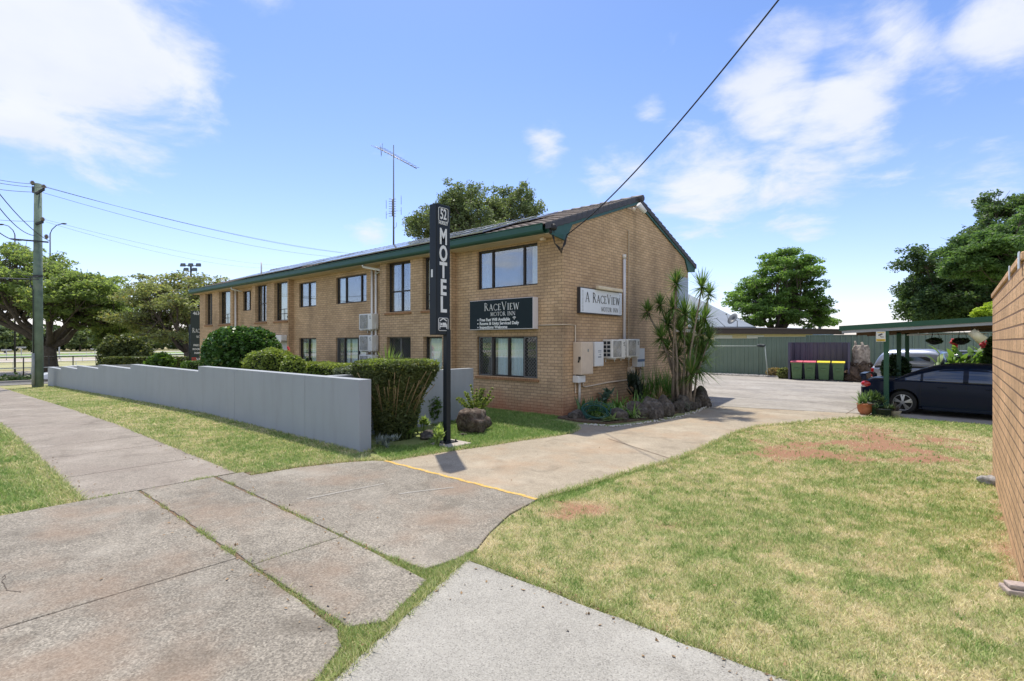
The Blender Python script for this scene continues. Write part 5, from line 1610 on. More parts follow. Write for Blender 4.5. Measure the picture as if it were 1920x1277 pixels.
def build_motel_sign():
    """the tall black street sign on a post"""
    P = atG(838, 832); P.z = 0
    blk = mat('black sign paint', (.012, .016, .022), rough=.42, var=.15, scale=2, spec=.3)
    wh = mat('white sign letters', (.70, .72, .73), rough=.45, var=.04)
    t = thing('motel_pylon_sign', 'tall narrow black pylon sign reading 52 MOTEL on a black post', 'sign', tuple(P))
    mb = MB(); mb.box(-.055, .055, -.055, .055, .02, 2.3); mb.build('post', blk, t, bevel=.006)
    mb = MB(); mb.box(-.16, .16, -.16, .16, .035, .05); mb.build('base_plate', blk, t)
    for sx_ in (-1, 1):
        for sy in (-1, 1):
            b = MB(); b.tube([(sx_ * .125, sy * .125, .05), (sx_ * .125, sy * .125, .10)], .011, 6); b.tube([(sx_ * .125, sy * .125, .05), (sx_ * .125, sy * .125, .068)], .02, 6); b.build('bolt', blk, t)
    mb = MB(); mb.prism([(-.18, -.3), (.42, -.3), (.42, .3), (-.18, .3)], -.05, .034); mb.build('footing', mat('footing concrete', (.40, .36, .32), rough=.9, var=.15, scale=20), t, bevel=.02)
    # box: faces +X with the lettering
    t0 = (Vector((-math.sin(YAW), math.cos(YAW), 0))).dot(P)
    zt = CAM_H + (t0 - .2) * (641 - 381.5) / FPX; zb = CAM_H + (t0 - .1) * (641 - 628) / FPX
    xb, xa = .03, -.17; ya, yb = -.31, .06
    mb = MB(); mb.box(xa, xb, ya, yb, zb, zt); mb.build('sign_box', blk, t, bevel=.012)
    mb = MB(); mb.box(xb, xb + .012, ya + .01, yb - .03, zb + .01, zt - .01); mb.build('face_panel', blk, t, bevel=.004)
    X = xb + .0145; H = zt - zb; yc = (ya + yb) / 2 - .01
    # frame and number: heights measured on the photograph as fractions from the top
    def zfr(f): return zt - H * f
    def frame(z_hi, z_lo, w, name):
        mb = MB(); pts = []
        r = .03
        for cx_, cz_, a0 in ((w / 2 - r, z_hi - r, 0), (-w / 2 + r, z_hi - r, 90), (-w / 2 + r, z_lo + r, 180), (w / 2 - r, z_lo + r, 270)):
            for k in range(5):
                a = R(a0 + 90 * k / 4); pts.append((X, yc + cx_ + r * math.cos(a), cz_ + r * math.sin(a)))
        pts.append(pts[0]); mb.tube(pts, .007, 5, caps=False); mb.build(name, wh, t)
    frame(zfr(.028), zfr(.132), .25, 'number_frame')
    text_mesh('52', .29, wh, t, (X, yc, zfr(.080)), (0, 1, 0), (0, 0, 1), offset=.006, sx=.58, name='number')
    text_mesh('HURSLEY', .085, wh, t, (X, yc, zfr(.146)), (0, 1, 0), (0, 0, 1), offset=.0015, sx=.70, name='street_name')
    for ch, f in zip('MOTEL', (.253, .383, .511, .642, .773)):
        sx_ = {'M': .60, 'O': .60, 'T': .72, 'E': .76, 'L': .80}[ch]
        text_mesh(ch, .43, wh, t, (X, yc, zfr(f)), (0, 1, 0), (0, 0, 1), offset=.014, sx=sx_, name='letter')
    frame(zfr(.871), zfr(.967), .25, 'bed_symbol_frame')
    mb = MB(); zc = zfr(.918)
    mb.bar((X, yc - .09, zc + .065), (X, yc, zc + .115), .02, .004, up=(1, 0, 0)); mb.bar((X, yc, zc + .115), (X, yc + .09, zc + .065), .02, .0045, up=(1, 0, 0))
    mb.bar((X, yc - .09, zc - .09), (X, yc - .09, zc + .04), .018, .004, up=(1, 0, 0)); mb.bar((X, yc - .09, zc - .045), (X, yc + .09, zc - .045), .02, .0045, up=(1, 0, 0))
    mb.bar((X, yc + .09, zc - .09), (X, yc + .09, zc + .0), .018, .004, up=(1, 0, 0)); mb.blob((X, yc - .05, zc + .0), (.003, .024, .024), 0); mb.box(X - .002, X + .002, yc - .02, yc + .075, zc - .03, zc + .03)
    mb.build('bed_symbol', wh, t)
    mb = MB(); mb.box(xa + .05, xa + .1, ya - .003, ya, zb + H * .44, zb + H * .5); mb.build('scratch', wh, t)


def build_corner_sign():
    """the second sign, standing past the motel's left end"""
    t0 = 34.2
    blk = mat('dark green board', (.010, .020, .020), rough=.35, var=.1); wh = mat('sign white', (.62, .64, .64), rough=.5, var=0); rd = mat('sign red', (.45, .05, .03), rough=.5, var=0)
    A = atT(358.5, 641, t0); B = A + Vector((math.cos(YAW), math.sin(YAW), 0)) * 1.55
    g0 = gz(A.x)
    zt = atT(370, 583, t0).z; zb = atT(370, 652 + 0, t0).z; zb = atT(370, 680, t0).z
    t = thing('motel_board_sign', 'dark green motel board sign with phone number past the left end of the motel', 'sign', (A.x, A.y, g0))
    X = (B - A).normalized(); Nn = X.cross(Vector((0, 0, 1)))
    def q(u, z, d=0): return A + X * u + Vector((0, 0, z - A.z)) + Nn * d - Vector((A.x, A.y, g0))
    mb = MB(); mb.bar(q(.78, (zt + zb) / 2 - .0) - Vector((0, 0, (zt - zb) / 2)), q(.78, (zt + zb) / 2) + Vector((0, 0, (zt - zb) / 2)), 1.55, .14, up=tuple(Nn)); mb.build('board', blk, t)
    mb = MB()
    for u in (.28, 1.3): mb.tube([q(u, g0, -.0), q(u, zb + .05)], .06, 8)
    mb.tube([q(-.10, g0), q(-.10, zt - .9)], .05, 8)
    mb.build('posts', blk, t)
    def w(s, f, size, m=wh, sx=1.0, u=.78): text_mesh(s, size, m, t, q(u, zt - (zt - zb) * f, .085), X, (0, 0, 1), offset=.004, sx=sx)
    w('4634 6777', .05, .30, sx=.95)
    lt = MB(); o = q(.78, zt - (zt - zb) * .42, .085)
    serif_word(lt, 'RACEVIEW', o, X, (0, 0, 1), .24, caps_idx=(0, 4), sx=.78); serif_word(lt, 'MOTOR INN', q(.85, zt - (zt - zb) * .52, .085), X, (0, 0, 1), .15, caps_idx=()); lt.build('lettering', wh, t)
    w('FREE FAST WIFI', .665, .17); w('ROOMS & UNITS', .74, .17); w('INSPECTIONS', .815, .17)
    mb = MB(); mb.bar(q(.08, zt - (zt - zb) * .935, .082), q(.40, zt - (zt - zb) * .935, .082), .24, .01, up=tuple(Nn)); mb.build('red_strip', rd, t)
    w('NO', .935, .2, blk, u=.24); w('VACANCY', .935, .24, u=.95)

# ================================================================== STREET WALL AND GARDEN
M_WALL = mat('blue grey rendered wall', (.335, .36, .392), rough=.85, var=.035, scale=1.2, bump=.12, bscale=50, stain=(.29, .305, .325), stain_scale=1.3, stain_amt=.7, streak=2.2)
M_BARK = mat('grey brown bark', (.115, .095, .078), rough=.95, var=.3, scale=6, bump=.6, bscale=25)
M_BARKL = mat('pale palm stem', (.25, .205, .16), rough=.9, var=.3, scale=12)
M_SOIL = mat('garden soil', (.11, .075, .052), rough=1, var=.3, scale=18, bump=.6, bscale=40, stain=(.25, .2, .15), stain_scale=20, stain_amt=.5)
M_ROCK = mat('dark basalt', (.072, .062, .052), rough=.95, var=.5, scale=14, bump=1.0, bscale=22, stain=(.27, .25, .22), stain_scale=9, stain_amt=.6)
WY = 5.38


def build_street_wall():
    t = thing('street_wall', 'long blue grey rendered wall stepping down along the footpath', 'wall', (-8.36, WY, 0))
    xw = lambda px: atY(px, HY, WY).x
    segs = [(-8.36, [xw(571.6), xw(439.5)], xw(371.6), 1.345), (xw(371.6), [xw(298)], xw(244.4), 1.195), (xw(244.4), [], xw(184), 1.025),
            (xw(184), [], xw(144.5), .85), (xw(144.5), [], xw(114), .68), (xw(114), [], xw(89.7), .515)]
    for x1, js, x0, z in segs:
        mb = MB()
        xs = [x1] + js + [x0]
        for a, b in zip(xs, xs[1:]):
            mb.box(b + (.005 if b != x0 else 0), a - (.005 if a != x1 else 0), WY, WY + .25, -1.0, z)
        for j in js: mb.box(j - .005, j + .005, WY + .012, WY + .24, -1.0, z - .004)
        mb.build('wall_section', M_WALL, t, world=True)
    mb = MB(); mb.box(xw(89.7), xw(89.7) + .22, WY + .25, 14, -1.2, .515); mb.build('wall_section', M_WALL, t, world=True)
    t = thing('garden_wall', 'short grey rendered wall running from the street wall towards the motel', 'wall', (-9.85, 5.63, 0))
    mb = MB(); mb.box(-10.0, -9.8, 5.63, 9.78, -.2, 1.345); mb.build('wall_section', M_WALL, t, world=True)


def surf_leaves(name, m, prof, n, size, parent, c, seed=0, lump=.12, sq=0, elong=1.5, up=.3, sx=1, sy=1, thick=.08):
    """leaves over a clipped shape whose half-width runs along prof = [(r, z)...]; sq>0 squares the plan"""
    rs = np.random.default_rng(seed)
    r_ = np.array([p[0] for p in prof]); z_ = np.array([p[1] for p in prof])
    seg = np.hypot(np.diff(r_) * 1.0, np.diff(z_)) * (r_[1:] + r_[:-1] + .05); cs = np.concatenate([[0], np.cumsum(seg)]) / seg.sum()
    u = rs.random(n); k = np.searchsorted(cs, u) - 1; k = np.clip(k, 0, len(seg) - 1); f = rs.random(n)
    # area weight inside a segment
    ra, rb = r_[k], r_[k + 1]
    f = np.where(np.abs(rb - ra) > 1e-4, (np.sqrt(ra ** 2 + f * (rb ** 2 - ra ** 2)) - ra) / np.where(np.abs(rb - ra) > 1e-4, rb - ra, 1), f)
    r = ra + (rb - ra) * f; z = z_[k] + (z_[k + 1] - z_[k]) * f
    a = rs.random(n) * 2 * np.pi
    ca, sa = np.cos(a), np.sin(a)
    if sq:
        q = (np.abs(ca) ** sq + np.abs(sa) ** sq) ** (1 / sq); ca, sa = ca / q, sa / q
    x = r * ca * sx; y = r * sa * sy
    nn = fbm(x * 1 + 50 + z, y * 1 + 50 - z * .7, 2.5, seed + 3) - .5
    rr = 1 + nn * lump * 2 - rs.random(n) ** 2 * thick / np.maximum(r, .2)
    rr = rr + (rs.random(n) < .035) * rs.random(n) * .10 / np.maximum(r, .25)
    P = np.stack([x * rr, y * rr, z * (1 + nn * lump * .8) + rs.normal(size=n) * size * .3], 1) + np.array(c)
    return leaves(name, m, P, size, parent, elong=elong, up=up)


def core(prof, c, k=.86, sq=0, n=24, sx=1, sy=1):  # solid dark core added inside the leaves to block light
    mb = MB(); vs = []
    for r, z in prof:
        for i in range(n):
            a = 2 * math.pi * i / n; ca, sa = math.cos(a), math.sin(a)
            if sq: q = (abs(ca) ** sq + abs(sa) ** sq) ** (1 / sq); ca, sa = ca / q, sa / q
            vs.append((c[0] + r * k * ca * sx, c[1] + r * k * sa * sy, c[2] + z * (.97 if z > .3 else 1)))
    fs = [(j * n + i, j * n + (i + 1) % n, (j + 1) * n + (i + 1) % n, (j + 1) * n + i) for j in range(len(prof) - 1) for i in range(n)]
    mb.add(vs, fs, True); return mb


def rock(name, label, c, r, seed, group=None, amp=.22, sharp=.12, m=None):
    mb = MB(); mb.blob((0, 0, r[2] * .55), r, amp, 1.1, seed, flat=.75, sharp=sharp, nu=30, nv=20)
    o = mb.build(name, m or M_ROCK); o.location = c; o.rotation_euler = (0, 0, seed * 1.3)
    return tag(o, label, 'rock', group)


def build_garden():
    L1 = leaf_mat('dark hedge leaf', (.050, .075, .024), (.17, .20, .075), trans=.35, yellow=(.22, .22, .06, .05))
    L2 = leaf_mat('fresh leaf', (.035, .085, .018), (.13, .22, .045), trans=.35)
    L3 = leaf_mat('lime leaf', (.10, .16, .03), (.32, .38, .10), trans=.4)
    LB = leaf_mat('glossy bush leaf', (.022, .065, .016), (.10, .20, .05), trans=.3, rough=.3, yellow=(.25, .32, .10, .06))
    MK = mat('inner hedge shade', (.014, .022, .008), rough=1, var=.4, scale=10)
    ST = leaf_mat('silver succulent', (.16, .20, .19), (.33, .37, .34), trans=.1)
    # clipped flared hedge behind the wall end
    P = atG(735, 826)
    t = thing('clipped_hedge', 'tall clipped dark hedge flaring out to a flat top behind the wall end', 'hedge', (P.x - .18, P.y + .22, 0))
    prof = [(0, 0), (.34, .02), (.39, .35), (.46, .75), (.57, 1.05), (.73, 1.32), (.80, 1.46), (.78, 1.58), (.66, 1.64), (0, 1.64)]
    surf_leaves('foliage', L1, prof, 52000, .030, t, (0, 0, 0), seed=2, lump=.07, sq=3.2, elong=2.6, up=.0, thick=.16)
    surf_leaves('top_leaves', L3, [(.74, 1.43), (.79, 1.57), (.64, 1.65), (0, 1.65)], 7000, .03, t, (0, 0, .01), seed=5, lump=.06, sq=3.2, up=.3)  # lime-coloured leaves over the flat top
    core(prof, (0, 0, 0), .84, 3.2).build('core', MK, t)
    rs = random.Random(3); mb = MB()
    for i in range(70):
        a = rs.uniform(0, 6.28); r0 = .46; r1 = rs.uniform(.66, .92); z0 = rs.uniform(.5, .9); z1 = rs.uniform(1.1, 1.45)
        mb.tube([(r0 * math.cos(a), r0 * math.sin(a), z0), (r1 * math.cos(a + .1) * .98, r1 * math.sin(a + .1) * .98, z1)], .008, 4)
    mb.build('twigs', mat('tan twigs', (.30, .22, .12), rough=1), t)
    # left shoulder of the same hedge: a lower small one joined beside it
    q = atT(668, 700, 11.6)
    t = thing('clipped_hedge', 'low clipped hedge with grey leaves joined to the left of the tall flared hedge', 'hedge', (q.x, q.y, 0))
    prof = [(0, 0), (.38, 0), (.42, .8), (.46, 1.25), (.45, 1.45), (.3, 1.50), (0, 1.50)]
    surf_leaves('foliage', leaf_mat('grey green leaf', (.05, .075, .04), (.17, .2, .12), trans=.25), prof, 14000, .03, t, (0, 0, 0), seed=8, lump=.1, sq=3)
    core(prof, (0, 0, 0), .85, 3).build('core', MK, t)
    # long low hedge yellow-green behind the wall
    q0, q1 = atY(572, 700, 9.6), atY(650, 700, 8.9)
    c = (q0 + q1) / 2
    t = thing('low_hedge', 'low yellow green clipped hedge in front of the ground floor windows', 'hedge', (c.x, c.y, 0))
    prof = [(0, 0), (.5, 0), (.55, .6), (.55, 1.22), (.45, 1.31), (0, 1.31)]
    surf_leaves('foliage', L3, prof, 16000, .045, t, (0, 0, 0), seed=9, lump=.07, sq=6, sx=3.0, sy=.9)
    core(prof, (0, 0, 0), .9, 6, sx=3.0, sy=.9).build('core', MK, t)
    # big round bush
    def bush(name, label, px, py_top, rx_px, t_, prof, m, n, size, seed, lump=.12, sy=1, sq=0, zb=None):
        q = atT(px, HY, t_); k = t_ / FPX; base = gz(q.x)
        top = CAM_H + (HY - py_top) * k - base
        t = thing(name, label, 'bush' if 'bush' in name else 'hedge', (q.x, q.y, base))
        R_ = rx_px * k
        pr = [(r * R_, z * top) for r, z in prof]
        surf_leaves('foliage', m, pr, n, size, t, (0, 0, 0), seed=seed, lump=lump, sq=sq, sy=sy, thick=.2)
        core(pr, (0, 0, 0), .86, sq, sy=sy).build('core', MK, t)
        return t
    RND = [(0, 0), (.7, 0), (.92, .25), (1, .55), (.97, .78), (.8, .93), (.5, 1), (0, 1.0)]
    bush('round_bush', 'large glossy dark green rounded bush in front of the motel', 455, 618, 66, 19.0, RND, LB, 15000, .095, 12, lump=.07)
    bush('light_bush', 'light green fine leaved bush right of the big round bush', 506, 656, 44, 16.5, RND, L3, 15000, .055, 13, lump=.2)
    bush('light_bush', 'small pale green bush further right among the garden plants', 548, 672, 26, 15.8, RND, L3, 7000, .05, 14, lump=.25)
    bush('box_hedge', 'low clipped bright green box hedge at the left end of the motel', 372, 678, 27, 24.5, [(0, 0), (.9, 0), (1, .3), (1, .9), (.85, 1), (0, 1)], L2, 8000, .05, 15, lump=.05, sq=3)
    bush('lawn_bush', 'small leafy bright bush poking over the wall in front of the long hedge', 302, 668, 22, 26, RND, L2, 2600, .14, 16, lump=.3)
    # long dark hedge past the wall
    for (pa, pb, pt, tt, lab, mm, sd) in ((203, 290, 671, 37., 'long dark clipped hedge behind the left part of the wall', L1, 17), (286, 382, 671.5, 36., 'dark clipped hedge continuing to the motel corner behind the wall', L1, 18)):
        A = atT(pa, HY, tt); B = atT(pb, HY, tt); c = (A + B) / 2; base = -.6; top = CAM_H + (HY - pt) * tt / FPX - base; L_ = (B - A).length / 2
        t = thing('long_hedge', lab, 'hedge', (c.x, c.y, base), YAW)
        pr = [(0, 0), (1, 0), (1, top * .9), (.93, top), (0, top)]
        surf_leaves('foliage', mm, pr, 14000, .11, t, (0, 0, 0), seed=sd, lump=.03, sq=9, sx=L_, sy=.7)
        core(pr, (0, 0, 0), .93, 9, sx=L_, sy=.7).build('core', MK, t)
    # dark shrub beyond the hedge
    bush('dark_bush', 'dark loose bush standing behind the long hedge at the street corner', 238, 633, 40, 40, RND, L1, 14000, .13, 19, lump=.35)
    # spiky yucca behind hedge
    q = atT(728, 684, 12.6); rs = random.Random(8)
    t = thing('spiky_plant', 'bright green spiky strap leaved plant rising behind the clipped hedge', 'plant', (q.x, q.y, 0))
    mb = MB(); rosette(mb, (0, 0, 1.25), 95, .72, .038, 12, 88, .35, rs); rosette(mb, (.25, .1, 1.2), 50, .6, .036, 10, 80, .4, rs); mb.build('foliage', leaf_mat('yucca leaf', (.09, .17, .03), (.30, .42, .10), trans=.35), t)
    mb = MB(); mb.tube([(0, 0, 0), (0, 0, 1.3)], .07, 8); mb.build('stem', M_BARK, t)
    # strappy plants with red kangaroo-paw flowers near the garage door
    for (px, tt, n, ln, lab) in ((540, 17.5, 60, .95, 'strappy green plant with a red flower spike near the pale door'), (570, 16.6, 70, .7, 'dark strappy plant clump between the pale bush and low hedge')):
        q = atT(px, 700, tt); t = thing('strappy_plant', lab, 'plant', (q.x, q.y, 0))
        mb = MB(); rosette(mb, (0, 0, .55), n, ln, .03, 35, 88, .5, rs, jitter=1.2); mb.build('foliage', L2, t)
        if px == 540:
            f = MB()
            zt = atT(541, 652, tt).z
            for dx in (-.02, .10): f.tube([(dx, 0, .7), (dx, 0, zt)], .012, 4)
            for k in range(9): f.blob((.04 * math.sin(k) - .0, 0, zt - k * .05), (.035, .035, .05), .2, seed=k, nu=8, nv=6)
            f.build('flower', mat('red flower', (.5, .04, .04), rough=.6), t)
    # ---- rock by the sign, plants round it
    P = atG(880, 812)
    rock('boulder', 'large rough brown boulder beside the black sign post', (P.x - .02, P.y + .18, -.02), (.41, .37, .38), 4, amp=.32, sharp=.28, m=mat('rough brown boulder', (.085, .062, .048), rough=1, var=.6, scale=16, bump=1, bscale=26, stain=(.27, .24, .20), stain_scale=10, stain_amt=.7))
    P = atG(868, 818); rock('small_rock', 'small flat dark rock at the foot of the large boulder', (P.x, P.y, -.01), (.10, .07, .05), 6)
    q = atG(795, 822); rock('bed_rock', 'flat lichened rock in the small bed left of the sign post', (q.x, q.y + .15, -.02), (.32, .2, .11), 9, m=M_ROCK)
    # feathery spiky fern behind the boulder
    q = atG(880, 800); rs = random.Random(12)
    t = thing('feathery_plant', 'yellow green feathery stemmed plant growing behind the boulder', 'plant', (q.x - .02, q.y + .25, 0))
    st = MB(); LP = []
    for i in range(24):
        a = rs.uniform(0, 6.28); tilt = rs.uniform(.05, .75); L_ = rs.uniform(.55, .98)
        p = Vector((0, 0, .1)); d = Vector((math.cos(a) * tilt, math.sin(a) * tilt, 1)).normalized(); pts = [p.copy()]
        for k in range(9):
            p = p + d * L_ / 9; d = (d + Vector((math.cos(a) * .05, math.sin(a) * .05, .0))).normalized(); pts.append(p.copy())
            for j in range(26): LP.append(p + Vector((rs.gauss(0, 1), rs.gauss(0, 1), rs.gauss(0, 1))) * .026 * (1.25 - k / 10))
        st.tube(pts, .006, 4)
    st.build('stem', M_BARK, t)
    leaves('foliage', L3, np.array([tuple(p) for p in LP]), .030, t, elong=1.6)
    # round-leaved succulents and silver plant
    q = atG(800, 826)
    for i, (px, py, lab, n) in enumerate(((765, 800, 'light green rosette succulent in the bed, furthest left of the rosettes', 14), (812, 815, 'bright green succulent rosette nearest the sign post', 16), (790, 790, 'taller green succulent rosettes in the middle of the bed', 18))):
        c = atG(px, py + 22); t = thing('succulent_plant', lab, 'plant', (c.x, c.y, 0)); mb = MB()
        for k in range(7):
            a = rs.uniform(0, 6.28); r = rs.uniform(0, .2); hh = rs.uniform(.1, .32)
            rosette(mb, (r * math.cos(a), r * math.sin(a), hh), n, .15, .075, 5, 80, .1, rs, .05)
            mb.tube([(r * math.cos(a) * .6, r * math.sin(a) * .6, 0), (r * math.cos(a), r * math.sin(a), hh)], .012, 5)
        mb.build('foliage', leaf_mat('succulent leaf', (.13, .22, .06), (.42, .52, .18), trans=.3), t)
    c = atG(718, 843); t = thing('silver_plant', 'low silver grey succulent at the foot of the wall end', 'plant', (c.x, c.y + .08, 0)); mb = MB()
    for k in range(15):
        x = rs.uniform(-.25, .25); y = rs.uniform(-.10, .22); rosette(mb, (x, y, rs.uniform(.02, .18)), 14, .14, .03, 5, 80, .25, rs, .05)
    mb.build('foliage', ST, t)
    # leafy creeper on hedge foot
    c = atG(792, 800); t = thing('creeper_plant', 'leafy green creeper at the right foot of the clipped hedge', 'plant', (c.x - .15, c.y + .4, 0))
    leaves('foliage', L2, ell_pts(900, (0, 0, .4), (.22, .3, .42), .2), .07, t)


def build_gable_bed():
    rs = random.Random(21)
    # soil mound
    edge = [Vector((p[0], p[1], 0)) for p in GARDEN_EDGE[:7]]
    wall_pts = [(GXP, edge[-1].y + 1.6), (GXP, 11.0)]
    poly = [(e.x - .34, e.y + .26) for e in edge] + [(edge[-1].x - .4, edge[-1].y + 1.0), (GXP, edge[-1].y + 1.0), (GXP, 11.25)]
    mb = MB(); mb.prism(poly, -.05, .05); o = mb.build('garden_bed_soil', M_SOIL); o['kind'] = 'structure'
    # white pebbles
    pm = mat('white pebble', (.62, .58, .52), rough=.8, var=.15); PV = MB()
    for i in range(230):
        u = rs.random() * (len(edge) - 1); k = int(u); e = edge[k].lerp(edge[k + 1], u - k)
        PV.blob((e.x + rs.gauss(.0, .05), e.y + rs.gauss(-.02, .04), .03), (rs.uniform(.012, .03),) * 2 + (.014,), .2, seed=i, nu=6, nv=4)
    o = PV.build('pebbles', pm); tag(o, 'white pebbles scattered along the rock border', 'pebbles', kind='stuff')
    # border rocks, placed from the photo: (px of middle, py of foot, half width px, height px)
    R_ = [(1076, 787, 12, 14, 'lowest brown rock at the motel corner end of the border'), (1091, 787, 9, 12, 'small brown rock at the left of the coiled hose'), (1115, 778, 14, 13, 'rough rock lying behind the coiled hose'),
          (1156, 791, 17, 20, 'broad flat dark rock immediately right of the coiled hose'), (1187, 786, 18, 25, 'second large rock right of the hose, pointed left'), (1203, 780, 5, 8, 'little round rock wedged between two large border rocks'),
          (1217, 785, 17, 32, 'biggest round dark boulder in the middle of the border'), (1243, 781, 13, 28, 'upright dark rock right of the biggest boulder'), (1258, 777, 6, 13, 'small dark rock between two larger ones, right half of the border'),
          (1268, 774, 11, 16, 'smooth grey rounded rock in the right half of the border'), (1281, 771, 11, 24, 'tall speckled rock at the foot of the palm stems'), (1294, 769, 9, 13, 'low rock in front of the palm stems'),
          (1302, 765, 10, 16, 'dark rock second from the right end of the border'), (1311, 763, 16, 27, 'large slanting dark boulder at the right end of the border')]
    for i, (px, py, hw, hh, lab) in enumerate(R_):
        P = atG(px, py); t0 = math.hypot(P.x, P.y); k = (FPX * CAM_H / (py - HY)) / FPX
        rock('border_rock', lab, (P.x - .02, P.y + hw * k * .6, -.02), (hw * k * 1.35, hw * k * 1.1, hh * k * .84), 30 + i, 'rocks bordering the gable garden bed', amp=.25, sharp=.12)
    # hose coil
    P = atG(1118, 788); P.z = .05
    hm = mat('green garden hose', (.014, .075, .058), rough=.4, var=.1, scale=20); mb = MB()
    for i in range(8):
        r = .27 + .035 * (i % 4) + rs.uniform(-.02, .02); zz = .02 + .028 * i; ox, oy = rs.uniform(-.03, .03), rs.uniform(-.03, .03)
        tl = rs.uniform(-.15, .15)
        mb.tube([(ox + r * math.cos(R(a)), oy + r * .75 * math.sin(R(a)), zz + tl * r * math.cos(R(a)) + tl * .4 * r * math.sin(R(a * 1))) for a in range(0, 361, 12)], .011, 6, caps=False)
    o = mb.build('garden_hose', hm); o.location = (P.x + .02, P.y - .05, .12); o.rotation_euler = (R(38), R(8), R(20)); tag(o, 'dark green garden hose coiled on the ground against the border rocks', 'hose')
    # ---- bed plants
    def plant(name, label, px, py, hpx, fn, m, zoff=.08, dy=0):
        P = atG(px, py, .1); P.y += dy
        if P.x < GXP + .28: P = atX(px, HY, GXP + .3)
        t = thing(name, label, 'plant', (P.x, P.y, zoff)); mb = MB(); fn(mb, rs); mb.v = [(v[0] * 1.3, v[1] * 1.3, v[2] * 1.15) for v in mb.v]; mb.build('foliage', m, t); return t
    G1 = leaf_mat('dark strap leaf', (.035, .09, .035), (.13, .24, .09), trans=.25); G2 = leaf_mat('mid strap leaf', (.07, .16, .035), (.25, .42, .11), trans=.35)
    G3 = leaf_mat('blue green leaf', (.08, .15, .12), (.24, .34, .28), trans=.15); G4 = leaf_mat('variegated leaf', (.16, .24, .10), (.42, .48, .25), trans=.35)
    G5 = leaf_mat('coppery leaf', (.22, .12, .06), (.42, .30, .18), trans=.3)
    plant('aloe_plant', 'dark green broad spiky clump at the motel corner end of the bed', 1092, 775, 30, lambda mb, r: [rosette(mb, (r.uniform(-.25, .25), r.uniform(-.1, .3), 0), 16, .42, .075, 30, 88, .15, r, .3) for _ in range(4)], G1)
    plant('aloe_plant', 'grey green spiky clump right behind the coiled hose', 1112, 776, 30, lambda mb, r: [rosette(mb, (r.uniform(-.2, .2), r.uniform(0, .3), 0), 15, .32, .06, 25, 85, .2, r, .3) for _ in range(3)], G3)
    plant('grey_cabbage_plant', 'tall blue green leafy rosette plant against the brick near the meter boxes', 1137, 762, 40, lambda mb, r: [rosette(mb, (r.uniform(-.18, .18), r.uniform(-.1, .12), .02 + .09 * k), 14, .26, .10, 5, 70, .35, r, .1) for k in range(5)], G3)
    plant('bromeliad_plant', 'bright green strap leaved clump in the middle left of the bed', 1148, 780, 30, lambda mb, r: [rosette(mb, (r.uniform(-.4, .4), r.uniform(-.1, .3), 0), 20, .38, .055, 15, 80, .5, r, .3) for _ in range(5)], G2)
    plant('bromeliad_plant', 'pale variegated leafy plant low behind the flat rock', 1140, 786, 30, lambda mb, r: [rosette(mb, (r.uniform(-.25, .25), r.uniform(0, .2), 0), 14, .24, .07, 5, 60, .4, r, .3) for _ in range(4)], G4)
    plant('agapanthus_plant', 'glossy green arching clump left of the copper coloured leaves', 1172, 772, 30, lambda mb, r: [rosette(mb, (r.uniform(-.2, .3), r.uniform(-.1, .3), 0), 26, .55, .045, 30, 85, .7, r, .3) for _ in range(3)], G2)
    plant('copper_leaf_plant', 'low coppery orange leafed plant above the pointed rock', 1190, 772, 30, lambda mb, r: [rosette(mb, (r.uniform(-.22, .22), r.uniform(-.1, .2), .03), 16, .22, .07, 5, 75, .4, r, .3) for _ in range(4)], G5)
    plant('agapanthus_plant', 'tall green strap leaved clump between the dark shrub and the fern clump', 1212, 765, 30, lambda mb, r: [rosette(mb, (r.uniform(-.2, .25), r.uniform(-.1, .3), 0), 26, .5, .05, 30, 85, .7, r, .3) for _ in range(3)], G2)
    plant('ground_cover_plant', 'low mixed green leafy plants filling the bed in front of the meter boxes', 1125, 770, 30, lambda mb, r: [rosette(mb, (r.uniform(-.3, .5), r.uniform(-.1, .3), 0), 18, .26, .07, 10, 80, .5, r, .3) for _ in range(6)], G2)
    plant('ground_cover_plant', 'low bright green leafy plants just left of the copper coloured leaves', 1165, 778, 30, lambda mb, r: [rosette(mb, (r.uniform(-.3, .4), r.uniform(-.1, .25), 0), 18, .24, .065, 10, 80, .5, r, .3) for _ in range(6)], G4)
    plant('dark_shrub', 'nearly black upright leafy plant below the power outlet', 1190, 760, 30, lambda mb, r: [rosette(mb, (r.uniform(-.12, .12), 0, .2 + .1 * k), 16, .42, .07, 35, 88, .1, r, .3) for k in range(5)], leaf_mat('black green leaf', (.010, .02, .012), (.03, .05, .03), trans=.1))
    t = plant('fern_clump', 'bushy green fern clump against the brick wall left of the palm stems', 1232, 752, 60, lambda mb, r: [rosette(mb, (r.uniform(-.35, .35), r.uniform(-.3, .4), .1), 40, .95, .03, 40, 88, .8, r, .4) for _ in range(6)], G2)
    P = t.location
    f = MB(); f.blob((-.35, -.3, .62), (.10, .10, .12), .1, seed=2); f.tube([(-.35, -.3, 0), (-.35, -.3, .6)], .01, 5); f.build('seed_head', mat('pale seed head', (.45, .40, .24), rough=.8), t)
    plant('red_cordyline', 'pinkish brown spiky rosette in front of the fern clump', 1237, 765, 30, lambda mb, r: rosette(mb, (0, 0, .18), 46, .42, .035, 5, 88, .2, r, .1), leaf_mat('pinkish cordyline leaf', (.22, .13, .09), (.45, .33, .22), trans=.3))
    t = plant('flowering_plant', 'low plant with small pink flowers among the middle rocks', 1221, 772, 30, lambda mb, r: [rosette(mb, (r.uniform(-.15, .15), r.uniform(-.1, .1), 0), 12, .15, .04, 15, 75, .3, r, .2) for _ in range(4)], G2)
    f = MB()
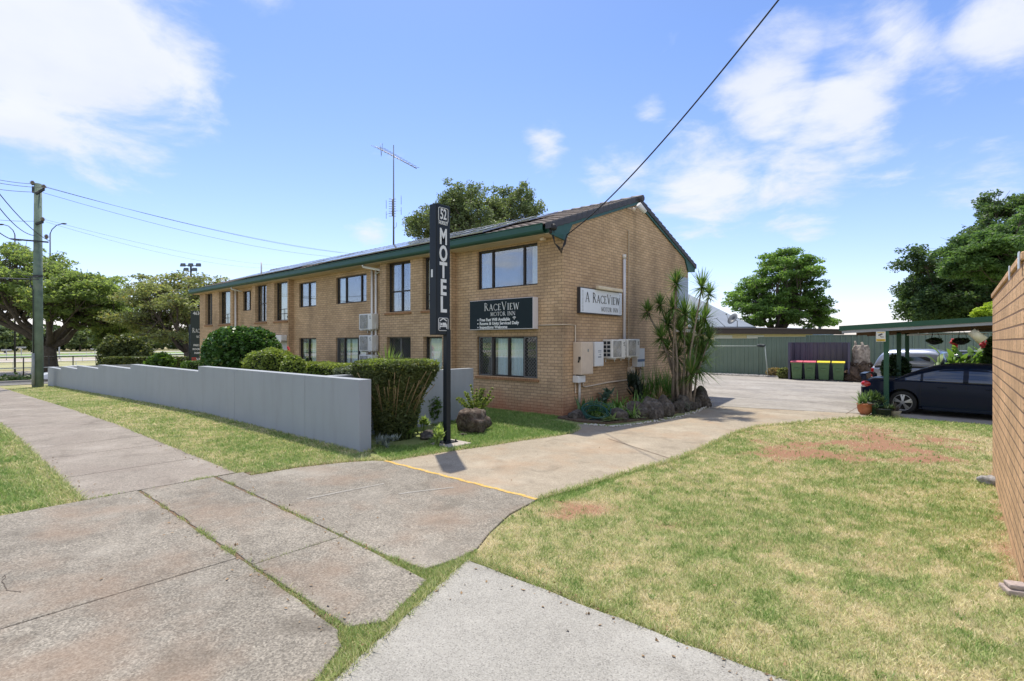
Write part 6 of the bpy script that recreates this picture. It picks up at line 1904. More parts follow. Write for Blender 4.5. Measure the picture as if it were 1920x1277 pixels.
    for i in range(9): f.blob((rs.uniform(-.12, .15), rs.uniform(-.1, .08), rs.uniform(.14, .22)), (.026, .026, .016), .2, seed=i, nu=8, nv=6)
    f.build('flower', mat('mauve flower', (.62, .38, .62), rough=.7), t)
    plant('grey_ground_plant', 'grey fine leaved low plant behind the speckled rock', 1265, 765, 30, lambda mb, r: [rosette(mb, (r.uniform(-.3, .3), r.uniform(-.2, .2), .03), 26, .26, .02, 10, 85, .3, r, .3) for _ in range(8)], leaf_mat('grey fine leaf', (.07, .08, .07), (.2, .21, .18), trans=.2))
    plant('bromeliad_plant', 'small orange tipped spiky plant at the right end of the bed', 1291, 756, 30, lambda mb, r: rosette(mb, (0, 0, .05), 30, .36, .04, 15, 85, .3, r, .2), leaf_mat('olive spiky leaf', (.08, .10, .03), (.28, .24, .09), trans=.25))
    # ---- dracaena clump: leaning bare stems with spiky heads (px, py of head; size px)
    base = atG(1268, 762, .1); base.y += .25
    t = thing('dracaena_palm', 'clump of tall leaning bare stems with spiky green heads by the motel rear corner', 'palm', (base.x, base.y, .08))
    heads = [(1268, 512 + 12, 30), (1275, 535, 0), (1316, 530, 34), (1330, 545, 24), (1214, 578, 26), (1238, 566, 24), (1262, 570, 30), (1284, 580, 30), (1300, 590, 26), (1322, 590, 24), (1252, 600, 26),
             (1311, 618, 34), (1290, 640, 30), (1270, 660, 30), (1318, 655, 30), (1309, 672, 46), (1250, 650, 24), (1296, 690, 36), (1240, 625, 24), (1276, 612, 30), (1330, 628, 22)]
    DG = leaf_mat('dracaena leaf', (.045, .10, .028), (.20, .33, .09), trans=.3, yellow=(.30, .30, .12, .06))
    st = MB(); fo = MB()
    FW = Vector((-math.sin(YAW), math.cos(YAW), 0)); tb = FW.dot(base)
    for i, (px, py, s) in enumerate(heads):
        if not s: continue
        if i > 6: s *= 1.3
        tt = tb + rs.uniform(-.55, .65)
        H = atT(px, py + s * .25, tt) - base; H.z += base.z - .08
        b = Vector((rs.uniform(-.28, .28) + H.x * .12, rs.uniform(-.25, .3) + H.y * .1, 0))
        mid = b.lerp(H, .45) + Vector((b.x - H.x, b.y - H.y, 0)) * .22
        st.tube([b, b.lerp(mid, .5) + Vector((rs.uniform(-.04, .04), rs.uniform(-.04, .04), 0)), mid, mid.lerp(H, .55), H], [.042, .036, .030, .026, .022], 7)
        k = tt / FPX; n = int(92 + s)
        rosette(fo, H, n, s * k * 1.12, .040, -35, 88, .10, rs, .05)
        for j in range(2): rosette(fo, H + Vector((0, 0, -.07 * (j + 1))), 18, s * k * .95, .03, -40, 25, .2, rs, .05)
    st.build('stem', M_BARKL, t); fo.build('foliage', DG, t)

# ================================================================== YARD, CARS, CARPORT
def ribbed(mb, p0, p1, z0f, z1, pitch=.25, dep=.05, side=1):
    """trapezoid-ribbed steel sheet from p0 to p1"""
    p0, p1 = Vector(p0), Vector(p1); d = p1 - p0; L_ = d.length; d.normalize(); nrm = Vector((d.y, -d.x, 0)) * side
    n = max(1, int(L_ / pitch)); vs = []; us = []
    for i in range(n):
        a = i * L_ / n; w = L_ / n
        us += [(a, 0), (a + w * .62, 0), (a + w * .72, 1), (a + w * .90, 1)]
    us.append((L_, 0))
    for u, k in us:
        q = p0 + d * u + nrm * dep * k; z0 = z0f(q.x) if callable(z0f) else z0f
        vs += [(q.x, q.y, z0), (q.x, q.y, z1)]
    mb.add(vs, [(2 * i, 2 * i + 2, 2 * i + 3, 2 * i + 1) for i in range(len(us) - 1)])


def build_fences():
    mg = mat('green steel sheet', (.165, .225, .175), rough=.5, var=.06, scale=1.5, stain=(.22, .27, .20), stain_scale=.7, stain_amt=.4)
    mp = mat('purple grey steel sheet', (.085, .08, .125), rough=.5, var=.07, scale=1.5)
    FYb = 33.7
    t = thing('steel_fence', 'long green ribbed steel fence along the back of the yard', 'fence', (-9.9, FYb, 0))
    xs = [(-30, 1295, 2.02), (1295, 1341, 2.10), (1341, 1421, 2.24), (1421, 1511, 2.33), (1511, 1611, 2.42), (1611, 1740, 2.46), (1740, 1900, 2.50)]
    for a, b, z in xs:
        xa = a if a < 0 else atY(a, HY, FYb).x; xb = atY(b, HY, FYb).x
        mb = MB(); ribbed(mb, (xa, FYb, 0), (xb, FYb, 0), 0.02, z - .02); mb.build('panel', mg, t, world=True)
        for z_ in (z, .025):
            mb = MB(); mb.box(xa, xb, FYb - .05, FYb + .03, z_ - .025, z_ + .025); mb.build('rail', mg, t, world=True)
        mb = MB(); mb.box(xb - .035, xb + .035, FYb - .06, FYb + .03, 0, z + .02); mb.build('post', mg, t, world=True)
    # side fence closing the carport area
    # bin enclosure
    A = atG(1480, 712); B = atG(1592, 716)
    A = Vector((A.x, A.y, 0)); B = Vector((B.x, B.y, 0)); d = (B - A).normalized(); bk = Vector((-d.y, d.x, 0)); W_ = (B - A).length
    t = thing('bin_enclosure', 'dark purple grey steel screen enclosing the wheelie bins', 'fence', tuple(A))
    h = 1.98
    Ab, Bb = A + bk * .95, B + bk * .95
    mb = MB(); ribbed(mb, Ab, Bb, 0, h); ribbed(mb, A, Ab, 0, h - .02); ribbed(mb, Bb, B, 0, h - .02); mb.build('panel', mp, t, world=True)
    for q in (A, B, Ab, Bb, Ab.lerp(Bb, .36)):
        mb = MB(); mb.box(q.x - .05, q.x + .05, q.y - .05, q.y + .05, 0, h + .04); mb.build('post', mp, t, world=True)
    mb = MB(); mb.bar(Ab + Vector((0, 0, h + .02)), Bb + Vector((0, 0, h + .02)), .07, .05); mb.build('rail', mp, t, world=True)
    # wheelie bins
    mbody = mat('green bin plastic', (.10, .18, .085), rough=.55, var=.08); mred = mat('pink red lid', (.60, .12, .16), rough=.5, var=.08); myel = mat('yellow lid', (.72, .60, .03), rough=.5, var=.06); mblk = mat('black rubber', (.015, .015, .015), rough=.7, var=0)
    labs = ['green wheelie bin with faded pink lid at the left end of the row', 'green wheelie bin with pink lid beside the first yellow lidded bin', 'green wheelie bin with yellow lid in the middle right of the row', 'green wheelie bin with yellow lid at the right end of the row']
    for i, px in enumerate((1495, 1520, 1546, 1573)):
        q = A + d * (W_ * (px - 1480) / 112.) + bk * .05
        t = thing('wheelie_bin', labs[i], 'bin', (q.x, q.y, .02), math.atan2(d.y, d.x), 'wheelie bins in the enclosure')
        w0, w1 = .215, .262; D0, D1 = .24, .34
        mb = MB(); vs = []
        for z, w, D in ((.05, w0, D0), (.86, w1 - .01, D1 - .01), (.86, w1 + .01, D1 + .01), (.93, w1 + .015, D1 + .012)):
            vs += [(-w, .35 - 2 * D + .35 - .35, z), (w, .35 - 2 * D, z), (w, .35, z), (-w, .35, z)]
        fs = [(0, 3, 2, 1), (12, 13, 14, 15)] + [(4 * k + j, 4 * k + (j + 1) % 4, 4 * k + 4 + (j + 1) % 4, 4 * k + 4 + j) for k in range(3) for j in range(4)]
        mb.add(vs, fs)
        mb.box(-.12, .12, .35 - 2 * D1 - .012, .35 - 2 * D1 + .05, .55, .62)
        mb.build('body', mbody, t, bevel=.012)
        mb = MB(); y0 = .35 - 2 * D1 - .04
        mb.ext([(-w1 - .03, y0, .932), (-w1 - .03, .38, .935), (-w1 - .03, .36, 1.01), (-w1 - .03, .0, 1.03), (-w1 - .03, y0, .965)], (2 * w1 + .06, 0, 0)); mb.build('lid', mred if i < 2 else myel, t, bevel=.012)
        mb = MB(); mb.tube([(-w0 - .03, .33, .1), (-w0 + .03, .33, .1)], .1, 14); mb.tube([(w0 - .03, .33, .1), (w0 + .03, .33, .1)], .1, 14); mb.build('wheels', mblk, t)
    # clothes line frame by the fence
    ml = mat('pale galvanised pipe', (.42, .47, .42), rough=.5, var=.05)
    yq = FYb - .9; p = atY(1440, 703, yq); pt = atY(1434, 648, yq); pl = atY(1300, 648, yq)
    t = thing('clothesline', 'pale pipe clothesline frame standing before the green fence', 'clothesline', (p.x, yq, 0))
    mb = MB(); mb.tube([(p.x, yq, 0), (pt.x, yq, pt.z)], .035, 8); mb.build('post', ml, t, world=True)
    mb = MB(); mb.tube([(pt.x, yq, pt.z - .02), (pl.x, yq, pt.z - .05)], .02, 6); mb.build('rail', ml, t, world=True)
    mb = MB(); mb.blob((pt.x - .2, yq, pt.z + .0), (.25, .12, .1), .3, seed=3); mb.build('winder', mat('dark winder', (.04, .05, .05)), t, world=True)
    # gravel strip
    mv = mat('pale gravel', (.42, .40, .37), rough=1, var=.35, scale=40, bump=1, bscale=60)
    mb = MB(); mb.box(-12.6, -7.3, 32.4, 33.6, -.03, .045); o = mb.build('gravel_strip', mv); o['kind'] = 'structure'
    rs = random.Random(2); mb = MB()
    for i in range(500): mb.blob((rs.uniform(-12.5, -7.4), rs.uniform(32.35, 33.55), .05), (rs.uniform(.03, .06),) * 2 + (.035,), .2, seed=i, nu=6, nv=4)
    tag(mb.build('gravel', mv), 'loose pale stones at the foot of the green fence', 'gravel', kind='stuff')
    L = leaf_mat('weedy leaf', (.10, .14, .04), (.34, .34, .14), trans=.3)
    q = atG(1468, 711); t = thing('weedy_bush', 'small yellowish bush left of the bin enclosure', 'bush', (q.x, q.y + .3, 0)); leaves('foliage', L, ell_pts(1500, (0, 0, .28), (.38, .3, .36), .3), .07, t)
    mb = MB()
    for k in range(8): mb.tube([(0, 0, 0), (rs.uniform(-.3, .3), rs.uniform(-.2, .2), .5)], .008, 4)
    mb.build('stem', M_BARK, t)
    q = atG(1452, 707); t = thing('dry_weeds', 'dry brown weeds growing by the fence near the clothesline post', 'plant', (q.x, q.y + .2, 0)); leaves('foliage', leaf_mat('dry leaf', (.2, .14, .07), (.36, .28, .15)), ell_pts(900, (0, 0, .22), (.55, .3, .35), .1), .06, t)
    # hanging cloth / cover at enclosure left
    # stumps
    ms = mat('fibrous stump', (.30, .26, .22), rough=1, var=.45, scale=9, bump=1, bscale=18, stain=(.12, .085, .06), stain_scale=3, stain_amt=.7); mr = mat('dark root mat', (.10, .07, .05), rough=1, var=.4, scale=20, bump=1, bscale=30)
    for (px, py, pt_, w, lab, dd) in ((1614, 716, 645, 15, 'pale cut palm stump with dark flared root base beside the bin enclosure', 0), (1664, 712, 626, 20, 'second broken pale stump partly behind the camera warning sign', 2.2)):
        q = atG(px, py); k = (FPX * CAM_H / (py - HY)) / FPX * (1 + dd / 28); q = atT(px, HY, FPX * CAM_H / (py - HY) + dd); q.z = 0
        H = (py - pt_) * k * 1.0; t = thing('tree_stump', lab, 'stump', (q.x, q.y, 0)); r = w * k
        if dd: H = (HY - pt_) * k + CAM_H
        mb = MB(); pr = [(r * 1.15, 0), (r * 1.0, H * .3), (r * .92, H * .6), (r * .95, H * .85), (r * .8, H * .95)]
        n = 20; vs = []; rr = random.Random(px)
        for r_, z in pr:
            for j in range(n): a = 6.283 * j / n; kk = 1 + .09 * rr.uniform(-1, 1); vs.append((r_ * kk * math.cos(a), r_ * kk * math.sin(a), z + (rr.uniform(-.04, .06) if z > H * .9 else 0)))
        mb.add(vs, [(a * n + j, a * n + (j + 1) % n, (a + 1) * n + (j + 1) % n, (a + 1) * n + j) for a in range(len(pr) - 1) for j in range(n)] + [tuple(range((len(pr) - 1) * n, len(pr) * n))], False)
        mb.tube([(r * .3, 0, H * .85), (r * .1, 0, H * 1.05)], [r * .25, r * .12], 6); mb.tube([(-r * .4, 0, H * .85), (-r * .62, 0, H * 1.08)], [r * .22, r * .1], 6)
        mb.build('trunk', ms, t)
        if not dd:
            vs = MB(); vs.blob((0, 0, .3), (r * 1.75, r * 1.75, H * .36), .25, 2.5, 7, flat=.8); vs.build('root_base', mr, t)
            f = []
            for j in range(900):
                a = rr.uniform(0, 6.28); z = rr.uniform(0, H * .5); k2 = r * (1.1 + .8 * (1 - z / (H * .5))); f.append((k2 * math.cos(a), k2 * math.sin(a), z))
            leaves('fibre', mr, np.array(f), .05, t, elong=4, droop=1)


def loft_body(stations, half, nside=None):
    """stations: list of (x, z_bottom, z_belt, z_top_centre, halfwidth_bottom, halfwidth_belt, halfwidth_top)"""
    mb = MB(); rows = []
    for (x, zb, zl, zt, wb, wl, wt) in stations:
        zm = zb + (zl - zb) * .45
        ring_ = [(wb * .90, zb), (wb, zb + (zl - zb) * .10), (max(wb, wl) * 1.012, zm), (wl * 1.008, zb + (zl - zb) * .78), (wl, zl), (wl * .955, zl + (zt - zl) * .35), (wt, zl + (zt - zl) * .80), (wt * .6, zt), (0, zt + .004)]
        full = [(x, -y, z) for y, z in ring_] + [(x, y, z) for y, z in reversed(ring_[:-1])]
        rows.append(full)
    n = len(rows[0]); vs = [v for r in rows for v in r]
    fs = [(i * n + k, (i + 1) * n + k, (i + 1) * n + (k + 1) % n, i * n + (k + 1) % n) for i in range(len(rows) - 1) for k in range(n)]
    fs += [tuple(range(n)), tuple(reversed(range((len(rows) - 1) * n, len(rows) * n)))]
    mb.add(vs, fs, True)
    return mb


def smooth_profile(keys, n=48):
    """keys: list of tuples; resample along the first coordinate with monotone cubic-ish smoothing"""
    xs = np.array([k[0] for k in keys]); out = []
    X = np.linspace(xs[0], xs[-1], n)
    X = np.unique(np.concatenate([X, xs[:2], xs[-2:]]))
    cols = []
    for c in range(1, len(keys[0])):
        y = np.array([k[c] for k in keys]); m = np.gradient(y, xs)
        # limit slopes
        d = np.diff(y) / np.diff(xs)
        for i in range(1, len(xs) - 1):
            if d[i - 1] * d[i] <= 0: m[i] = 0
            else: m[i] = np.sign(m[i]) * min(abs(m[i]), 2 * abs(d[i - 1]), 2 * abs(d[i]))
        m[0], m[-1] = d[0], d[-1]
        k = np.clip(np.searchsorted(xs, X) - 1, 0, len(xs) - 2); h = xs[k + 1] - xs[k]; t = (X - xs[k]) / h
        cols.append((2 * t ** 3 - 3 * t ** 2 + 1) * y[k] + (t ** 3 - 2 * t ** 2 + t) * h * m[k] + (-2 * t ** 3 + 3 * t ** 2) * y[k + 1] + (t ** 3 - t ** 2) * h * m[k + 1])
    return [tuple([X[i]] + [c[i] for c in cols]) for i in range(len(X))]


def side_pane(mb, pts, yfn, t=.004):
    """pts [(x,z)] on the side at y = yfn(x,z); one pane on each side"""
    for sg in (-1, 1):
        vs = [(x, sg * (yfn(x, z) + t), z) for x, z in pts]
        mb.add(vs, [tuple(range(len(vs))) if sg < 0 else tuple(reversed(range(len(vs))))])


def wheel(t, x, y, r, w, side, mt, mr, spokes=5):
    """tyre > nothing; rim is its sub-part"""
    mb = MB(); n = 36
    pr = [(r * .70, -w * .46), (r * .9, -w * .5), (r * .985, -w * .38), (r, -w * .15), (r, w * .15), (r * .985, w * .38), (r * .9, w * .5), (r * .70, w * .46)]
    vs = []
    for rr, yy in pr:
        for k in range(n): a = 2 * math.pi * k / n; vs.append((x + rr * math.cos(a), y + yy, r + rr * math.sin(a)))
    mb.add(vs, [(i * n + k, (i + 1) * n + k, (i + 1) * n + (k + 1) % n, i * n + (k + 1) % n) for i in range(len(pr) - 1) for k in range(n)], True)
    ty = mb.build('wheel', mt, t)
    mb = MB(); yo = y + side * w * .40
    for rr in (r * .70, r * .66):
        mb.tube([(x + rr * math.cos(R(a)), yo, r + rr * math.sin(R(a))) for a in range(0, 361, 12)], r * .028, 6, caps=False)
    for k in range(spokes):
        a = 2 * math.pi * k / spokes + .3
        c, s = math.cos(a), math.sin(a)
        for q in (-1, 1):
            b = a + q * .16
            mb.bar((x + .05 * c, yo + side * .012, r + .05 * s), (x + r * .68 * math.cos(b), yo, r + r * .68 * math.sin(b)), r * .13, .028, up=(0, 1, 0))
    mb.tube([(x, yo - .02 * side, r), (x, yo + .03 * side, r)], r * .16, 14)
    mb.build('rim', mr, ty)
    mb = MB(); mb.tube([(x, y - w * .25, r), (x, y + w * .25, r)], r * .69, 24); mb.build('brake', mat('dark hub', (.02, .02, .02), rough=.8, var=0), ty)


def build_sedan(name, label, loc, rz, paint, full=True):
    """x forward, origin on the ground under the middle; 4.9 m long"""
    mt = mat('tyre', (.018, .018, .018), rough=.85, var=.1); mr = mat('alloy rim', (.42, .42, .43), rough=.3, metal=.8, var=.03)
    mgl = mat('dark car window', (.010, .028, .075), rough=.04, spec=.8, var=0, coat=.6); mtr = mat('black trim', (.01, .01, .01), rough=.5, var=0)
    t = thing(name, label, 'car', loc, rz)
    K = [(-2.46, .42, .78, .80, .70, .72, .50), (-2.40, .28, .84, .90, .80, .80, .60), (-2.15, .22, .90, .99, .88, .86, .66), (-1.75, .20, .90, .99, .91, .90, .70), (-1.2, .19, .92, 1.00, .92, .915, .72),
         (0, .18, .90, .95, .93, .925, .74), (1.0, .18, .88, .96, .92, .91, .72), (1.5, .19, .83, .92, .91, .89, .72), (2.0, .20, .74, .83, .88, .85, .66), (2.35, .24, .62, .70, .80, .76, .56), (2.45, .34, .54, .56, .66, .62, .45)]
    mb = loft_body(smooth_profile(K, 46), 0)
    body = mb.build('body', paint, t, smooth=True)
    cut = []
    for x in (-1.42, 1.40):
        for s in (-1, 1):
            c = MB(); c.tube([(x, s * .66, .34), (x, s * 1.1, .34)], .375, 32, sm=False); cut.append(c)
    finish_bool(body, cut)
    body.data.polygons.foreach_set('use_smooth', [True] * len(body.data.polygons))
    e = body.modifiers.new('edge', 'EDGE_SPLIT'); e.split_angle = R(40)
    # greenhouse
    G = [(-1.62, .88, .97, .99, .80, .80, .62), (-1.25, .88, 1.07, 1.20, .82, .79, .60), (-.75, .88, 1.16, 1.38, .84, .765, .56), (-.2, .88, 1.18, 1.445, .85, .76, .56), (.3, .88, 1.17, 1.44, .85, .76, .56), (.75, .88, 1.08, 1.32, .85, .775, .56), (1.2, .86, .98, 1.12, .84, .81, .60), (1.5, .84, .90, .93, .82, .80, .64)]
    gm = loft_body(smooth_profile(G, 30), 0); gm.build('cabin', paint, t, smooth=True)
    # side glass: measured against the loft's own side line
    def yf(x, z):
        gs = smooth_profile(G, 30); xs = [g[0] for g in gs]; i = min(range(len(xs)), key=lambda i: abs(xs[i] - x)); _, zb, zl, zt, wb, wl, wt = gs[i]
        ring_ = [(wb * .90, zb), (wb, zb + (zl - zb) * .10), (max(wb, wl) * 1.012, zb + (zl - zb) * .45), (wl * 1.008, zb + (zl - zb) * .78), (wl, zl), (wl * .955, zl + (zt - zl) * .35), (wt, zl + (zt - zl) * .80)]
        for (y0, z0), (y1, z1) in zip(ring_, ring_[1:]):
            if z <= z1: return y0 + (y1 - y0) * max(0, (z - z0)) / max(z1 - z0, 1e-4)
        return wt
    def pane_grid(x0, x1, zb, ztf, name):
        nx, nz = 8, 5
        for sg in (-1, 1):
            mb = MB(); vs = []
            for i in range(nx + 1):
                x = x0 + (x1 - x0) * i / nx; zt_ = ztf(x)
                for j in range(nz + 1): z = zb + (zt_ - zb) * j / nz; vs.append((x, sg * (yf(x, z) + .006), z))
            mb.add(vs, [(i * (nz + 1) + j, (i + 1) * (nz + 1) + j, (i + 1) * (nz + 1) + j + 1, i * (nz + 1) + j + 1) for i in range(nx) for j in range(nz)], True)
            mb.build(name, mgl, t)
    roofline = lambda x: np.interp(x, [-1.45, -1.0, -.6, -.1, .4, .85, 1.2], [1.00, 1.16, 1.28, 1.33, 1.31, 1.15, .98]) - .01
    pane_grid(-1.38, -1.03, .94, roofline, 'quarter_window'); pane_grid(-.97, -.13, .94, roofline, 'rear_window'); pane_grid(-.02, .95, .94, roofline, 'front_window')
    # belt trim, sills, handles, lights
    mb = MB()
    for s in (-1, 1):
        mb.tube([(-1.45, s * .845, .925), (-.5, s * .868, .93), (.5, s * .868, .925), (1.05, s * .85, .92)], .012, 5)
    mb.build('belt_trim', mtr, t)
    mb = MB()
    for s in (-1, 1):
        mb.box(-.98, .98, s * .905 - .03, s * .905 + .03, .17, .25)
        for x in (-.55, .42): mb.bar((x - .1, s * .935, .80), (x + .1, s * .935, .80), .03, .03)
    mb.build('side_skirt', paint, t, bevel=.012)
    mb = MB()
    for s in (-1, 1):
        for x in (-1.02, -.06, 1.0): mb.box(x - .003, x + .003, s * .9245 - .008, s * .9245 + .010, .27, .87)
    mb.build('door_gaps', mtr, t)
    mb = MB()
    for s in (-1, 1): mb.blob((1.02, s * .98, .97), (.07, .11, .07), 0)
    mb.build('side_mirror', paint, t)
    ml = mat('red tail lamp', (.45, .012, .012), rough=.15, var=0, coat=1); mc = mat('clear lamp', (.6, .6, .6), rough=.1, var=0, coat=1)
    for s in (-1, 1):
        mb = MB(); mb.blob((-2.30, s * .78, .80), (.15, .12, .095), 0.0); mb.build('tail_light', ml, t)
        mb = MB(); mb.blob((-2.36, s * .72, .73), (.11, .14, .045), 0.0); mb.build('reverse_light', mc, t)
        mb = MB(); mb.blob((2.22, s * .62, .62), (.17, .17, .075), 0.0); mb.build('headlight', mc, t)
    # boot spoiler
    mb = MB(); pts = [(-2.42, -.66, 1.0), (-2.44, -.6, 1.075), (-2.46, 0, 1.10), (-2.44, .6, 1.075), (-2.42, .66, 1.0)]
    for a, b in zip(pts, pts[1:]): mb.bar(a, b, .15, .03)
    mb.bar((-2.40, -.68, .90), (-2.40, -.64, 1.04), .13, .03, up=(0, 1, 0)); mb.bar((-2.40, .68, .90), (-2.40, .64, 1.04), .13, .03, up=(0, 1, 0))
    mb.build('spoiler', paint, t, bevel=.01)
    mb = MB(); mb.box(-2.475, -2.455, -.26, .26, .56, .68); mb.build('number_plate', mat('plate', (.5, .5, .48), var=0), t)
    for x in (-1.42, 1.40):
        for s in (-1, 1): wheel(t, x, s * .80, .325, .22, s, mt, mr)
    return t


def build_ute(name, label, loc, rz, paint):
    """pickup with a hard canopy: x forward, rear at -x"""
    mt = mat('tyre', (.018, .018, .018), rough=.85, var=.1); mr = mat('alloy rim', (.42, .42, .43), rough=.3, metal=.8, var=.03)
    mgl = mat('dark canopy window', (.008, .010, .013), rough=.05, spec=.9, var=0, coat=1); mtr = mat('black trim', (.01, .01, .01), rough=.5, var=0); md = mat('red tail lamp', (.45, .012, .012), rough=.15, var=0, coat=1)
    t = thing(name, label, 'pickup truck', loc, rz)
    K = [(-2.60, .50, .98, 1.0, .80, .84, .7), (-2.55, .42, 1.03, 1.04, .84, .86, .74), (-1.0, .40, 1.04, 1.05, .88, .88, .76), (.6, .38, 1.04, 1.06, .89, .89, .76), (1.4, .38, 1.0, 1.06, .88, .87, .74), (2.1, .40, .92, 1.0, .86, .83, .68), (2.5, .46, .78, .84, .78, .72, .6)]
    mb = loft_body(smooth_profile(K, 40), 0); body = mb.build('body', paint, t, smooth=True); cut = []
    for x in (-1.35, 1.55):
        for s in (-1, 1): c = MB(); c.tube([(x, s * .6, .37), (x, s * 1.1, .37)], .42, 28, sm=False); cut.append(c)
    finish_bool(body, cut)
    C = [(-2.54, 1.0, 1.05, 1.07, .82, .82, .7), (-2.42, 1.0, 1.30, 1.42, .83, .79, .62), (-2.15, 1.0, 1.52, 1.70, .83, .75, .60), (-1.6, 1.0, 1.56, 1.755, .84, .75, .60), (-.9, 1.0, 1.56, 1.76, .84, .75, .60), (-.55, 1.0, 1.54, 1.72, .84, .75, .60), (-.42, 1.0, 1.48, 1.62, .84, .75, .60)]
    cn = loft_body(smooth_profile(C, 30), 0).build('canopy', paint, t, smooth=True)
    mb = MB(); mb.box(-2.5, -.42, -.89, .89, 1.035, 1.06); mb.build('seal', mtr, t)
    mb = MB()
    for sg in (-1, 1):
        pts = [(-2.22, 1.12), (-2.16, 1.34), (-2.0, 1.45), (-.82, 1.46), (-.72, 1.40), (-.70, 1.14), (-.78, 1.11)]
        mb.add([(x, sg * (.855 - (z - 1.1) * .13), z) for x, z in pts] + [(x, sg * (.80 - (z - 1.1) * .13), z) for x, z in pts], [tuple(range(7)), tuple(reversed(range(7, 14)))] + [(i, (i + 1) % 7, 7 + (i + 1) % 7, 7 + i) for i in range(7)])
    child = mb.build('side_window', mgl, cn)
    child.parent = cn
    H = [(-.36, 1.0, 1.10, 1.16, .84, .80, .62), (-.22, 1.0, 1.40, 1.56, .84, .74, .60), (.3, 1.0, 1.50, 1.69, .84, .73, .60), (.8, 1.0, 1.42, 1.60, .84, .74, .60), (1.35, .98, 1.10, 1.18, .84, .80, .64), (1.5, .95, 1.02, 1.04, .82, .80, .64)]
    loft_body(smooth_profile(H, 26), 0).build('cabin', mgl, t, smooth=True)
    mb = MB(); mb.box(-.15, .75, -.58, .58, 1.66, 1.715); mb.build('roof', paint, t, bevel=.03)
    for s in (-1, 1):
        mb = MB(); mb.box(-2.62, -2.50, s * .80 - .07, s * .80 + .07, .62, .98); mb.build('tail_light', md, t, bevel=.02)
    mb = MB(); mb.box(-2.72, -2.56, -.8, .8, .42, .56); mb.build('rear_bumper', mat('chrome', (.6, .6, .6), rough=.2, metal=1, var=0), t, bevel=.02)
    mb = MB(); mb.bar((-2.43, -.84, .86), (-2.15, -.885, .86), .03, .02); mb.build('badge', mat('badge grey', (.55, .55, .55), var=0), t)
    for x in (-1.35, 1.55):
        for s in (-1, 1): wheel(t, x, s * .77, .36, .24, s, mt, mr)
    return t


def build_cars():
    navy = mat('dark navy metallic paint', (.004, .009, .026), rough=.28, metal=.0, var=.0, coat=.16, spec=.12)
    black = mat('black car paint', (.004, .004, .005), rough=.3, var=0, coat=.4, spec=.25)
    silver = mat('silver car paint', (.42, .44, .48), rough=.3, metal=.75, var=0, coat=.6)
    white = mat('white car paint', (.72, .74, .76), rough=.3, var=0, coat=.8)
    # first sedan: rear wheel on the slab at the photo's spot
    hd = R(-6)
    W0 = atG(1692, 777); f = Vector((math.cos(hd), math.sin(hd), 0)); s = Vector((-math.sin(hd), math.cos(hd), 0))
    c = Vector((W0.x, W0.y, 0)) + f * 1.42 + s * .92
    build_sedan('parked_sedan', 'dark navy sedan with five spoke wheels parked under the carport nearest the lawn', (c.x, c.y, .012), hd, navy)
    c2 = c + s * 2.75 + f * 1.55
    build_sedan('parked_sedan', 'black sedan parked behind the navy sedan, only its roof and windows showing', (c2.x, c2.y, .012), hd, black)
    q = atT(1634, 700, 21.0); hd = R(-10); f = Vector((math.cos(hd), math.sin(hd), 0)); s = Vector((-math.sin(hd), math.cos(hd), 0))
    c3 = Vector((q.x, q.y, 0)) + f * 2.6 + s * .85
    build_ute('parked_ute', 'silver pickup with hard canopy parked beyond the dark cars', (c3.x, c3.y, .012), hd, silver)
    # white car in the side street: seen tail or nose first behind the pole
    q = atT(83, 700, 40.5)
    x = -56.0; p = atX(67.5, 700, x); build_sedan('street_car', 'white car parked on the far side of the side street behind the pole', (x, p.y + 2.45, gz(x) + .0), R(-90), white).scale = (.9, .9, .86)


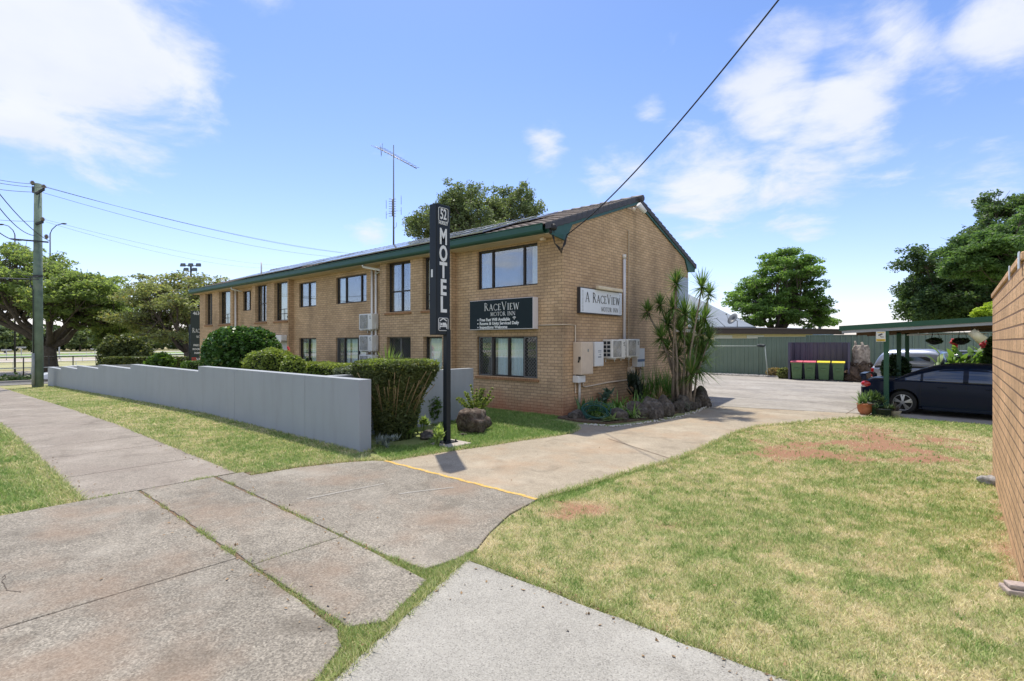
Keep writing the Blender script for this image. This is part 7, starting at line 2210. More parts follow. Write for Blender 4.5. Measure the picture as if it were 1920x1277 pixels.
def build_carport():
    mg = mat('dark green carport paint', (.018, .085, .050), rough=.4, var=.08, scale=2); mz = mat('galvanised fascia', (.33, .35, .40), rough=.4, metal=.4, var=.05)
    t = thing('carport', 'flat roofed green carport with slim posts over the parked cars', 'carport', (-1.5, 17.95, 0))
    x0, x1 = -2.66, 8.0; y0, y1 = 17.95, 24.0
    zf_ = lambda x: 2.40 + (x + 2.65) * .055
    mb = MB()
    mb.ext([(x0, y0, zf_(x0) - .02), (x1, y0, zf_(x1) - .02), (x1, y0, zf_(x1) + .12), (x0, y0, zf_(x0) + .12)], (0, .05, 0))
    mb.ext([(x0, y0 + .05, zf_(x0) - .02), (x0, y1, zf_(x0) - .02), (x0, y1, zf_(x0) + .12), (x0, y0 + .05, zf_(x0) + .12)], (.05, 0, 0))
    mb.build('fascia', mg, t, world=True)
    mb = MB(); mb.ext([(x0 + .06, y0 + .06, zf_(x0) - .10), (x1, y0 + .06, zf_(x1) - .10), (x1, y0 + .06, zf_(x1) - .021), (x0 + .06, y0 + .06, zf_(x0) - .021)], (0, .10, 0)); mb.build('beam', mz, t, world=True)
    mb = MB()
    n = 44
    for i in range(n):
        a = x0 + .06 + (x1 - x0 - .06) * i / n; b = x0 + .06 + (x1 - x0 - .06) * (i + 1) / n; k = .02 if i % 2 else 0
        mb.ext([(a, y0 + .17, zf_(a) + k), (b, y0 + .17, zf_(b) + k), (b, y0 + .17, zf_(b) + k + .02), (a, y0 + .17, zf_(a) + k + .02)], (0, y1 - y0 - .17, 0))
    mb.build('roof', mat('white steel roof underside', (.40, .40, .38), rough=.6), t, world=True)
    for y in (20.6, 23.3):
        mb = MB(); mb.ext([(x0 + .1, y, zf_(x0) - .14), (x1, y, zf_(x1) - .14), (x1, y, zf_(x1) - .03), (x0 + .1, y, zf_(x0) - .03)], (0, .06, 0)); mb.build('rafter', mat('brown rafter', (.12, .075, .045), rough=.8), t, world=True)
    for (px, Y) in ((1662, 18.06), (1685.5, 20.66), (1701, 23.36)):
        x = atY(px, HY, Y).x; mb = MB(); mb.box(x - .06, x + .06, Y - .06, Y + .06, 0, zf_(x) - .105); mb.build('post', mg, t, world=True, bevel=.006)
    # slab is the yard; dark wet slab edge
    # warning sign on the first post
    x = atY(1652, HY, 17.9).x; a = atY(1642.5, HY, 17.9); b = atY(1660.5, HY, 17.9); zt = atY(1650, 621.5, 17.9).z; zb = atY(1650, 640.5, 17.9).z
    s = thing('camera_warning_sign', 'small white and yellow camera warning sign on the first carport post', 'sign', (a.x, 17.9, zb))
    mb = MB(); mb.box(a.x, b.x, 17.895, 17.905, zb, zt); mb.build('plate', mat('white plate', (.72, .72, .68), rough=.4, var=.05), s, world=True)
    my = mat('sign yellow', (.75, .50, .05), rough=.5, var=.05)
    mb = MB(); h = zt - zb; w = b.x - a.x; mb.box(a.x + .01, b.x - .01, 17.889, 17.893, zb + .012, zb + h * .25); mb.box(a.x + .03, b.x - .03, 17.889, 17.893, zt - h * .14, zt - h * .08); mb.build('yellow_band', my, s, world=True)
    mk = mat('black print', (.03, .03, .05), var=0)
    mb = MB(); cx = (a.x + b.x) / 2; cz = zb + h * .58
    mb.bar((cx - w * .24, 17.89, cz + h * .03), (cx + w * .16, 17.89, cz + h * .17), h * .12, .006, up=(0, 1, 0)); mb.bar((cx - w * .02, 17.89, cz + h * .0), (cx + w * .04, 17.89, cz - h * .12), h * .04, .006, up=(0, 1, 0)); mb.bar((cx + w * .0, 17.89, cz - h * .13), (cx + w * .3, 17.89, cz - h * .13), h * .05, .006, up=(0, 1, 0))
    mb.build('camera_symbol', mk, s, world=True)
    text_mesh('WARNING', h * .10, mk, s, (w / 2, -.012, h * .135), (1, 0, 0), (0, 0, 1), sx=1.1)
    # hanging lamp: a pale drum tilted under the edge
    p = atY(1832, 628, 18.2)
    s = thing('hanging_lamp', 'tilted cream drum light hanging under the carport edge', 'lamp', tuple(p)); mb = MB()
    mb.tube([(-.12, 0, .10), (.12, 0, -.16)], [.095, .125], 16); mb.build('shade', mat('cream plastic', (.66, .62, .45), rough=.4), s)
    mb = MB(); mb.tube([(-.10, 0, .1), (-.10, 0, .32)], .01, 5); mb.build('hanger', mat('dark hook', (.03, .03, .03)), s)
    # hanging baskets
    for (px, lab) in ((1752, 'dark hanging basket nearer the middle of the carport'), (1802, 'dark hanging basket beside the drum light')):
        p = atY(px, 639, 21.5); s = thing('hanging_basket', lab, 'plant pot', tuple(p)); mb = MB()
        mb.lathe([(.02, -.13), (.10, -.11), (.17, -.04), (.19, .02), (.17, .02), (.15, -.03), (0, -.03)], 16); mb.build('bowl', mat('dark basket', (.03, .03, .028), rough=.9), s)
        mb = MB()
        for k in range(3): a = k * 2.1; mb.tube([(.18 * math.cos(a), .18 * math.sin(a), .02), (0, 0, .45)], .006, 4)
        mb.build('chain', mat('dark hook', (.03, .03, .03)), s)
        leaves('foliage', leaf_mat('basket leaf', (.02, .05, .02), (.07, .12, .05)), ell_pts(260, (0, 0, .0), (.22, .18, .09), .3), .06, s)
    # washing rail
    a = atY(1700, 628, 21.6); b = atY(1850, 628, 21.6); s = thing('washing_rail', 'thin white rail hanging under the carport roof', 'rail', (a.x, 21.6, a.z)); mb = MB(); mb.tube([(0, 0, 0), (b.x - a.x, 0, .02)], .018, 6); mb.build('rail', M_WHITEP, s)
    mb = MB(); mb.tube([(.3, 0, 0), (.3, 0, .3)], .006, 4); mb.tube([(b.x - a.x - .2, 0, 0), (b.x - a.x - .2, 0, .4)], .006, 4); mb.build('hanger', M_WHITEP, s)


def build_pots():
    rs = random.Random(77)
    terr = mat('terracotta', (.42, .15, .07), rough=.7, var=.12, scale=6, stain=(.5, .3, .2), stain_amt=.4); gr = mat('dark green plastic pot', (.02, .06, .03), rough=.5, var=.1); bk = mat('black plastic pot', (.015, .022, .02), rough=.45, var=.1); st = mat('stone bowl', (.33, .29, .24), rough=.9, var=.2, scale=15)
    L = leaf_mat('agave leaf', (.08, .16, .06), (.30, .42, .20), trans=.3); L2 = leaf_mat('bushy pot leaf', (.06, .12, .03), (.22, .30, .11), trans=.3); L3 = leaf_mat('dark pot leaf', (.03, .06, .03), (.12, .17, .09), trans=.2); L4 = leaf_mat('purple pot leaf', (.06, .05, .045), (.2, .16, .13), trans=.2)
    for (px, py, rpx, hpx, prof, m, lab, kind) in (
            (1621, 778.5, 13, 20, [(.55, 0), (.85, .25), (1, .6), (.98, .88), (1.05, .9), (1.05, 1), (.92, 1), (.9, .85), (0, .85)], terr, 'round terracotta pot with pale green agave rosette at the lawn corner', 'agave'),
            (1645, 780, 13, 19, [(.75, 0), (.95, .9), (1.02, .92), (1.02, 1), (.9, 1), (0, .9)], gr, 'green plastic pot with a bushy yellowish plant between terracotta and black pots', 'bushy'),
            (1656, 782.5, 13, 15, [(.8, 0), (.95, .8), (1.06, .85), (1.06, 1), (.95, 1), (0, .85)], bk, 'wide black plastic pot with dark succulents in front of the carport post', 'dark'),
            (1677, 782.5, 10.5, 11, [(.62, 0), (.8, .35), (1.0, .9), (1.02, 1), (.9, 1), (0, .9)], st, 'shallow pale stone bowl with withered purple plant beside the car wheel', 'purple')):
        P = atG(px, py); k = (FPX * CAM_H / (py - HY)) / FPX; r = rpx * k; h = hpx * k
        t = thing('potted_plant', lab, 'potted plant', (P.x, P.y + r * .6, .015))
        mb = MB(); mb.lathe([(a * r, b * h) for a, b in prof], 24); mb.build('pot', m, t)
        mb = MB()
        if kind == 'agave':
            for dx, dy, zz in ((0, 0, h), (.12, .05, h + .05), (-.12, .02, h)): rosette(mb, (dx, dy, zz), 26, .38, .06, 5, 85, .25, rs, .1)
            mb.build('foliage', L, t)
        elif kind == 'bushy':
            for q in range(7): rosette(mb, (rs.uniform(-.22, .2), rs.uniform(-.15, .15), h + rs.uniform(0, .28)), 26, .22, .035, -10, 85, .3, rs, .1)
            mb.build('foliage', L2, t)
        elif kind == 'dark':
            for q in range(6): rosette(mb, (rs.uniform(-.18, .18), rs.uniform(-.12, .12), h), 16, .17, .04, 10, 85, .2, rs, .1)
            mb.build('foliage', L3, t)
        else:
            for q in range(5): rosette(mb, (rs.uniform(-.1, .1), rs.uniform(-.1, .1), h), 14, .22, .03, 20, 85, .2, rs, .1)
            mb.build('foliage', L4, t)
    # hedge-like climbing plant on the second post
    p = atY(1690, 665, 20.9); t = thing('post_shrub', 'small dark shrub in front of the silver pickup beside the second post', 'bush', (p.x - .15, 20.9, 0))
    leaves('foliage', leaf_mat('dark shrub leaf', (.015, .04, .02), (.06, .11, .045)), ell_pts(3000, (0, 0, 1.15), (.42, .35, .50), .3), .06, t)
    mb = MB(); mb.tube([(0, 0, 0), (0, 0, 1.1)], .03, 6); mb.lathe([(.18, 0), (.22, .35), (.2, .35), (0, .33)], 14); mb.build('stem', M_BARK, t)
    # cannas with red flowers, behind the cars
    C = leaf_mat('canna leaf', (.06, .15, .03), (.24, .37, .09), trans=.4); fr = mat('red canna flower', (.62, .05, .06), rough=.5)
    for i, (px, py, lab, n) in enumerate(((1785, 672, 'broad leaved canna with a tall red flower above the dark car roof', 9), (1815, 665, 'bright green broad leaved canna in the middle of the clump', 12), (1842, 655, 'canna with red flower at the right of the clump by the climber', 12))):
        Y = 24.6; p = atY(px, py, Y); t = thing('canna_plant', lab, 'plant', (p.x, Y, 0)); mb = MB(); sm = MB()
        for k in range(n):
            x, y = rs.uniform(-.5, .5), rs.uniform(-.3, .3); h = rs.uniform(1.0, 1.65); a = rs.uniform(0, 6.28)
            sm.tube([(x, y, 0), (x, y, h)], .014, 5)
            for q in range(3): blade(mb, (x, y, h * (.6 + .2 * q)), (math.cos(a + q * 2.2) * .6, math.sin(a + q * 2.2) * .6, 1), .55, .22, .7)
        mb.build('foliage', C, t); 
        if i != 1:
            zt = atY(1787 if i == 0 else 1845, 643 if i == 0 else 648, Y).z
            sm.tube([(0, 0, 1.0), (.05, 0, zt)], .012, 5)
            f = MB()
            for q in range(8): f.blob((.05 + rs.uniform(-.08, .08), rs.uniform(-.05, .05), zt + rs.uniform(-.12, .14)), (.06, .05, .07), .35, seed=q, nu=8, nv=6)
            f.build('flower', fr, t)
        sm.build('stem', leaf_mat('canna stem', (.06, .15, .03), (.1, .2, .05)), t)
    # climber by the brick wall under the carport
    p = atY(1858, 630, 23.0); t = thing('climbing_plant', 'dark leafy climber with red berries beside the brick wall under the carport', 'plant', (p.x + .5, 23.0, 0))
    leaves('foliage', leaf_mat('climber leaf', (.02, .05, .015), (.10, .18, .05)), ell_pts(9000, (0, 0, 1.3), (.75, .6, 1.25), .2), .09, t)
    mb = MB(); mb.tube([(0, 0, 0), (.1, 0, 2.2)], .05, 7); mb.build('stem', M_BARK, t)


def build_brick_wall():
    m = brick_mat('split face block', (.70, .44, .25), (.57, .36, .205), (.24, .15, .10), .40, .122, .010, rough_bump=1.0, dark_stain=.15, grain=38)
    t = thing('brick_side_wall', 'tall tan split faced block wall at the right edge of the lawn', 'wall', (.41, 5.93, 0))
    mb = MB(); mb.box(.41, 4.2, 5.93, 10.85, -.2, 2.72)
    mb.build('wall', m, t, world=True, bevel=.02)
    mb = MB(); mb.box(.395, .62, 5.91, 10.87, 2.722, 2.79); o = mb.build('coping', m, t, world=True, bevel=.01)
    mf = mat('white flashing', (.72, .78, .85), rough=.3, var=.05)
    a = atX(1911, 480, .40); b = atX(1888, 512, .40)
    for y, w in ((5.99, .10), (7.05, .06)):
        mb = MB(); mb.box(.385, .394, y, y + w, 2.66, 2.80); mb.build('flashing', mf, t, world=True)
    mr = mat('cap roof', (.25, .25, .26), rough=.8); mb = MB(); mb.box(.63, 4.1, 5.97, 10.8, 2.722, 2.76); mb.build('roof', mr, t, world=True)
    p = atG(1857, 908); rock('garden_rock', 'small grey rock lying on the lawn against the tan block wall', (p.x - .02, p.y, -.01), (.13, .11, .09), 77, m=mat('grey rock', (.30, .29, .28), rough=1, var=.35, scale=20, bump=1, bscale=30))
    p = atG(1905, 1100); mb = MB(); mb.box(-.05, .12, -.08, .08, 0, .05); mb.box(-.03, .1, -.06, .05, .052, .09)
    o = mb.build('loose_blocks', mat('loose grey pink block', (.42, .34, .30), rough=.95, var=.2, scale=20, bump=.8), bevel=.012); o.location = (.33, 5.85, .0); o.rotation_euler = (0, 0, .35); tag(o, 'two loose broken paving blocks at the near foot of the tan block wall', 'blocks')


# ================================================================== BACKGROUND
def build_background():
    # grey-roofed house behind the fence
    mr = mat('grey corrugated roof', (.36, .40, .45), rough=.45, metal=.2, var=.05, scale=2); mc = mat('cream weatherboard', (.62, .53, .34), rough=.7, var=.05); mw = mat('white wall', (.66, .66, .66), rough=.7, var=.04); md = mat('dark gutter', (.05, .035, .035), rough=.5, var=.1)
    mwin = mat('far window', (.05, .06, .07), rough=.1, var=0)
    T = 42.0
    E = atT(1416, 613, T); Pk = atT(1270, 520, T + 3)
    t = thing('neighbour_house', 'pale house with grey hip roof behind the green fence', 'house', (E.x, E.y, 0), YAW)
    # local axes: x to the right in view, y away
    ez = E.z; 
    lx1 = (E - t.location).dot(Vector((math.cos(YAW), math.sin(YAW), 0))); w = 15.
    x1, x0 = lx1, lx1 - w; y0, y1 = 0, 12; rz = Pk.z + .6
    mb = MB(); xr0, xr1 = x0 + 5.5, x1 - 7.0; ym = 6
    V = [(x0, y0, ez), (x1, y0, ez), (x1, y1, ez), (x0, y1, ez), (xr0, ym, rz), (xr1, ym, rz)]
    mb.add(V, [(0, 1, 5, 4), (1, 2, 5), (2, 3, 4, 5), (3, 0, 4), (0, 3, 2, 1)])
    mb.build('roof', mr, t)
    mb = MB(); mb.box(x0 + .4, x1 - .5, .5, 11.5, -.2, ez - .02); mb.build('wall', mw, t)
    mb = MB(); mb.box(x0, x1 + .02, -.1, -.002, ez - .16, ez + .02); mb.build('gutter', mat('blue grey gutter', (.15, .19, .23), rough=.5), t)
    # long low building with dark gutter and cream wall
    T = 37.5; a = atT(1310, 616, T); b = atT(1572, 616, T + 4)
    t = thing('low_outbuilding', 'long low cream outbuilding with dark gutter just behind the green fence', 'building', (a.x, a.y, 0))
    za = atT(1330, 615, T).z; d = Vector((b.x - a.x, b.y - a.y, 0)); L_ = d.length; ang = math.atan2(d.y, d.x); t.rotation_euler = (0, 0, ang)
    mb = MB(); mb.box(0, L_ * .80, 0, 5, -.2, za - .3); mb.build('wall', mc, t)
    mb = MB(); mb.box(-.2, L_, -.5, -.38, za - .42, za - .12); mb.box(-.2, L_, -.42, 5.2, za - .14, za - .02); mb.build('gutter', md, t)
    mb = MB(); mb.add([(-.3, -.45, za), (L_, -.45, za), (L_, 5.2, za + .25), (-.3, 5.2, za + .25), (-.3, -.45, za - .1), (L_, -.45, za - .1), (L_, 5.2, za + .15), (-.3, 5.2, za + .15)], [(0, 1, 2, 3), (7, 6, 5, 4), (0, 4, 5, 1), (1, 5, 6, 2), (2, 6, 7, 3), (3, 7, 4, 0)]); mb.build('roof', md, t)
    for u in (.1, .32): 
        mb = MB(); mb.box(L_ * u, L_ * u + 1.6, -.03, -.005, za - 1.3, za - .5); mb.build('window', mw, t)
    # shed roofs further right
    for (pa, pb, py, T, lab, hh, mm) in ((1495, 1580, 621, 46, 'low shed with pale green roof left of the carport', .5, mat('pale green roof', (.42, .52, .50), rough=.5)), (1430, 1545, 612, 60, 'distant low white roofed house under the round tree', .5, mat('pale white roof', (.58, .62, .66), rough=.5))):
        A = atT(pa, py, T); B = atT(pb, py, T); t = thing('shed', lab, 'shed', (A.x, A.y, 0), YAW); W_ = (B - A).length
        mb = MB(); mb.box(.2, W_ - .2, .3, 5, -.2, A.z - hh * .9); mb.build('wall', mw, t)
        mb = MB(); mb.add([(0, 0, A.z - hh), (W_, 0, A.z - hh), (W_, 3, A.z), (0, 3, A.z), (0, 6, A.z - hh), (W_, 6, A.z - hh)], [(0, 1, 2, 3), (3, 2, 5, 4), (0, 3, 4), (1, 5, 2)]); mb.build('roof', mm, t)
    # satellite dish on the outbuilding roof
    p = atT(1376, 612, 37.8); t = thing('satellite_dish', 'grey satellite dish on the low outbuilding roof', 'satellite dish', (p.x, p.y, p.z - .05), YAW)
    mg = mat('dish grey', (.12, .13, .14), rough=.5, var=.05); mb = MB()
    n = 20; vs = [(0, 0, 0)]
    c = Vector((0, 0, .55)); ax = Vector((-.75, -.25, .45)).normalized(); u = ax.orthogonal().normalized(); v = ax.cross(u)
    for rr, dd in ((.2, .03), (.42, .12)):
        pass
    ring_ = []
    for rr, dd in ((.02, .0), (.22, .035), (.45, .14)):
        ring_.append([c + (u * math.cos(6.283 * k / n) + v * math.sin(6.283 * k / n)) * rr + ax * dd for k in range(n)])
    vv = [q for r in ring_ for q in r]; mb.add(vv, [(i * n + k, i * n + (k + 1) % n, (i + 1) * n + (k + 1) % n, (i + 1) * n + k) for i in range(2) for k in range(n)] + [tuple(range(n))], True)
    o = mb.build('dish', mg, t); so_ = o.modifiers.new('s', 'SOLIDIFY'); so_.thickness = .015
    mb = MB(); mb.tube([(.25, 0, 0), (.25, 0, .45), tuple(c)], .025, 6); mb.tube([tuple(c - v * .42), tuple(c + ax * .75)], .012, 5); mb.blob(tuple(c + ax * .78), (.06, .05, .05), 0); mb.tube([(-.6, 0, 0), (-1.3, 0, .65)], .02, 5); mb.tube([(-1.45, 0, .62), (-1.15, 0, .68)], .015, 5); mb.build('arm', mg, t)
    # far pole by the round tree
    p = atT(1537, 620, 62); t = thing('far_pole', 'short dark pole standing right of the round tree behind the roofs', 'pole', (p.x, p.y, 0)); mb = MB(); mb.tube([(0, 0, 0), (0, 0, atT(1537, 580, 62).z)], .17, 8); mb.build('post', mat('dark pole', (.06, .07, .08)), t)
    mb = MB(); mb.box(-.25, .25, -.2, .2, 4.9, 5.1); mb.build('cap', mat('dark pole', (.06, .07, .08)), t)


def build_trees():
    lA = leaf_mat('feathery tree leaf', (.105, .16, .065), (.29, .36, .15), trans=.62, patch=.5, yellow=(.34, .35, .13, .03))
    lB = leaf_mat('olive tree leaf', (.13, .16, .08), (.35, .38, .19), trans=.5, patch=.5, yellow=(.36, .30, .12, .08))
    lC = leaf_mat('dark tree leaf', (.018, .045, .018), (.085, .135, .05), trans=.25, patch=.8)
    lD = leaf_mat('fresh poinciana leaf', (.07, .15, .04), (.26, .40, .12), trans=.5, patch=.5)
    lE = leaf_mat('deep green fig leaf', (.04, .085, .04), (.155, .23, .10), trans=.45, patch=.8)
    lG = leaf_mat('grey gum leaf', (.085, .125, .06), (.27, .33, .17), trans=.35, patch=.7)
    bk = mat('dark branch bark', (.105, .085, .07), rough=1, var=.3, scale=4)
    # T1: wide umbrella tree over the side street
    T = 56.0; b = atT(92, HY, T); b.z = -1.05
    cr = crown_px([(60, 535, 150, 55, 0, 3), (150, 558, 75, 48, -3, 2), (-60, 560, 130, 75, 2, 2), (195, 590, 58, 42, 0, 1.5), (20, 490, 80, 35, 2, 1), (190, 625, 60, 18, -4, .3)], T)
    tree('spreading_tree', 'huge wide spreading tree with dark forked trunk behind the power pole', 'tree', b, cr, 2.7, .72, lA, bk, ncl=290, per=185, rc=1.35, leaf=.155, limbs=10, seed=3, flat=.34, elong=2.2, low_cut=3.4)
    # T2: second airy tree by the board sign
    T = 52.0; b = atT(352, HY, T); b.z = -.9
    cr = crown_px([(335, 560, 88, 60, 0, 3), (275, 590, 58, 48, 0, 1.8), (395, 575, 35, 55, 3, 1), (300, 640, 80, 18, -2, .5)], T)
    tree('airy_tree', 'airy olive green tree with several trunks beside the board sign', 'tree', b, cr, 2.0, .42, lB, bk, ncl=150, per=150, rc=1.1, leaf=.14, limbs=9, seed=5, flat=.42, elong=2, low_cut=2.2)
    T = 60.0; b = atT(215, HY, T); b.z = -1.1
    cr = crown_px([(225, 600, 45, 45, 0, 2), (215, 645, 30, 14, 0, .5)], T)
    tree('airy_tree', 'smaller airy green tree filling the gap between the wide tree and the next', 'tree', b, cr, 2.5, .3, lA, bk, ncl=46, per=200, rc=1.1, leaf=.20, limbs=5, seed=6, flat=.5, low_cut=1.2)
    # T3: tree behind the motel roof: three crowns of one tree
    T = 36.0; b = atT(900, HY, T); b.z = 0
    cr = crown_px([(870, 405, 62, 62, 0, 2), (965, 400, 58, 60, 1, 2), (802, 420, 42, 34, -1, 1.0), (915, 440, 90, 40, 0, 1.2), (1005, 420, 22, 40, 0, .4)], T)
    tree('gum_tree', 'grey green double crowned tree rising behind the motel roof', 'tree', b, cr, 5.0, .35, lG, bk, ncl=165, per=380, rc=.66, leaf=.086, limbs=7, seed=9, flat=.8)
    # T4: round poinciana behind the fence
    T = 47.0; b = atT(1455, HY, T); b.z = 0
    cr = crown_px([(1460, 530, 72, 52, 0, 3), (1400, 570, 34, 32, 0, 1), (1500, 580, 55, 32, 0, 1.4), (1440, 590, 60, 26, -1, 1.2), (1535, 595, 28, 18, 0, .5), (1480, 490, 45, 20, 0, .7)], T)
    tree('round_tree', 'rounded bright green tree behind the green fence', 'tree', b, cr, 2.6, .4, lD, bk, ncl=165, per=330, rc=.82, leaf=.108, limbs=8, seed=12, flat=.45, elong=2)
    # T5: big dark tree to the right, with brighter feathery tree in front of its upper right
    T = 40.0; b = atT(1850, HY, T); b.z = 0
    cr = crown_px([(1790, 540, 85, 62, 0, 3), (1740, 560, 55, 48, 0, 1.4), (1900, 520, 110, 90, 1, 3), (1880, 420, 60, 60, 2, 1.0), (1830, 590, 120, 30, 0, 1.2), (1730, 490, 40, 22, 0, .35)], T)
    tree('dark_tree', 'large dark green tree behind the carport', 'tree', b, cr, 3.0, .55, lE, bk, ncl=240, per=520, rc=.95, leaf=.12, limbs=9, seed=15, flat=.7)
    T = 33.0; b = atT(1930, HY, T); b.z = 0
    cr = crown_px([(1850, 465, 70, 28, 0, 2), (1920, 430, 50, 55, 0, 1.6), (1820, 500, 45, 18, 0, .6), (1885, 505, 50, 20, 0, .8)], T)
    tree('feathery_tree', 'bright green feathery tree in front of the dark tree at the right edge', 'tree', b, cr, 4.5, .3, leaf_mat('feathery dark leaf', (.055, .12, .045), (.19, .30, .11), trans=.45), bk, ncl=95, per=420, rc=.8, leaf=.09, limbs=6, seed=17, flat=.42, elong=2.4)
    T = 29.0; b = atT(1866, HY, T); b.z = 0
    cr = crown_px([(1860, 588, 20, 18, 0, 1)], T)
    lY = leaf_mat('lime shrub leaf', (.18, .28, .03), (.45, .55, .08), trans=.5)
    tree('lime_shrub', 'lime yellow shrub peeping over the carport next to the block wall', 'shrub', b, cr, 2.6, .08, lY, bk, ncl=12, per=260, rc=.4, leaf=.12, limbs=3, seed=19)
    # far belt of trees beyond the racecourse, in a few separate rows: one wood
    rs = np.random.default_rng(4); P = []
    for i in range(330):
        a = R(150 + rs.random() * 52); D = 255 + rs.random() * 70
        x, y = D * math.cos(a), D * math.sin(a)
        h = 5 + rs.random() * 5.5; r = 3 + rs.random() * 3.5
        k = 260
        d = rs.normal(size=(k, 3)); d /= np.linalg.norm(d, axis=1, keepdims=True)
        P.append(np.array([x, y, -1.5 + h * .55]) + d * np.array([r, r, h * .5]) * (rs.random((k, 1)) ** .4))
    o = leaves('far_wood', leaf_mat('far wood leaf', (.03, .055, .025), (.10, .14, .06), trans=.2, patch=.08), np.concatenate(P), 1.15, elong=1.3)
    tag(o, 'line of woodland beyond the racecourse', 'woodland', kind='stuff')
    # mid-distance scattered trees in the racecourse
    for i, (px, T, h, w, lab) in enumerate(((60, 175, 9, 34, 'grey green tree on the far racecourse left of the power pole'), (150, 190, 9, 40, 'rounded tree on the far racecourse right of the power pole'), (268, 200, 9, 40, 'low distant tree on the racecourse above the hedge'), (10, 160, 9, 30, 'distant tree on the racecourse at the left picture edge'))):
        b = atT(px, HY, T); b.z = -1.5
        tree('far_tree', lab, 'tree', b, [((b.x, b.y, -1.5 + h * .6), (w * T / FPX * .7, w * T / FPX * .7, h * .4), 1)], 2.5, .3, lG, bk, ncl=22, per=130, rc=1.8, leaf=.6, limbs=4, seed=40 + i, flat=.7)
    # verge planting
    t = thing('verge_plants', 'low dark ground cover plants along the far side of the side street', 'plants', (-59.5, 8, gz(-59.5)))
    leaves('foliage', lC, np.stack([rs.normal(size=9000) * .4, rs.random(9000) * 26 - 13, np.abs(rs.normal(size=9000)) * .22], 1), .16, t); t['kind'] = 'stuff'


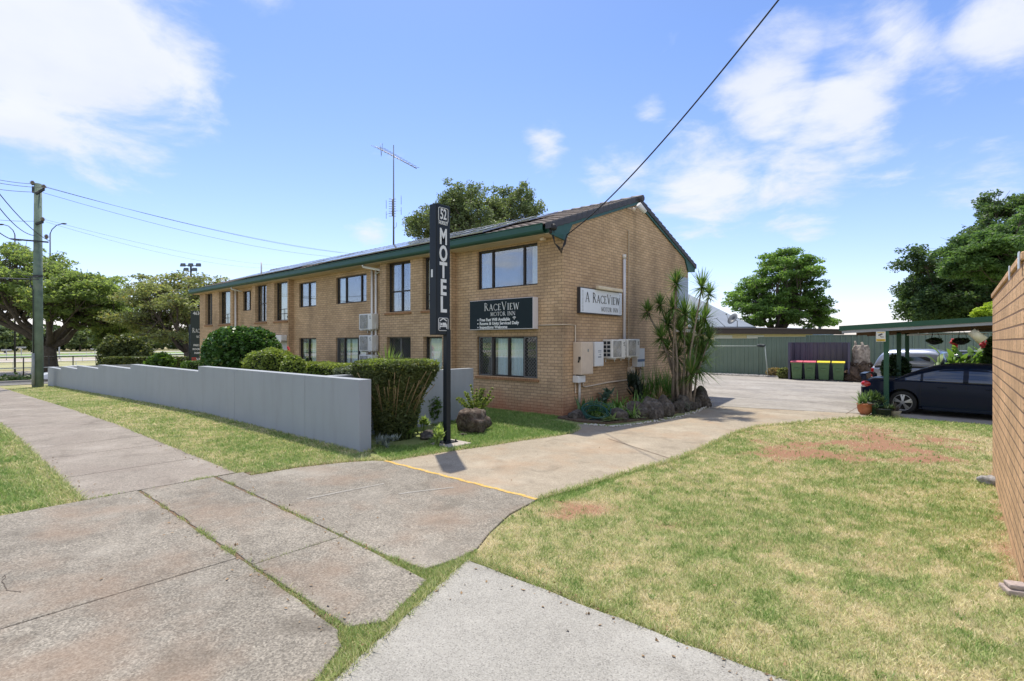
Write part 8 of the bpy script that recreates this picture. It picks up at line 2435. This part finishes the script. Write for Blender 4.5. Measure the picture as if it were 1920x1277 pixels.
def build_street_things():
    mp = mat('green treated pole', (.15, .21, .17), rough=.9, var=.2, scale=3, stain=(.25, .24, .2), stain_amt=.5); md = mat('dark steel', (.04, .045, .05), rough=.5, metal=.4, var=.05); mi = mat('insulator brown', (.2, .16, .13), rough=.3)
    T = 29.5; P = atT(71, HY, T); P.z = gz(P.x)
    z = lambda py: atT(71, py, T).z - P.z
    Rt = Vector((math.cos(YAW), math.sin(YAW), 0)); k = T / FPX
    t = thing('power_pole', 'weathered green power pole with insulators at the corner of the footpath', 'power pole', tuple(P))
    mb = MB(); mb.tube([(0, 0, -.3), (0, 0, z(345))], [.26, .17], 16)
    mb.v = [(v[0] + (v[2] / z(345)) * Rt.x * .06 * 1, v[1], v[2]) for v in mb.v]
    mb.build('pole', mp, t)
    def at_(px, py, d=0.0): v = Rt * ((px - 71) * k) + Vector((-math.sin(YAW), math.cos(YAW), 0)) * d; return Vector((v.x, v.y, z(py)))
    for (a_, b_, w_, h_) in ((at_(67, 350), at_(67, 362), .3, .16), (at_(75, 366, -.25), at_(90, 357, -.25), .10, .12), (at_(75, 422, -.25), at_(88, 418, -.25), .10, .12), (at_(30, 450, -.3), at_(99, 456, -.3), .07, .08), (at_(72, 519, -.3), at_(88, 519, -.3), .10, .14)):
        mb = MB(); mb.bar(a_, b_, w_, h_); mb.build('cross_arm', md, t)
    for (px, py) in ((67, 346), (88, 353), (86, 414), (93, 446)):
        mb = MB(); c = at_(px, py, -.2); mb.lathe([(.0, .16), (.07, .14), (.05, .10), (.12, .08), (.06, .04), (.13, .02), (.08, -.02), (.04, -.1), (0, -.1)], 12, c); mb.build('insulator', mi, t)
    mb = MB(); mb.tube([at_(75, 519, -.27), at_(66, 522, -.30), at_(66, 532, -.30), at_(71, 545, -.30), at_(71.5, 662, -.30)], .03, 6); mb.build('cable', md, t)
    mb = MB(); mb.tube([at_(72.5, 662, -.34), at_(73, 721, -.36)], .07, 8); mb.build('conduit', mat('grey conduit', (.3, .32, .31), rough=.6), t)
    # ---- overhead lines: given by picture points and distances
    mw = mat('black cable', (.02, .02, .022), rough=.6, var=0)
    def line(name, label, pts, r, sag=0, group=None):
        P3 = [atT(px, py, tt) for px, py, tt in pts]
        out = []
        for A, B in zip(P3, P3[1:]):
            for i in range(14):
                u = i / 14; q = A.lerp(B, u); q.z -= sag * 4 * u * (1 - u); out.append(q)
        out.append(P3[-1])
        o0 = out[0].copy()
        mb = MB(); mb.tube([q - o0 for q in out], r, 5, caps=False); o = mb.build(name, mw); o.location = o0; tag(o, label, 'cable', group)
    gp = 'overhead lines at the power pole'
    line('power_line', 'upper of the high lines running right from the pole top over the motel roof', [(88, 352, 29.3), (665, 476, 60)], .010, .5, gp)
    line('power_line', 'second high line running right from the pole top to the motel roof', [(67, 345, 29.3), (640, 474, 60)], .010, .5, gp)
    line('power_line', 'third line from the pole top passing lower over the motel roof', [(80, 361, 29.3), (620, 481, 60)], .010, .6, gp)
    line('power_line', 'upper of the thin middle lines running right from the pole', [(86, 412, 29.3), (530, 498, 62)], .006, .5, gp)
    line('power_line', 'lower of the thin middle lines running right from the pole', [(86, 416, 29.3), (520, 503, 62)], .006, .7, gp)
    line('power_line', 'topmost line running left from the pole top', [(67, 345, 29.3), (-60, 324, 22)], .014, .1, gp)
    line('power_line', 'second line running left from the pole top', [(88, 352, 29.3), (-60, 332, 22)], .014, .1, gp)
    line('power_line', 'third line running left from the pole top', [(75, 360, 29.3), (-60, 345, 22)], .014, .1, gp)
    line('power_line', 'service line rising left from the short arm, steepest of the pair', [(93, 452, 29.2), (-10, 352, 20)], .018, .25, gp)
    line('power_line', 'lower service line rising left to the picture edge', [(66, 442, 29.2), (-10, 378, 20)], .018, .3, gp)
    line('power_line', 'thick cable running left at the height of the short arm', [(40, 451, 29.2), (-20, 420, 20)], .022, .2, gp)
    line('power_line', 'thin line running left just above the short arm', [(78, 414, 29.2), (-60, 405, 22)], .010, .1, gp)
    line('power_line', 'lowest pale cable running left across the wide tree', [(72, 524, 29.2), (-60, 520, 22)], .03, .0, gp)
    line('power_line', 'thin cable sagging left in front of the wide tree', [(72, 519, 29.2), (-10, 478, 20)], .014, .3, gp)
    # service cable to the motel, crossing the sky
    A = atX(1063, 440, GXP + .12); d0 = Vector((-math.sin(YAW), math.cos(YAW), 0)).dot(A)
    B = atT(1530, -90, 5.0); mb = MB(); pts = []
    for i in range(41):
        u = i / 40; q = A.lerp(B, u); q.z -= .26 * 4 * u * (1 - u) * 1.0; pts.append(q - A)
    rr = [.016 - .007 * i / 40 for i in range(41)]
    mb.tube(pts, rr, 6, caps=False); o = mb.build('service_cable', mw); o.location = A; tag(o, 'thick black service cable rising from the motel corner across the sky', 'cable')
    t = thing('cable_bracket', 'black cable drip loops and bracket at the front gable corner', 'cable', tuple(A)); mb = MB()
    for i in range(4):
        q = [Vector((0, 0, 0)), Vector((.02, -.10 - .03 * i, -.28)), Vector((.02, -.28, -.42 - .04 * i)), Vector((-.05, -.48, -.30)), Vector((-.1, -.58 + .02 * i, -.02 + .05 * i))]
        sm = []
        for j in range(len(q) - 1):
            for u in (0, .5): sm.append(q[j].lerp(q[j + 1], u))
        mb.tube(sm + [q[-1]], .010, 5)
    mb.build('loops', mw, t); mb = MB(); mb.tube([(-.1, -.60, .08), (-.1, -.60, -.05)], .04, 8); mb.tube([(-.1, -.50, .10), (-.1, -.50, -.02)], .035, 8); mb.blob((.0, -.6, .1), (.09, .08, .09), .1); mb.build('bracket', mw, t)
    # street lights far off
    for (px, py, px2, T_, lab) in ((94, 438, 118, 62, 'far street light with curved arm right of the power pole'), (28, 440, 4, 60, 'far street light arm curving left above the wide tree')):
        b = atT(px, HY, T_); b.z = gz(b.x); top = atT(px, py, T_).z - b.z; dx = (px2 - px) * T_ / FPX
        t = thing('street_light', lab, 'street light', tuple(b), YAW); mb = MB(); mb.tube([(0, 0, 0), (0, 0, top)], [.09, .06], 8); mb.build('post', md, t)
        mb = MB(); mb.tube([(0, 0, top), (dx * .15, 0, top + .5), (dx * .5, 0, top + 1.0), (dx, 0, top + 1.2)], .045, 6); mb.build('arm', md, t)
        mb = MB(); mb.blob((dx * 1.08, 0, top + 1.18), (.35, .15, .09), 0); mb.build('lamp', md, t)
    # stadium floodlight mast
    T_ = 100; b = atT(358, HY, T_); b.z = -1.5; top = atT(358, 500, T_).z + 1.5
    t = thing('floodlight_mast', 'tall racecourse floodlight mast with two rows of lamps above the airy tree', 'floodlight mast', tuple(b), YAW)
    mb = MB(); mb.tube([(0, 0, 0), (0, 0, top + .2)], [.3, .16], 10); mb.build('mast', md, t)
    mb = MB(); mb.tube([(-1.7, 0, top + .2), (1.7, 0, top + .2)], .08, 6); mb.tube([(-1.2, 0, top - 2.3), (1.2, 0, top - 2.3)], .08, 6); mb.build('cross_arm', md, t)
    for (x, zz) in ((-1.5, .3), (0, .3), (1.5, .3), (-.9, -.6), (.75, -.6), (-1.2, -2.5), (1.0, -2.5)):
        mb = MB(); mb.ext([(x - .5, -.3, top + zz - .3), (x + .5, -.3, top + zz - .3), (x + .4, -.2, top + zz + .35), (x - .4, -.2, top + zz + .35)], (0, .35, 0)); mb.build('lamp', mat('lamp steel', (.10, .12, .14), rough=.4, metal=.3), t, bevel=.06)
    # fences by the racecourse
    t = thing('mesh_fence', 'black post and wire fence beyond the side street', 'fence', (-62, 10, gz(-62))); mk = mat('black fence', (.02, .02, .02), rough=.6, var=0)
    zt = atX(140, 668, -62).z - t.location.z
    mb = MB(); mb.tube([(0, -35, zt), (0, 30, zt)], .04, 6); mb.build('rail', mk, t); mb = MB(); mb.tube([(0, -35, .15), (0, 30, .15)], .02, 4); mb.build('rail', mk, t)
    ys = [atX(px, 668, -62).y - 10 for px in (44, 137)]; dy = ys[1] - ys[0]
    for i in range(-4, 5):
        y = ys[0] + i * dy * .5
        mb = MB(); mb.tube([(0, y, 0), (0, y, zt)], .045 if i in (0, 2) else .03, 6); mb.build('post', mk, t)
    mb = MB()
    for i in range(6): mb.tube([(0, -35, zt * i / 6 + .1), (0, 30, zt * i / 6 + .1)], .006, 3, caps=False)
    mb.build('wire', mk, t)
    mw2 = mat('white rail', (.75, .76, .76), rough=.5, var=.03)
    for (X, zr, lab, T_) in ((-73, .85, 'near white racecourse running rail', 0), (-88, 1.05, 'second white running rail at the far side of the sand track', 0), (-120, 1.1, 'third white running rail across the infield', 0), (-152, 1.1, 'furthest white running rail before the woodland', 0)):
        t = thing('running_rail', lab, 'fence', (X, 0, -1.5)); mb = MB(); w = .05 if X > -100 else .08; mb.tube([(0, -60, zr), (0, 90, zr)], w, 6, caps=False); mb.build('rail', mw2, t)
        mb = MB()
        for i in range(40): mb.tube([(0, -40 + i * 3, 0), (0, -40 + i * 3, zr)], w * .7, 5)
        mb.build('posts', mw2, t)
    # pale lamp posts on the racecourse
    for i, (px, ty, T_, lab) in enumerate(((111, 645, 105, 'pale light pole on the racecourse beside the forked trunk'), (12, 657, 100, 'pale light pole on the racecourse left of the power pole'), (40, 652, 110, 'pale light pole with lamp bar left of the power pole'), (178, 655, 120, 'slim pale pole on the racecourse over the stepped wall'))):
        b = atT(px, HY, T_); b.z = -1.5; top = atT(px, ty, T_).z + 1.5; t = thing('track_light', lab, 'light pole', tuple(b), YAW)
        mb = MB(); mb.tube([(0, 0, 0), (0, 0, max(top, 1.5))], .12 if i == 0 else .07, 6); mb.build('post', mat('pale pole', (.4, .42, .42)), t)
        mb = MB(); mb.box(-.9, .9, -.05, .05, top - .1, top); [mb.box(x - .15, x + .15, -.12, .12, top, top + .22) for x in (-.8, -.25, .3, .8)]; mb.build('lamp_bar', mat('pale pole', (.4, .42, .42)), t)


# ================================================================== BUILD
build_ground(); build_paving(); build_grass()
build_motel(); build_motel_fittings(); build_motel_sign(); build_corner_sign()
build_street_wall(); build_garden(); build_gable_bed()
build_fences(); build_carport(); build_cars(); build_pots(); build_brick_wall()
build_background(); build_street_things(); build_trees()
